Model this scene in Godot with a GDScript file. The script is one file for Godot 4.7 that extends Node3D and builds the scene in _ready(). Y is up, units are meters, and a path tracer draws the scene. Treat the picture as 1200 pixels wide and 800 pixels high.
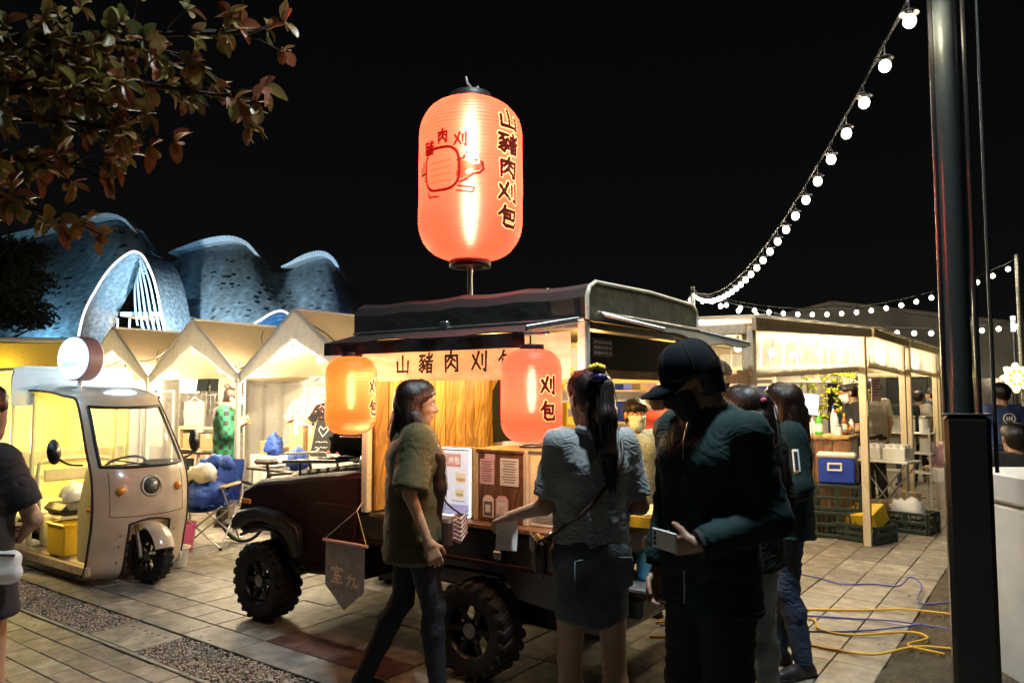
extends Node3D
# A food-truck night market. World axes follow the paving: x runs along the rows of tents, -z away from the street.

var M := {}
var TX := {}
var used := {}
var rng := RandomNumberGenerator.new()
var wrinkle := FastNoiseLite.new()
var strand := FastNoiseLite.new()


# ---------------------------------------------------------------- mesh collecting
class B:
	var p := PackedVector3Array()
	var n := PackedVector3Array()
	var t := PackedVector2Array()
	var x := PackedInt32Array()

	func tri(a: Vector3, b: Vector3, c: Vector3, na := Vector3.ZERO, nb := Vector3.ZERO, nc := Vector3.ZERO, ua := Vector2.ZERO, ub := Vector2.ZERO, uc := Vector2.ZERO) -> void:
		var g := (c - a).cross(b - a)
		if na == Vector3.ZERO:
			na = g.normalized()
			nb = na
			nc = na
		var i := p.size()
		p.append(a)
		p.append(b)
		p.append(c)
		n.append(na)
		n.append(nb)
		n.append(nc)
		t.append(ua)
		t.append(ub)
		t.append(uc)
		x.append(i)
		if g.dot(na + nb + nc) >= 0.0:
			x.append(i + 1)
			x.append(i + 2)
		else:
			x.append(i + 2)
			x.append(i + 1)

	# a flat four-cornered face whose front looks along nn
	func quad(a: Vector3, b: Vector3, c: Vector3, d: Vector3, nn := Vector3.ZERO) -> void:
		if nn == Vector3.ZERO:
			nn = (c - a).cross(b - a).normalized()
		tri(a, b, c, nn, nn, nn, Vector2(0, 1), Vector2(1, 1), Vector2(1, 0))
		tri(a, c, d, nn, nn, nn, Vector2(0, 1), Vector2(1, 0), Vector2(0, 0))

	# box with chamfered edges
	func box(c: Vector3, s: Vector3, bev := 0.0, bs := Basis.IDENTITY) -> void:
		var h := s * 0.5
		var k := minf(bev, minf(h.x, minf(h.y, h.z)) * 0.9)
		for ax in 3:
			for sg in [-1.0, 1.0]:
				var u := Vector3.ZERO
				var v := Vector3.ZERO
				var w := Vector3.ZERO
				w[ax] = sg
				u[(ax + 1) % 3] = 1.0
				v[(ax + 2) % 3] = 1.0
				var hu := h[(ax + 1) % 3] - k
				var hv := h[(ax + 2) % 3] - k
				var o := w * h[ax]
				quad(c + bs * (o - u * hu - v * hv), c + bs * (o + u * hu - v * hv), c + bs * (o + u * hu + v * hv), c + bs * (o - u * hu + v * hv), bs * w)
		if k <= 0.0:
			return
		for ax in 3:
			var a1 := (ax + 1) % 3
			var a2 := (ax + 2) % 3
			for s1 in [-1.0, 1.0]:
				for s2 in [-1.0, 1.0]:
					var q := []
					for e in [[-1.0, 0], [1.0, 0], [1.0, 1], [-1.0, 1]]:
						var v := Vector3.ZERO
						v[ax] = e[0] * (h[ax] - k)
						v[a1] = s1 * (h[a1] - (k if e[1] == 1 else 0.0))
						v[a2] = s2 * (h[a2] - (0.0 if e[1] == 1 else k))
						q.append(c + bs * v)
					var nn := Vector3.ZERO
					nn[a1] = s1
					nn[a2] = s2
					quad(q[0], q[1], q[2], q[3], (bs * nn).normalized())
		for sx in [-1.0, 1.0]:
			for sy in [-1.0, 1.0]:
				for sz in [-1.0, 1.0]:
					var g := Vector3(sx, sy, sz)
					var nn := (bs * g).normalized()
					tri(c + bs * (g * Vector3(h.x, h.y - k, h.z - k)), c + bs * (g * Vector3(h.x - k, h.y, h.z - k)), c + bs * (g * Vector3(h.x - k, h.y - k, h.z)), nn, nn, nn)

	# box between two points along its length
	func bar(a: Vector3, b: Vector3, w: float, hgt: float, bev := 0.003, up := Vector3.UP) -> void:
		var f := (b - a).normalized()
		if absf(f.dot(up)) > 0.98:
			up = Vector3.RIGHT
		var s := f.cross(up).normalized()
		var u := s.cross(f).normalized()
		box((a + b) * 0.5, Vector3(w, hgt, a.distance_to(b)), bev, Basis(s, u, -f))

	func tube(pts: PackedVector3Array, r, sides := 8, caps := true) -> void:
		var m := pts.size()
		if m < 2:
			return
		var up := Vector3.UP
		var rings := []
		var f0 := (pts[1] - pts[0]).normalized()
		if absf(f0.dot(up)) > 0.9:
			up = Vector3.RIGHT
		var s := f0.cross(up).normalized()
		for i in m:
			var f := (pts[mini(i + 1, m - 1)] - pts[maxi(i - 1, 0)]).normalized()
			s = (s - f * s.dot(f)).normalized()
			var u := s.cross(f)
			var rr: float = r[i] if r is Array else r
			var ring := []
			for k in sides:
				var ang := TAU * k / sides
				var d := s * cos(ang) + u * sin(ang)
				ring.append([pts[i] + d * rr, d])
			rings.append(ring)
		for i in m - 1:
			for k in sides:
				var a = rings[i][k]
				var b = rings[i][(k + 1) % sides]
				var c = rings[i + 1][(k + 1) % sides]
				var d = rings[i + 1][k]
				tri(a[0], b[0], c[0], a[1], b[1], c[1], Vector2(float(k) / sides, float(i) / (m - 1)), Vector2(float(k + 1) / sides, float(i) / (m - 1)), Vector2(float(k + 1) / sides, float(i + 1) / (m - 1)))
				tri(a[0], c[0], d[0], a[1], c[1], d[1], Vector2(float(k) / sides, float(i) / (m - 1)), Vector2(float(k + 1) / sides, float(i + 1) / (m - 1)), Vector2(float(k) / sides, float(i + 1) / (m - 1)))
		if caps:
			for e in [0, m - 1]:
				var f := (pts[1] - pts[0]).normalized() * -1.0 if e == 0 else (pts[m - 1] - pts[m - 2]).normalized()
				for k in range(1, sides - 1):
					tri(rings[e][0][0], rings[e][k][0], rings[e][k + 1][0], f, f, f)

	# profile of (radius, height) turned round the y axis of xf
	func lathe(prof: PackedVector2Array, sides := 24, xf := Transform3D.IDENTITY) -> void:
		var m := prof.size()
		var nr := []
		for i in m:
			var tg := prof[mini(i + 1, m - 1)] - prof[maxi(i - 1, 0)]
			nr.append(Vector2(tg.y, -tg.x).normalized())
		for i in m - 1:
			for k in sides:
				var q := []
				for e in [[i, k], [i, k + 1], [i + 1, k + 1], [i + 1, k]]:
					var ang: float = TAU * e[1] / sides
					var d := Vector3(sin(ang), 0, cos(ang))
					var pr: Vector2 = prof[e[0]]
					var nn: Vector2 = nr[e[0]]
					q.append([xf * (d * pr.x + Vector3.UP * pr.y), (xf.basis * (d * nn.x + Vector3.UP * nn.y)).normalized(), Vector2(float(e[1]) / sides, 1.0 - (pr.y - prof[0].y) / maxf(prof[m - 1].y - prof[0].y, 1e-6))])
				if prof[i].x > 1e-6:
					tri(q[0][0], q[1][0], q[2][0], q[0][1], q[1][1], q[2][1], q[0][2], q[1][2], q[2][2])
				if prof[i + 1].x > 1e-6:
					tri(q[0][0], q[2][0], q[3][0], q[0][1], q[2][1], q[3][1], q[0][2], q[2][2], q[3][2])

	func cyl(a: Vector3, b: Vector3, r: float, sides := 16, bev := 0.0) -> void:
		var f := (b - a).normalized()
		var s := f.cross(Vector3.RIGHT if absf(f.x) < 0.8 else Vector3.UP).normalized()
		var l := a.distance_to(b)
		var xf := Transform3D(Basis(s, f, s.cross(f)), a)
		lathe(PackedVector2Array([Vector2(0, 0), Vector2(r - bev, 0), Vector2(r - bev, 0.0001), Vector2(r, bev + 0.0002), Vector2(r, l - bev - 0.0002), Vector2(r - bev, l - 0.0001), Vector2(r - bev, l), Vector2(0, l)]), sides, xf)

	func ball(c: Vector3, r: Vector3, sides := 14, bs := Basis.IDENTITY) -> void:
		var pr := PackedVector2Array()
		var m := maxi(6, sides / 2)
		for i in m + 1:
			var a := PI * i / m - PI * 0.5
			pr.append(Vector2(maxf(cos(a), 0.0), sin(a)))
		lathe(pr, sides, Transform3D(bs * Basis.from_scale(r), c))

	# smooth sheet; fn(u, v) gives a point
	func grid(fn: Callable, nu: int, nv: int, skip = null) -> void:
		var q := []
		for j in nv + 1:
			for i in nu + 1:
				q.append(fn.call(float(i) / nu, float(j) / nv))
		var w := nu + 1
		var nn := []
		for j in nv + 1:
			for i in nu + 1:
				var du: Vector3 = q[j * w + mini(i + 1, nu)] - q[j * w + maxi(i - 1, 0)]
				var dv: Vector3 = q[mini(j + 1, nv) * w + i] - q[maxi(j - 1, 0) * w + i]
				nn.append(du.cross(dv).normalized())
		for j in nv:
			for i in nu:
				if skip != null and skip.call((i + 0.5) / nu, (j + 0.5) / nv):
					continue
				var a := j * w + i
				var us := [Vector2(float(i) / nu, float(j) / nv), Vector2(float(i + 1) / nu, float(j) / nv), Vector2(float(i + 1) / nu, float(j + 1) / nv), Vector2(float(i) / nu, float(j + 1) / nv)]
				tri(q[a], q[a + 1], q[a + w + 1], nn[a], nn[a + 1], nn[a + w + 1], us[0], us[1], us[2])
				tri(q[a], q[a + w + 1], q[a + w], nn[a], nn[a + w + 1], nn[a + w], us[0], us[2], us[3])

	# outline in the xy plane of xf, pushed along its z from -d/2 to d/2
	func prism(poly: PackedVector2Array, d: float, xf := Transform3D.IDENTITY) -> void:
		var ix := Geometry2D.triangulate_polygon(poly)
		var lo := poly[0]
		var hi := poly[0]
		for v in poly:
			lo = lo.min(v)
			hi = hi.max(v)
		for sg in [-1.0, 1.0]:
			var nn: Vector3 = xf.basis.z.normalized() * sg
			for i in range(0, ix.size(), 3):
				var q := []
				var uv := []
				for k in 3:
					var v := poly[ix[i + k]]
					q.append(xf * Vector3(v.x, v.y, d * 0.5 * sg))
					uv.append(Vector2((v.x - lo.x) / maxf(hi.x - lo.x, 1e-6), 1.0 - (v.y - lo.y) / maxf(hi.y - lo.y, 1e-6)))
				tri(q[0], q[1], q[2], nn, nn, nn, uv[0], uv[1], uv[2])
		var m := poly.size()
		var area := 0.0
		for i in m:
			area += poly[i].cross(poly[(i + 1) % m])
		for i in m:
			var a := poly[i]
			var b := poly[(i + 1) % m]
			var e := (b - a).normalized() * signf(area)
			var nn := (xf.basis * Vector3(e.y, -e.x, 0)).normalized()
			quad(xf * Vector3(a.x, a.y, -d * 0.5), xf * Vector3(b.x, b.y, -d * 0.5), xf * Vector3(b.x, b.y, d * 0.5), xf * Vector3(a.x, a.y, d * 0.5), nn)

	# outline with chamfered rims
	func slab(poly: PackedVector2Array, d: float, bev: float, xf := Transform3D.IDENTITY) -> void:
		var m := poly.size()
		var area := 0.0
		for i in m:
			area += poly[i].cross(poly[(i + 1) % m])
		var sg := signf(area)
		var inner := PackedVector2Array()
		var out := []
		for i in m:
			var e0 := (poly[i] - poly[(i + m - 1) % m]).normalized() * sg
			var e1 := (poly[(i + 1) % m] - poly[i]).normalized() * sg
			var nn := (Vector2(e0.y, -e0.x) + Vector2(e1.y, -e1.x)).normalized()
			out.append(nn)
			inner.append(poly[i] - nn * bev)
		var ix := Geometry2D.triangulate_polygon(inner)
		for s in [-1.0, 1.0]:
			var z: float = d * 0.5 * s
			var nz: Vector3 = xf.basis.z.normalized() * s
			for i in range(0, ix.size(), 3):
				tri(xf * Vector3(inner[ix[i]].x, inner[ix[i]].y, z), xf * Vector3(inner[ix[i + 1]].x, inner[ix[i + 1]].y, z), xf * Vector3(inner[ix[i + 2]].x, inner[ix[i + 2]].y, z), nz, nz, nz)
			for i in m:
				var j := (i + 1) % m
				var na: Vector3 = (xf.basis * Vector3(out[i].x, out[i].y, 0)).normalized()
				var nb: Vector3 = (xf.basis * Vector3(out[j].x, out[j].y, 0)).normalized()
				var a := xf * Vector3(inner[i].x, inner[i].y, z)
				var b := xf * Vector3(inner[j].x, inner[j].y, z)
				var c := xf * Vector3(poly[j].x, poly[j].y, z - s * bev)
				var e := xf * Vector3(poly[i].x, poly[i].y, z - s * bev)
				tri(a, b, c, nz, nz, nb)
				tri(a, c, e, nz, nb, na)
		for i in m:
			var j := (i + 1) % m
			var na: Vector3 = (xf.basis * Vector3(out[i].x, out[i].y, 0)).normalized()
			var nb: Vector3 = (xf.basis * Vector3(out[j].x, out[j].y, 0)).normalized()
			var h := d * 0.5 - bev
			var a := xf * Vector3(poly[i].x, poly[i].y, -h)
			var b := xf * Vector3(poly[j].x, poly[j].y, -h)
			var c := xf * Vector3(poly[j].x, poly[j].y, h)
			var e := xf * Vector3(poly[i].x, poly[i].y, h)
			tri(a, b, c, na, nb, nb)
			tri(a, c, e, na, nb, na)

	func mesh() -> ArrayMesh:
		var a := []
		a.resize(Mesh.ARRAY_MAX)
		a[Mesh.ARRAY_VERTEX] = p
		a[Mesh.ARRAY_NORMAL] = n
		a[Mesh.ARRAY_TEX_UV] = t
		a[Mesh.ARRAY_INDEX] = x
		var am := ArrayMesh.new()
		am.add_surface_from_arrays(Mesh.PRIMITIVE_TRIANGLES, a)
		return am


# ---------------------------------------------------------------- distance fields for bodies and cloth
class Fld:
	var lo: Vector3
	var h: float
	var nx: int
	var ny: int
	var nz: int
	var d := PackedFloat32Array()

	func _init(a: Vector3, b: Vector3, cell: float) -> void:
		lo = a
		h = cell
		nx = int(ceil((b.x - a.x) / cell)) + 1
		ny = int(ceil((b.y - a.y) / cell)) + 1
		nz = int(ceil((b.z - a.z) / cell)) + 1
		d.resize(nx * ny * nz)
		d.fill(1.0)

	# mode 0 joins a tapered capsule, 1 cuts it away, 2 joins it with a flat end at b
	func cap(a: Vector3, b: Vector3, ra: float, rb: float, k := 0.02, mode := 0) -> void:
		var m := maxf(ra, rb) + k + 2.0 * h
		var e0 := (a.min(b) - Vector3(m, m, m) - lo) / h
		var e1 := (a.max(b) + Vector3(m, m, m) - lo) / h
		var x0 := clampi(int(e0.x), 0, nx - 1)
		var x1 := clampi(int(e1.x) + 1, 0, nx - 1)
		var y0 := clampi(int(e0.y), 0, ny - 1)
		var y1 := clampi(int(e1.y) + 1, 0, ny - 1)
		var z0 := clampi(int(e0.z), 0, nz - 1)
		var z1 := clampi(int(e1.z) + 1, 0, nz - 1)
		var ba := b - a
		var l2 := maxf(ba.length_squared(), 1e-9)
		var ln := sqrt(l2)
		var dr := rb - ra
		var kk := maxf(k, 1e-5)
		for z in range(z0, z1 + 1):
			for y in range(y0, y1 + 1):
				var i := (z * ny + y) * nx + x0
				var pa := Vector3(x0 * h, y * h, z * h) + lo - a
				for x in range(x0, x1 + 1):
					var tt := pa.dot(ba) / l2
					var tc := clampf(tt, 0.0, 1.0)
					var q := (pa - ba * tc).length() - (ra + dr * tc)
					var e := d[i]
					if mode == 0:
						if q < e + kk:
							var s := maxf(kk - absf(e - q), 0.0)
							d[i] = minf(e, q) - s * s * 0.25 / kk
					elif mode == 2:
						if tt > 1.0:
							q = maxf((pa - ba * tt).length() - rb, (tt - 1.0) * ln)
						else:
							q = maxf(q, (tt - 1.0) * ln)
						if q < e + kk:
							var s := maxf(kk - absf(e - q), 0.0)
							d[i] = minf(e, q) - s * s * 0.25 / kk
					else:
						var s := maxf(kk - absf(e + q), 0.0)
						d[i] = maxf(e, -q) + s * s * 0.25 / kk
					i += 1
					pa.x += h

	# keeps what lies below the plane
	func keep(nn: Vector3, at: Vector3) -> void:
		var i := 0
		for z in nz:
			for y in ny:
				var v := nn.dot(Vector3(0, y * h, z * h) + lo - at)
				for x in nx:
					if v > d[i]:
						d[i] = v
					i += 1
					v += nn.x * h

	func net(g: B, noise: FastNoiseLite = null, amp := 0.0, squash := Vector3.ONE) -> void:
		var vid := PackedInt32Array()
		vid.resize(nx * ny * nz)
		vid.fill(-1)
		var off := [0, 1, nx, nx + 1, nx * ny, nx * ny + 1, nx * ny + nx, nx * ny + nx + 1]
		var cx := [Vector3(0, 0, 0), Vector3(1, 0, 0), Vector3(0, 1, 0), Vector3(1, 1, 0), Vector3(0, 0, 1), Vector3(1, 0, 1), Vector3(0, 1, 1), Vector3(1, 1, 1)]
		var ed := [[0, 1], [2, 3], [4, 5], [6, 7], [0, 2], [1, 3], [4, 6], [5, 7], [0, 4], [1, 5], [2, 6], [3, 7]]
		var vs := PackedVector3Array()
		var lim := 2.0 * h
		for z in nz - 1:
			for y in ny - 1:
				var i := (z * ny + y) * nx
				for x in nx - 1:
					var d0 := d[i]
					if d0 < lim and d0 > -lim:
						var neg := 0
						for k in 8:
							if d[i + off[k]] < 0.0:
								neg += 1
						if neg > 0 and neg < 8:
							var s := Vector3.ZERO
							var c := 0
							for e in ed:
								var da := d[i + off[e[0]]]
								var db := d[i + off[e[1]]]
								if (da < 0.0) != (db < 0.0):
									s += cx[e[0]].lerp(cx[e[1]], da / (da - db))
									c += 1
							vid[i] = vs.size()
							vs.append(lo + (Vector3(x, y, z) + s / c) * h)
					i += 1
		var ns := PackedVector3Array()
		ns.resize(vs.size())
		var tr := PackedInt32Array()
		var st := [1, nx, nx * ny]
		for z in range(1, nz - 1):
			for y in range(1, ny - 1):
				var i := (z * ny + y) * nx
				for x in range(1, nx - 1):
					i = (z * ny + y) * nx + x
					if vid[i] < 0:
						continue
					var s0 := d[i] < 0.0
					for ax in 3:
						if s0 != (d[i + st[ax]] < 0.0):
							var u: int = st[(ax + 1) % 3]
							var v: int = st[(ax + 2) % 3]
							var a := vid[i]
							var b := vid[i - u]
							var c := vid[i - u - v]
							var e := vid[i - v]
							if a < 0 or b < 0 or c < 0 or e < 0:
								continue
							var q := [a, b, c, e] if s0 else [a, e, c, b]
							var nn: Vector3 = (vs[q[2]] - vs[q[0]]).cross(vs[q[3]] - vs[q[1]])
							for k in 4:
								ns[q[k]] += nn
							tr.append_array(PackedInt32Array([q[0], q[2], q[1], q[0], q[3], q[2]]))
		var base := g.p.size()
		for k in vs.size():
			var nn := ns[k].normalized()
			var v := vs[k]
			if noise:
				v += nn * (noise.get_noise_3dv(v * squash) * amp)
			g.p.append(v)
			g.n.append(nn)
			g.t.append(Vector2.ZERO)
		for k in tr:
			g.x.append(base + k)


# ---------------------------------------------------------------- nodes
func numbered(called: String) -> String:
	var c: int = used.get(called, 0)
	used[called] = c + 1
	return called if c == 0 else "%s_%03d" % [called, c]


func tag(o: Node, label := "", category := "", group := "", kind := "") -> Node:
	if label: o.set_meta("label", label)
	if category: o.set_meta("category", category)
	if group: o.set_meta("group", group)
	if kind: o.set_meta("kind", kind)
	return o


func thing(called: String, label: String, category: String, at := Vector3.ZERO, turn := 0.0, group := "") -> Node3D:
	var o := Node3D.new()
	o.name = numbered(called)
	o.position = at
	o.rotation.y = turn
	add_child(o)
	tag(o, label, category, group)
	return o


# a part; w says that its mesh is written in world axes round the world's origin
func obj(called: String, g, m: Material, parent: Node3D, w := false) -> MeshInstance3D:
	var o := MeshInstance3D.new()
	o.name = called
	o.mesh = g.mesh() if g is B else g
	o.material_override = m
	if w and parent != self:
		o.position = -parent.position
	parent.add_child(o, true)
	return o


func one(called: String, g, m: Material, label: String, category: String, at := Vector3.ZERO, turn := 0.0, group := "") -> MeshInstance3D:
	var o := obj(numbered(called), g, m, self)
	o.position = at
	o.rotation.y = turn
	tag(o, label, category, group)
	return o


func struct(called: String, g, m: Material) -> MeshInstance3D:
	var o := obj(numbered(called), g, m, self)
	o.set_meta("kind", "structure")
	return o


func omni(parent: Node3D, at: Vector3, e: float, c: Color, size := 0.03) -> void:
	var l := OmniLight3D.new()
	l.name = "lamp_glow"
	l.light_energy = e
	l.light_color = c
	l.light_size = size
	l.omni_range = 40.0
	l.omni_attenuation = 2.0
	l.shadow_enabled = true
	l.position = at
	parent.add_child(l, true)


func V(a: float, b: float, c: float) -> Vector3:
	return Vector3(a, b, c)


func many(called: String, g: B, m: Material, xfs: Array, parent: Node3D, cols := []) -> MultiMeshInstance3D:
	var mm := MultiMesh.new()
	mm.transform_format = MultiMesh.TRANSFORM_3D
	mm.use_colors = cols.size() > 0
	mm.mesh = g.mesh()
	mm.instance_count = xfs.size()
	for i in xfs.size():
		mm.set_instance_transform(i, xfs[i])
		if cols.size():
			mm.set_instance_color(i, cols[i])
	var o := MultiMeshInstance3D.new()
	o.name = called
	o.multimesh = mm
	o.material_override = m
	o.set_meta("kind", "stuff")
	parent.add_child(o, true)
	return o


# ---------------------------------------------------------------- materials
func nt(freq: float, a: float, b: float, kind := FastNoiseLite.TYPE_SIMPLEX_SMOOTH, size := 256, oct := 4) -> NoiseTexture2D:
	var f := FastNoiseLite.new()
	f.noise_type = kind
	f.frequency = freq
	f.fractal_octaves = oct
	f.seed = int(freq * 1000.0) + size
	var t := NoiseTexture2D.new()
	t.width = size
	t.height = size
	t.seamless = true
	t.noise = f
	var g := Gradient.new()
	g.set_color(0, Color(a, a, a))
	g.set_color(1, Color(b, b, b))
	t.color_ramp = g
	return t


func mk(key: String, c: Color, rough := 0.7, o := {}) -> StandardMaterial3D:
	var m := StandardMaterial3D.new()
	m.resource_name = key
	m.albedo_color = c.linear_to_srgb()
	m.roughness = rough
	m.metallic = o.get("metal", 0.0)
	m.metallic_specular = o.get("spec", 0.5)
	if o.has("tex"):
		m.albedo_texture = TX[o.tex]
	if o.has("bump"):
		m.heightmap_enabled = true
		m.heightmap_texture = TX[o.bump]
		m.heightmap_scale = o.get("deep", 0.2)
	if (o.has("tex") or o.has("bump")) and not o.has("uv"):
		m.uv1_triplanar = true
		var s = o.get("scale", 1.0)
		m.uv1_scale = s if s is Vector3 else Vector3(s, s, s)
		m.uv1_world_triplanar = o.get("world", false)
	if o.has("glow"):
		m.emission_enabled = true
		m.emission = o.glow.linear_to_srgb()
		m.emission_energy_multiplier = o.get("power", 1.0)
		if o.has("glowtex"):
			m.emission_texture = TX[o.glowtex]
			m.emission_operator = BaseMaterial3D.EMISSION_OP_MULTIPLY
	if o.has("veil"):
		m.refraction_enabled = true
		m.refraction_scale = o.veil
	if o.has("back"):
		m.backlight_enabled = true
		m.backlight = Color(o.back, o.back, o.back).linear_to_srgb()
	if o.has("coat"):
		m.clearcoat_enabled = true
		m.clearcoat = o.coat
		m.clearcoat_roughness = 0.08
	if o.has("rim"):
		m.rim_enabled = true
		m.rim = o.rim
		m.rim_tint = 0.5
	if c.a < 1.0:
		m.transparency = BaseMaterial3D.TRANSPARENCY_ALPHA
	M[key] = m
	return m


# ---------------------------------------------------------------- printed pictures
func stroke(im: Image, pts: Array, w: float, c: Color) -> void:
	for k in pts.size() - 1:
		var a: Vector2 = pts[k]
		var b: Vector2 = pts[k + 1]
		var r := w * 0.5
		var l := a.min(b) - Vector2(r + 1, r + 1)
		var h := a.max(b) + Vector2(r + 1, r + 1)
		for y in range(maxi(int(l.y), 0), mini(int(h.y) + 1, im.get_height())):
			for x in range(maxi(int(l.x), 0), mini(int(h.x) + 1, im.get_width())):
				var p := Vector2(x + 0.5, y + 0.5)
				var t := clampf((p - a).dot(b - a) / maxf((b - a).length_squared(), 1e-6), 0.0, 1.0)
				var s := clampf(r * (1.0 - 0.25 * t) - p.distance_to(a.lerp(b, t)) + 0.5, 0.0, 1.0)
				if s > 0.0:
					im.set_pixel(x, y, im.get_pixel(x, y).lerp(c, s))


var GLYPH := {
	"mountain": "50,8 50,82;16,38 16,86 84,86;84,36 84,94",
	"hog": "8,14 44,14;28,14 20,30 8,42;20,32 35,52 36,76 28,92 18,86;30,48 8,62;33,62 6,82;42,34 30,46;34,50 48,78;56,24 88,24;70,6 70,42;50,43 95,43;90,14 70,42 48,64;60,58 60,96;60,58 87,58 87,96;60,75 87,75;60,92 87,92",
	"meat": "18,24 18,95;18,24 82,24 82,90 70,92;50,6 45,26 28,48;48,30 70,47;50,48 44,60 28,78;48,60 72,80",
	"cut": "46,10 34,44 8,86;14,26 30,54 56,84;66,22 66,66;87,8 87,92 75,85",
	"wrap": "34,5 26,26 8,46;28,24 82,24 79,62 66,66;30,42 58,42 58,60 30,60;30,42 30,84 42,93 86,93 90,76",
	"home": "50,4 50,14;12,24 12,14 88,14 88,26;30,30 70,30;50,30 30,54;56,46 78,58;30,56 74,54;50,56 50,92;26,74 76,74;12,93 90,93",
	"fish": "36,4 14,28;34,14 56,14 44,26;20,28 20,60;20,28 66,28 66,60;20,44 66,44;44,28 44,60;20,60 66,60;8,80 4,94;28,78 32,92;50,76 56,90;70,72 82,90",
	"nine": "34,8 32,50 8,90;10,34 66,34 62,84 74,92 92,88 94,70",
}


func glyph(im: Image, key: String, at: Vector2, size: Vector2, w: float, c: Color) -> void:
	for s in GLYPH[key].split(";"):
		var pts := []
		for q in s.split(" "):
			var f: PackedStringArray = q.split(",")
			pts.append(at + Vector2(float(f[0]), float(f[1])) / 100.0 * size)
		stroke(im, pts, w, c)


func canvas(w: int, h: int, c: Color) -> Image:
	var im := Image.create(w, h, false, Image.FORMAT_RGBA8)
	im.fill(c)
	return im


# three blotches of grain worked into a flat colour so that cloth and paper are not even
func grain(im: Image, amount: float, fx: float, fy: float) -> void:
	var f := FastNoiseLite.new()
	f.frequency = 1.0
	f.fractal_octaves = 3
	for y in im.get_height():
		for x in im.get_width():
			var c := im.get_pixel(x, y)
			var s := 1.0 + amount * f.get_noise_2d(x * fx, y * fy)
			im.set_pixel(x, y, Color(c.r * s, c.g * s, c.b * s, c.a))


func text(s: String, size: float, depth := 0.002, bold := false) -> TextMesh:
	var f := SystemFont.new()
	f.font_names = PackedStringArray(["Droid Sans"])
	if bold: f.font_weight = 700
	var t := TextMesh.new()
	t.text = s
	t.font = f
	t.font_size = 64
	t.pixel_size = size / 64.0
	t.depth = depth
	return t


# ---------------------------------------------------------------- the scene
func _ready() -> void:
	rng.seed = 7
	wrinkle.frequency = 9.0
	wrinkle.fractal_octaves = 2
	strand.frequency = 60.0
	strand.fractal_octaves = 2
	var cam := Camera3D.new()
	cam.name = "camera"
	cam.fov = 48.9
	cam.near = 0.05
	cam.far = 400.0
	cam.position = Vector3(0, 1.58, 0)
	cam.rotation_order = EULER_ORDER_YXZ
	cam.rotation_degrees = Vector3(3.9, 36.0, 0)
	add_child(cam)
	cam.current = true
	var we := WorldEnvironment.new()
	we.name = "surroundings"
	var en := Environment.new()
	var sky := Sky.new()
	var sm := ProceduralSkyMaterial.new()
	sm.sky_top_color = Color(0.016, 0.018, 0.022)
	sm.sky_horizon_color = Color(0.06, 0.06, 0.06)
	sm.sky_curve = 0.2
	sm.ground_bottom_color = Color(0.02, 0.02, 0.02)
	sm.ground_horizon_color = Color(0.04, 0.04, 0.04)
	sm.sun_angle_max = 0.0
	sky.sky_material = sm
	en.background_mode = Environment.BG_SKY
	en.sky = sky
	en.background_energy_multiplier = 1.0
	en.tonemap_mode = Environment.TONE_MAPPER_LINEAR
	en.tonemap_exposure = 1.0
	en.sdfgi_enabled = true
	en.ssao_enabled = true
	en.ssil_enabled = true
	we.environment = en
	add_child(we)
	var moon := DirectionalLight3D.new()
	moon.name = "moonlight"
	moon.light_energy = 0.004
	moon.light_color = Color(0.8, 0.88, 1.0)
	moon.light_angular_distance = 5.0
	moon.shadow_enabled = true
	moon.rotation_degrees = Vector3(-50, 60, 0)
	add_child(moon)
	make_textures()
	make_materials()
	ground()
	wave_hall()
	far_things()
	tents()
	tent_goods()
	tricycle()
	food_truck()
	truck_lanterns()
	right_stalls()
	right_side()
	string_lights()
	people()
	near_tree()
	clutter()
	cables()


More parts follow.
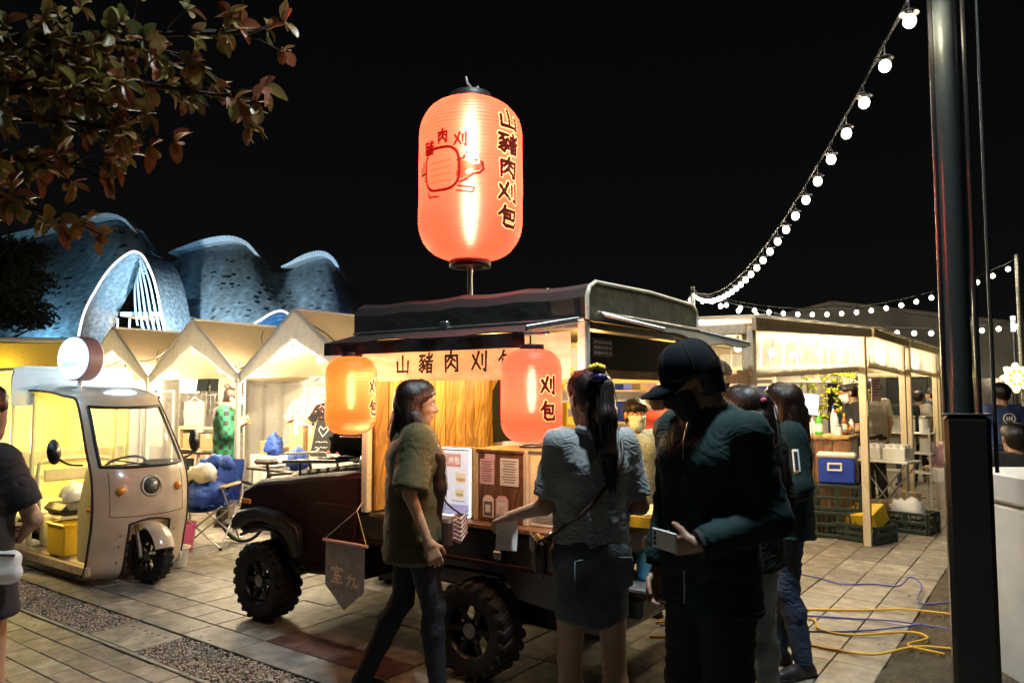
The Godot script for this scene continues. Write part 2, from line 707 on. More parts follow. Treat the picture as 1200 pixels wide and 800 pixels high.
func make_textures() -> void:
	TX.fine = nt(0.05, 0.84, 1.0)
	TX.dirt = nt(0.016, 0.80, 1.0)
	TX.soft = nt(0.02, 0.93, 1.0)
	TX.blotch = nt(0.012, 0.6, 1.0)
	TX.rough = nt(0.09, 0.0, 1.0, FastNoiseLite.TYPE_SIMPLEX_SMOOTH, 256, 5)
	TX.scales = nt(0.05, 0.52, 1.0, FastNoiseLite.TYPE_CELLULAR, 256, 2)
	var fo := canvas(256, 256, Color.WHITE)
	var fa := FastNoiseLite.new()
	fa.frequency = 1.0
	fa.fractal_octaves = 2
	for y in 256:
		for x in 256:
			# two tiles blended so that the picture repeats without a seam
			var acc := 0.0
			for k in 2:
				var xx := float((x + 128 * k) % 256)
				var yy := float((y + 128 * k) % 256)
				var wt := minf(minf(xx, 255.0 - xx), minf(yy, 255.0 - yy)) / 128.0
				var wv := fa.get_noise_2d(xx * 0.012 + 40.0 * k, yy * 0.012)
				var rg := 1.0 - absf(fa.get_noise_2d(xx * 0.006 + yy * 0.018 + 1.6 * wv, yy * 0.022 - xx * 0.012 + 9.0 * k)) * 2.2
				acc += wt * clampf(rg, 0.0, 1.0)
			fo.set_pixel(x, y, Color(acc, acc, acc))
	TX.folds = ImageTexture.create_from_image(fo)
	TX.cell = nt(0.06, 0.1, 1.0, FastNoiseLite.TYPE_CELLULAR, 256, 1)
	var w := canvas(256, 256, Color.WHITE)
	var f := FastNoiseLite.new()
	f.frequency = 1.0
	f.fractal_octaves = 3
	for y in 256:
		for x in 256:
			var g := f.get_noise_2d(x * 0.035 + 2.5 * f.get_noise_2d(x * 0.004, y * 0.006), y * 0.004)
			var s := 0.82 + 0.3 * g + 0.08 * f.get_noise_2d(x * 0.3, y * 0.01)
			w.set_pixel(x, y, Color(s, s * 0.97, s * 0.92))
	TX.wood = ImageTexture.create_from_image(w)
	var w2 := canvas(256, 256, Color.WHITE)
	for y in 256:
		for x in 256:
			var c := w.get_pixel(x, y)
			w2.set_pixel(x, y, Color.WHITE.lerp(c, 0.38))
	TX.wood_soft = ImageTexture.create_from_image(w2)
	var tw := canvas(64, 64, Color.WHITE)
	for y in 64:
		for x in 64:
			var s := 0.8 + 0.2 * (1.0 if (x + y) % 4 < 2 else 0.55) * (0.85 + 0.15 * f.get_noise_2d(x * 0.4, y * 0.4))
			tw.set_pixel(x, y, Color(s, s, s))
	TX.twill = ImageTexture.create_from_image(tw)
	var ch := canvas(128, 128, Color(0.012, 0.03, 0.03))
	for y in 128:
		for x in 128:
			if ((x / 32) + (y / 32)) % 2 == 0:
				var s := 0.9 + 0.25 * f.get_noise_2d(x * 0.15, y * 0.15)
				ch.set_pixel(x, y, Color(0.03 * s, 0.42 * s, 0.29 * s))
	TX.check = ImageTexture.create_from_image(ch)
	for pr in [["floral_white", Color(0.9, 0.86, 0.78), Color(0.75, 0.12, 0.12), Color(0.15, 0.15, 0.2)], ["floral_black", Color(0.02, 0.02, 0.025), Color(0.7, 0.65, 0.6), Color(0.5, 0.15, 0.18)]]:
		var im := canvas(128, 128, pr[1])
		for k in 46:
			var c := Vector2(rng.randf() * 128, rng.randf() * 128)
			for j in 4:
				var q := c + Vector2(rng.randf_range(-4, 4), rng.randf_range(-4, 4))
				stroke(im, [q, q + Vector2(rng.randf_range(-3, 3), 2)], 4.0, pr[2] if k % 3 else pr[3])
		TX[pr[0]] = ImageTexture.create_from_image(im)


func make_materials() -> void:
	for k in 5:
		var c: Color = [Color(0.345, 0.305, 0.25), Color(0.29, 0.26, 0.215), Color(0.40, 0.36, 0.295), Color(0.33, 0.285, 0.235), Color(0.25, 0.222, 0.188)][k]
		mk("tile_%d" % k, c, 0.55, {"tex": "blotch", "bump": "rough", "deep": 0.12, "scale": 1.7 + 0.2 * k, "world": true})
	mk("tile_red", Color(0.21, 0.10, 0.075), 0.6, {"tex": "blotch", "bump": "rough", "deep": 0.12, "scale": 1.9, "world": true})
	mk("tile_pale", Color(0.42, 0.37, 0.31), 0.62, {"tex": "blotch", "bump": "rough", "deep": 0.12, "scale": 1.4, "world": true})
	mk("joint", Color(0.06, 0.052, 0.042), 0.95, {"tex": "fine", "scale": 4.0})
	mk("asphalt", Color(0.05, 0.048, 0.045), 0.9, {"tex": "fine", "scale": 3.0})
	mk("pebble", Color(0.33, 0.28, 0.24), 0.6)
	M.pebble.vertex_color_use_as_albedo = true
	mk("soil", Color(0.10, 0.075, 0.045), 0.95, {"tex": "blotch", "bump": "rough", "deep": 1.5, "scale": 1.6})
	mk("grass", Color(0.09, 0.12, 0.03), 0.7, {"back": 0.3})
	mk("black_paint", Color(0.012, 0.012, 0.013), 0.3, {"tex": "fine", "scale": 2.0, "coat": 0.4})
	mk("black_plastic", Color(0.014, 0.014, 0.015), 0.5, {"tex": "fine", "scale": 3.0})
	mk("green_black_plastic", Color(0.012, 0.024, 0.018), 0.45)
	mk("black_cloth", Color(0.013, 0.013, 0.015), 0.85, {"tex": "soft", "bump": "folds", "deep": 0.37, "scale": 1.65})
	mk("steel", Color(0.55, 0.55, 0.55), 0.32, {"metal": 0.9, "tex": "fine", "scale": 4.0})
	mk("galvanised", Color(0.45, 0.46, 0.46), 0.45, {"metal": 0.7, "tex": "blotch", "scale": 4.0})
	mk("white_steel", Color(0.72, 0.70, 0.66), 0.4, {"tex": "fine", "scale": 3.0})
	mk("cream_steel", Color(0.66, 0.62, 0.52), 0.45, {"tex": "fine", "scale": 3.0})
	mk("tent_cloth", Color(0.82, 0.80, 0.76), 0.8, {"tex": "soft", "scale": 2.0, "bump": "blotch", "deep": 0.3, "back": 0.55})
	mk("tent_roof", Color(0.66, 0.55, 0.36), 0.7, {"tex": "soft", "scale": 0.9, "bump": "blotch", "deep": 0.4, "back": 0.4})
	mk("wood_pale", Color(0.70, 0.59, 0.42), 0.6, {"tex": "wood_soft", "scale": Vector3(5.0, 1.0, 5.0)})
	mk("wood_beam", Color(0.58, 0.45, 0.27), 0.6, {"tex": "wood_soft", "scale": 1.6})
	mk("wood_honey", Color(0.62, 0.40, 0.13), 0.45, {"tex": "wood", "scale": Vector3(2.4, 0.8, 2.4)})
	mk("wood_honey_dark", Color(0.50, 0.30, 0.09), 0.45, {"tex": "wood", "scale": Vector3(2.1, 0.8, 2.1)})
	mk("wood_walnut", Color(0.26, 0.13, 0.065), 0.4, {"tex": "wood", "scale": Vector3(2.4, 0.9, 2.4)})
	mk("card", Color(0.46, 0.31, 0.16), 0.85, {"tex": "fine", "scale": 4.0})
	mk("paper", Color(0.8, 0.78, 0.74), 0.8)
	mk("pink_paper", Color(0.78, 0.52, 0.60), 0.7)
	mk("print_red", Color(0.5, 0.05, 0.10), 0.6)
	mk("print_dark", Color(0.03, 0.012, 0.012), 0.7)
	mk("print_grey", Color(0.16, 0.13, 0.14), 0.7)
	mk("rubber", Color(0.010, 0.0095, 0.0095), 0.75, {"tex": "fine", "scale": 6.0, "bump": "rough", "deep": 0.15})
	mk("rim_black", Color(0.02, 0.02, 0.022), 0.35, {"metal": 0.5})
	mk("maroon", Color(0.030, 0.004, 0.008), 0.6, {"tex": "dirt", "scale": 2.0, "spec": 0.3})
	mk("blue_plastic", Color(0.02, 0.055, 0.42), 0.35, {"tex": "fine", "scale": 3.0})
	mk("blue_cloth", Color(0.02, 0.07, 0.36), 0.7, {"tex": "soft", "bump": "folds", "deep": 0.46, "scale": 2.20, "rim": 0.1})
	mk("white_plastic", Color(0.74, 0.73, 0.69), 0.4, {"tex": "soft", "scale": 1.0})
	mk("clear_plastic", Color(0.85, 0.87, 0.86, 0.35), 0.3)
	mk("milky", Color(0.75, 0.75, 0.72, 0.65), 0.4)
	mk("glass", Color(0.9, 0.95, 0.93, 0.12), 0.05)
	mk("yellow_plastic", Color(0.72, 0.50, 0.02), 0.4, {"tex": "fine", "scale": 3.0})
	mk("yellow_card", Color(0.78, 0.52, 0.02), 0.6, {"tex": "fine", "scale": 3.0})
	mk("pink_plastic", Color(0.72, 0.12, 0.26), 0.4)
	mk("pink_film", Color(0.75, 0.42, 0.55), 0.5, {"back": 0.6})
	mk("white_film", Color(0.75, 0.75, 0.75), 0.45, {"back": 0.6})
	mk("bulb", Color(1, 0.96, 0.85), 0.4, {"glow": Color(1.0, 0.92, 0.72), "power": 9.0})
	mk("bulb_warm", Color(1, 0.9, 0.7), 0.4, {"glow": Color(1.0, 0.80, 0.50), "power": 9.0})
	mk("tube_yellow", Color(1, 0.9, 0.5), 0.4, {"glow": Color(1.0, 0.86, 0.30), "power": 9.0})
	mk("led_white", Color(1, 1, 1), 0.4, {"glow": Color(0.92, 0.97, 1.0), "power": 5.0})
	mk("cord", Color(0.012, 0.012, 0.012), 0.5)
	mk("skin", Color(0.48, 0.29, 0.185), 0.5, {"tex": "fine", "scale": 6.0, "bump": "rough", "deep": 0.03})
	M.skin.subsurf_scatter_enabled = true
	M.skin.subsurf_scatter_strength = 0.15
	mk("skin_tan", Color(0.38, 0.21, 0.125), 0.5, {"tex": "fine", "scale": 6.0, "bump": "rough", "deep": 0.03})
	mk("hair", Color(0.012, 0.008, 0.007), 0.38, {"tex": "wood", "scale": Vector3(14, 2, 14), "bump": "wood", "deep": 0.5})
	mk("hair_brown", Color(0.022, 0.011, 0.008), 0.4, {"tex": "wood", "scale": Vector3(14, 2, 14), "bump": "wood", "deep": 0.5})
	mk("eye_white", Color(0.75, 0.72, 0.68), 0.2)
	mk("eye_dark", Color(0.01, 0.006, 0.005), 0.1)
	mk("lip", Color(0.42, 0.14, 0.12), 0.45)
	mk("olive", Color(0.058, 0.056, 0.016), 0.85, {"tex": "soft", "bump": "folds", "deep": 0.41, "scale": 1.43, "rim": 0.1})
	mk("shirt_grey_blue", Color(0.30, 0.33, 0.335), 0.75, {"tex": "soft", "bump": "folds", "deep": 0.56, "scale": 1.87, "rim": 0.1})
	mk("denim", Color(0.04, 0.075, 0.155), 0.8, {"tex": "blotch", "scale": 2.2, "bump": "folds", "deep": 0.50})
	mk("denim_skirt", Color(0.12, 0.155, 0.18), 0.8, {"tex": "blotch", "scale": 2.4, "bump": "folds", "deep": 0.31})
	mk("denim_light", Color(0.42, 0.52, 0.56), 0.8, {"tex": "blotch", "scale": 2.2, "bump": "folds", "deep": 0.62})
	mk("denim_dark", Color(0.009, 0.011, 0.02), 0.8, {"tex": "soft", "bump": "folds", "deep": 0.30, "scale": 1.87})
	mk("teal_jacket", Color(0.014, 0.034, 0.036), 0.8, {"spec": 0.25, "tex": "soft", "bump": "folds", "deep": 0.56, "scale": 1.32, "rim": 0.08})
	mk("dark_jacket", Color(0.016, 0.020, 0.022), 0.8, {"spec": 0.25, "tex": "soft", "bump": "folds", "deep": 0.46, "scale": 1.43, "rim": 0.08})
	mk("trousers_black", Color(0.009, 0.009, 0.011), 0.8, {"tex": "soft", "bump": "folds", "deep": 0.37, "scale": 1.65})
	mk("red_jacket", Color(0.52, 0.045, 0.022), 0.65, {"tex": "soft", "bump": "folds", "deep": 0.46, "scale": 1.65})
	mk("pale_shirt", Color(0.46, 0.58, 0.62), 0.75, {"tex": "soft", "bump": "folds", "deep": 0.46, "scale": 1.87})
	mk("grey_shirt", Color(0.36, 0.35, 0.32), 0.8, {"tex": "soft", "bump": "folds", "deep": 0.46, "scale": 1.65})
	mk("blue_shirt", Color(0.04, 0.07, 0.2), 0.8, {"tex": "twill", "scale": 22.0})
	mk("mask_blue", Color(0.55, 0.72, 0.80), 0.8)
	mk("mask_white", Color(0.78, 0.78, 0.76), 0.8)
	mk("cap_cloth", Color(0.014, 0.018, 0.023), 0.9, {"tex": "twill", "scale": 30.0, "spec": 0.2})
	mk("check_shirt", Color(1, 1, 1), 0.8, {"tex": "check", "scale": 4.4})
	mk("floral_white", Color(1, 1, 1), 0.8, {"tex": "floral_white", "scale": 3.6})
	mk("floral_black", Color(1, 1, 1), 0.8, {"tex": "floral_black", "scale": 3.6})
	mk("leather", Color(0.06, 0.03, 0.022), 0.5, {"tex": "fine", "scale": 6.0})
	mk("mauve", Color(0.36, 0.20, 0.24), 0.5, {"tex": "fine", "scale": 6.0})
	mk("cream_bag", Color(0.62, 0.58, 0.52), 0.6, {"tex": "fine", "scale": 6.0})
	mk("canvas_dark", Color(0.026, 0.024, 0.022), 0.7, {"tex": "blotch", "scale": 2.0, "bump": "blotch", "deep": 1.0})
	mk("canvas_green", Color(0.055, 0.06, 0.04), 0.65, {"tex": "blotch", "scale": 2.0, "bump": "blotch", "deep": 1.0})
	mk("bark", Color(0.07, 0.05, 0.035), 0.9, {"tex": "blotch", "scale": 5.0, "bump": "rough", "deep": 1.0})
	mk("foliage_dark", Color(0.018, 0.03, 0.014), 0.6, {"back": 0.2})
	mk("wall_far", Color(0.55, 0.53, 0.49), 0.9, {"tex": "blotch", "scale": 0.1})
	mk("shell_scale", Color(0.46, 0.52, 0.52), 0.6, {"tex": "scales", "scale": Vector3(0.22, 0.45, 0.22), "bump": "cell", "deep": 1.5})
	mk("shell_dark", Color(0.02, 0.03, 0.035), 0.6)
	mk("shell_white", Color(0.46, 0.48, 0.48), 0.5, {"tex": "soft", "scale": 0.5})


# ---------------------------------------------------------------- ground
func ground() -> void:
	var g := B.new()
	g.quad(V(-200, -0.06, -200), V(200, -0.06, -200), V(200, -0.06, 200), V(-200, -0.06, 200), Vector3.UP)
	struct("ground", g, M.asphalt)
	g = B.new()
	g.quad(V(-30, -0.03, -40), V(6, -0.03, -40), V(6, -0.03, 5), V(-30, -0.03, 5), Vector3.UP)
	struct("paving_bed", g, M.joint)
	# paving slabs, 0.275 by 0.5, in a bond that steps by half a slab
	var slabs := []
	var kinds := []
	for v in 4:
		g = B.new()
		g.box(V(0, -0.02, 0), V(0.2705 - 0.0005 * v, 0.04, 0.4955), 0.004)
		kinds.append(g.mesh())
	var plaza := struct("plaza_pavement", kinds[0], M.tile_0)
	plaza.position = V(-1.013, -0.0005, -3.55)
	var eye := Vector3(0, 1.58, 0)
	var fwd := Vector3(-sin(deg_to_rad(36.0)), 0, -cos(deg_to_rad(36.0)))
	var rt := Vector3(fwd.z * -1.0, 0, fwd.x)
	for j in 19:
		for i in 40:
			var at := V(-1.013 - 0.275 * i, 0, -3.55 - 0.5 * j)
			if i == 0 and j == 0:
				continue
			var dd := (at - eye)
			var fz := dd.dot(fwd)
			var fx := dd.dot(rt)
			var seen := fz > 1.0 and absf(fx) < fz * 0.75 + 0.4
			slabs.append([fz + (0.0 if seen else 100.0), at, i, j])
	slabs.sort_custom(func(a, b): return a[0] < b[0])
	var rest := []
	for s in slabs.size():
		var q = slabs[s]
		var tilt := Basis.from_euler(Vector3(rng.randf_range(-1, 1) * 0.006, rng.randf_range(-1, 1) * 0.006, rng.randf_range(-1, 1) * 0.006))
		var xf := Transform3D(tilt, q[1] + V(0, rng.randf_range(-0.0025, 0.0015), 0))
		if s < 290:
			var o := obj("paving_slab", kinds[rng.randi() % 4], M["tile_%d" % (rng.randi() % 5)], plaza)
			o.transform = Transform3D(tilt, xf.origin - plaza.position)
		else:
			xf.origin -= plaza.position
			rest.append(xf)
	g = B.new()
	g.box(V(0, -0.02, 0), V(0.2705, 0.04, 0.4955), 0.0)
	many("far_paving_slabs", g, M.tile_0, rest, plaza)
	# paving beyond the bonded field
	g = B.new()
	g.quad(V(-30, -0.001, -40), V(-0.85, -0.001, -40), V(-0.85, -0.001, -12.95), V(-30, -0.001, -12.95), Vector3.UP)
	g.quad(V(-30, -0.001, -12.95), V(-12.0, -0.001, -12.95), V(-12.0, -0.001, -2.8), V(-30, -0.001, -2.8), Vector3.UP)
	struct("far_pavement", g, M.tile_1)
	# the border row: pale slabs to the street, red ones behind, under the truck
	var border := B.new()
	border.box(V(-1.15, -0.02, -2.925), V(0.542, 0.04, 0.237), 0.004)
	var row := struct("border_pavement", border, M.tile_pale)
	for i in 20:
		var xx := -1.7 - 0.55 * i
		g = B.new()
		var pale := xx > -5.0
		g.box(V(xx, -0.02, -2.925), V(0.542, 0.04, 0.237), 0.004)
		obj("border_slab", g, M.tile_pale if pale else M["tile_%d" % (i % 5)], row)
	for i in 40:
		var xx := -1.01 - 0.275 * i
		g = B.new()
		g.box(V(xx, -0.02, -3.175), V(0.267, 0.04, 0.24), 0.004)
		obj("red_slab" if xx > -4.7 else "border_slab", g, M.tile_red if xx > -4.7 and rng.randf() < 0.75 else M["tile_%d" % (i % 5)], row)
	# drainage strip of washed pebbles between two stone edges, with cover slabs
	g = B.new()
	g.quad(V(-14, -0.012, -2.79), V(1, -0.012, -2.79), V(1, -0.012, -2.44), V(-14, -0.012, -2.44), Vector3.UP)
	var strip := struct("drain_strip_ground", g, M.joint)
	g = B.new()
	g.ball(Vector3.ZERO, V(0.011, 0.006, 0.009), 6)
	var xfs := []
	var cols := []
	while xfs.size() < 11000:
		var at := V(rng.randf_range(-8.6, -2.4), rng.randf_range(-0.014, -0.002), rng.randf_range(-2.785, -2.45))
		if at.x > -5.22 and at.x < -4.64:
			continue
		xfs.append(Transform3D(Basis.from_euler(V(rng.randf() * 0.6, rng.randf() * TAU, 0)).scaled(Vector3.ONE * rng.randf_range(0.6, 1.25)), at))
		var s := rng.randf_range(0.45, 1.5)
		cols.append(Color(s, s * rng.randf_range(0.9, 1.0), s * rng.randf_range(0.8, 1.0)))
	many("pebbles", g, M.pebble, xfs, strip, cols)
	g = B.new()
	g.box(V(-4.93, -0.013, -2.615), V(0.57, 0.03, 0.335), 0.004)
	var cover := one("drain_cover", g, M.tile_2, "pale concrete drain cover with a row of holes set in the pebble strip", "drain cover")
	for k in 6:
		g = B.new()
		g.cyl(V(-5.13 + 0.08 * k, 0.0005, -2.70), V(-5.13 + 0.08 * k, 0.0022, -2.70), 0.012, 10)
		obj("lifting_hole", g, M.joint, cover)
	g = B.new()
	for k in 14:
		g.box(V(-14.5 + 1.0 * k, -0.01, -2.425), V(0.992, 0.03, 0.03), 0.004)
	struct("kerb", g, M.tile_pale)
	# small bonded pavers on the street side
	var pm := []
	for v in 3:
		g = B.new()
		g.box(V(0, -0.02, 0), V(0.2965, 0.04, 0.1465), 0.004)
		pm.append(g.mesh())
	var walk := struct("street_pavement", pm[0], M.tile_0)
	walk.position = V(-3.0, 0, -2.33)
	var n := 0
	var over := []
	for j in 34:
		for i in 24:
			var at := V(-3.3 - 0.3 * i + (0.15 if j % 2 else 0.0), 0, -2.33 + 0.15 * j)
			var dd := at - eye
			var seen := absf(dd.dot(rt)) < dd.dot(fwd) * 0.72 + 0.25 and dd.dot(fwd) > 2.6
			if seen: n += 1
			if not seen or n > 285:
				over.append(Transform3D(Basis.IDENTITY, at - walk.position))
				continue
			var o := obj("paver", pm[rng.randi() % 3], M["tile_%d" % (rng.randi() % 5)], walk)
			o.transform = Transform3D(Basis.from_euler(V(rng.randf_range(-1, 1) * 0.008, 0, rng.randf_range(-1, 1) * 0.008)), at - walk.position + V(0, rng.randf_range(-0.003, 0.001), 0))
	g = B.new()
	g.box(V(0, -0.02, 0), V(0.2965, 0.04, 0.1465), 0.0)
	many("outlying_pavers", g, M.tile_3, over, walk)
	g = B.new()
	g.quad(V(-30, -0.002, -2.41), V(-10.5, -0.002, -2.41), V(-10.5, -0.002, 5), V(-30, -0.002, 5), Vector3.UP)
	g.quad(V(-3.15, -0.002, -2.41), V(6, -0.002, -2.41), V(6, -0.002, 5), V(-3.15, -0.002, 5), Vector3.UP)
	struct("near_pavement", g, M.tile_1)
	# worn planting bed with thin grass by the lamp post
	g = B.new()
	var fn := FastNoiseLite.new()
	fn.frequency = 1.2
	g.grid(func(u, v): return V(-0.87 + 6.0 * u, 0.004 + 0.035 * fn.get_noise_2d(u * 9, v * 20) + 0.03 * smoothstep(0.0, 0.04, u), -0.5 - 11.5 * v), 60, 110)
	struct("planting_bed_ground", g, M.soil)
	g = B.new()
	for k in 5:
		var a := TAU * k / 5.0 + 0.3
		var d := V(cos(a), 0, sin(a))
		var s := V(-d.z, 0, d.x) * 0.0022
		var h := 0.035 + 0.012 * (k % 3)
		g.tri(d * 0.006 - s, d * 0.006 + s, d * 0.024 + V(0, h, 0), V(d.x, 0.4, d.z).normalized(), V(d.x, 0.4, d.z).normalized(), V(d.x, 0.4, d.z).normalized())
	xfs = []
	for k in 5200:
		var at := V(-0.8 + 2.6 * rng.randf(), 0.02, -2.0 - 7.0 * rng.randf())
		if fn.get_noise_2d(at.x * 2.0, at.z * 2.0) < 0.0 - 0.5 * rng.randf():
			continue
		xfs.append(Transform3D(Basis.from_euler(V(0, rng.randf() * TAU, 0)).scaled(Vector3.ONE * rng.randf_range(0.4, 1.1)), at))
	var gr := many("grass", g, M.grass, xfs, self)
	tag(gr, "thin short grass on the bare soil by the lamp post", "grass")


func along(pts: Array, x: float) -> float:
	for i in pts.size() - 1:
		if x <= pts[i + 1].x:
			var f: float = clampf((x - pts[i].x) / (pts[i + 1].x - pts[i].x), 0.0, 1.0)
			var a: float = pts[maxi(i - 1, 0)].y
			var b: float = pts[i].y
			var c: float = pts[i + 1].y
			var d: float = pts[mini(i + 2, pts.size() - 1)].y
			return clampf(b + 0.5 * f * (c - a + f * (2 * a - 5 * b + 4 * c - d + f * (3 * (b - c) + d - a))), minf(b, c) - 0.3, maxf(b, c) + 0.3)
	return pts[pts.size() - 1].y


func smooth_path(pts: Array, per := 6) -> PackedVector3Array:
	var out := PackedVector3Array()
	for i in pts.size() - 1:
		var a: Vector3 = pts[maxi(i - 1, 0)]
		var b: Vector3 = pts[i]
		var c: Vector3 = pts[i + 1]
		var d: Vector3 = pts[mini(i + 2, pts.size() - 1)]
		for k in per:
			out.append(b.cubic_interpolate(c, a, d, float(k) / per))
	out.append(pts[pts.size() - 1])
	return out


# ---------------------------------------------------------------- the hall with the wave roof
func wave_hall() -> void:
	var t := thing("wave_roof_hall", "large hall with a blue-lit wave-shaped shell roof and glowing arched entrance behind the tents", "building", V(-24.69, 0, -33.98), deg_to_rad(36.0))
	var crest := [Vector2(-31.0, 9.4), Vector2(-26.6, 10.4), Vector2(-24.0, 11.05), Vector2(-22.2, 11.35), Vector2(-21.2, 10.9), Vector2(-20.2, 9.6), Vector2(-19.4, 9.0), Vector2(-18.7, 9.35), Vector2(-17.0, 9.85), Vector2(-15.6, 10.05), Vector2(-14.7, 9.8), Vector2(-14.0, 9.1), Vector2(-13.3, 8.4), Vector2(-12.6, 8.5), Vector2(-11.3, 9.05), Vector2(-10.4, 9.2), Vector2(-9.8, 8.8), Vector2(-9.3, 7.9), Vector2(-8.4, 7.1), Vector2(-7.7, 6.4), Vector2(-7.0, 5.0), Vector2(-6.2, 3.0)]
	var arch := [V(-24.6, 2.0, 7.0), V(-24.2, 5.6, 7.0), V(-23.4, 7.5, 7.0), V(-22.6, 8.7, 7.0), V(-21.7, 9.45, 7.0), V(-21.2, 9.5, 7.0), V(-20.75, 9.1, 7.0), V(-20.2, 7.9, 7.0), V(-19.8, 6.3, 7.0), V(-19.45, 4.6, 7.0), V(-19.2, 2.0, 7.0)]
	var small := [V(-15.3, 3.0, 8.5), V(-14.7, 5.1, 8.5), V(-14.0, 5.75, 8.5), V(-13.2, 6.15, 8.5), V(-12.6, 6.0, 8.5), V(-12.1, 5.2, 8.5), V(-11.8, 3.0, 8.5)]
	var k7 := 33.5 / 42.0   # the arches stand nearer than the crest, so they are built smaller
	var arches := []
	for src in [arch, small]:
		var q := []
		for v in src:
			var kk: float = (42.0 - v.z) / 42.0
			q.append(V(v.x * kk, 1.58 + (v.y - 1.58) * kk, v.z))
		arches.append(smooth_path(q, 8))
	var pt := func(u: float, v: float) -> Vector3:
		var z := -5.0 + 12.0 * v
		var kk := (42.0 - z) / 42.0
		var x := -31.0 + 24.8 * u
		var sweep := 3.4 * v
		var c := along(crest, x - sweep * 0.85)
		var top := lerpf(along(crest, x), c, minf(v * 1.5, 1.0))
		var fall := top * (1.0 - pow(v, 1.45)) + 1.0 * pow(v, 1.45)
		var swell := 0.35 * sin(x * 1.3 - v * 5.0) * v * (1.0 - v) * 2.0
		return V(x * kk, 1.58 + (fall + swell - 1.58) * kk, z)
	var polys := []
	for a in arches:
		var pl := PackedVector2Array()
		for v in a:
			pl.append(Vector2(v.x, v.y))
		polys.append(pl)
	var g := B.new()
	var skip := func(u: float, v: float) -> bool:
		var q: Vector3 = pt.call(u, v)
		var kk := 33.5 / (42.0 - q.z)
		for pl in polys:
			if Geometry2D.is_point_in_polygon(Vector2(q.x * (35.0 if pl == polys[0] else 33.5) / (42.0 - q.z), 1.58 + (q.y - 1.58) * (35.0 if pl == polys[0] else 33.5) / (42.0 - q.z)), pl) and v > 0.35:
				return true
		return false
	g.grid(pt, 150, 60, skip)
	obj("roof_shell", g, M.shell_scale, t)
	# openings scattered over the scales
	g = B.new()
	for k in 260:
		var u := rng.randf()
		var v := rng.randf_range(0.08, 0.9)
		if skip.call(u, v):
			continue
		var a: Vector3 = pt.call(u, v)
		var du: Vector3 = (pt.call(u + 0.004, v) - a).normalized()
		var dv: Vector3 = (pt.call(u, v + 0.01) - a).normalized()
		var nn := du.cross(dv).normalized()
		nn = nn if nn.z > 0 else -nn
		var s := rng.randf_range(0.09, 0.19)
		g.box(a + nn * 0.02, V(s * 1.5, s * 0.5, 0.05), 0.01, Basis(du, nn.cross(du), nn))
	var o := obj("roof_opening", g, M.shell_dark, t)
	o.set_meta("kind", "stuff")
	# pale fascia along each crest
	for r in [[-31.0, -19.6], [-18.9, -13.4], [-12.7, -9.0]]:
		g = B.new()
		var pts := []
		var m := 26
		for k in m + 1:
			var x: float = lerpf(r[0], r[1], float(k) / m)
			pts.append(V(x * 47.0 / 42.0, 1.58 + (along(crest, x) - 1.58) * 47.0 / 42.0, -5.0))
		for k in m:
			var w := 0.30 * sin(PI * clampf((k + 1.0) / m, 0.0, 1.0)) + 0.06
			g.bar(pts[k] + V(0, 0.02, 0.6), pts[k + 1] + V(0, 0.02, 0.6), 1.4, w, 0.02)
		obj("crest_fascia", g, M.shell_white, t)
	var led: StandardMaterial3D = mk("arch_led", Color(1, 1, 1), 0.4, {"glow": Color(1.0, 0.96, 0.9), "power": 1.3})
	for a in 2:
		g = B.new()
		g.tube(arches[a], 0.055, 8)
		var lp := obj("arch_light_strip", g, led, t)
		var mid: PackedVector3Array = arches[a]
		omni(lp, mid[mid.size() / 2] + V(0, -1.2, 0.6), 0.22 if a == 0 else 0.3, Color(1, 0.95, 0.88), 0.2)
		# hood that leads from the arch back into the shell
		g = B.new()
		var ap: PackedVector3Array = arches[a]
		var c := (ap[0] + ap[ap.size() - 1]) * 0.5
		g.grid(func(u, v): return (ap[int(round(u * (ap.size() - 1)))] - c) * lerpf(1.0, 1.03, v) + c + V(0, 0, -0.05 - 3.0 * v), ap.size() - 1, 6)
		obj("arch_hood", g, M.shell_scale, t)
		# curved ribs inside
		for k in 5:
			g = B.new()
			var rib := PackedVector3Array()
			for i in range(ap.size() / 2 - 2, ap.size()):
				var f := float(i - ap.size() / 2 + 2) / (ap.size() / 2 + 2)
				rib.append(ap[i] + V(-0.28 * (k + 1) * (0.25 + sin(PI * f * 0.85) * 1.1) * (1.0 if a == 0 else 0.35), -0.15 * (k + 1), -0.35 * (k + 1)))
			g.tube(rib, 0.055 if a == 0 else 0.035, 6)
			obj("rib", g, M.shell_white, t)
	# glazed front inside the big arch: floors, mullions, lit ceiling
	g = B.new()
	g.box(V(-18.1, 3.2, 0.4), V(4.9, 7.0, 0.2))
	obj("back_wall", g, M.shell_dark, t)
	for k in 3:
		g = B.new()
		g.box(V(-18.3, 2.5 + 1.5 * k, 3.0), V(3.6 - 0.5 * k, 0.22, 3.4), 0.02)
		obj("floor_slab", g, M.cream_steel, t)
	for k in 7:
		g = B.new()
		g.box(V(-20.4 + 0.6 * k, 3.2, 4.5), V(0.08, 4.2, 0.08), 0.01)
		obj("mullion", g, M.white_steel, t)
	omni(t, V(-19.0, 5.2, 3.6), 2.2, Color(1.0, 0.72, 0.4), 0.2)
	omni(t, V(-17.6, 3.6, 3.6), 1.0, Color(1.0, 0.75, 0.45), 0.2)
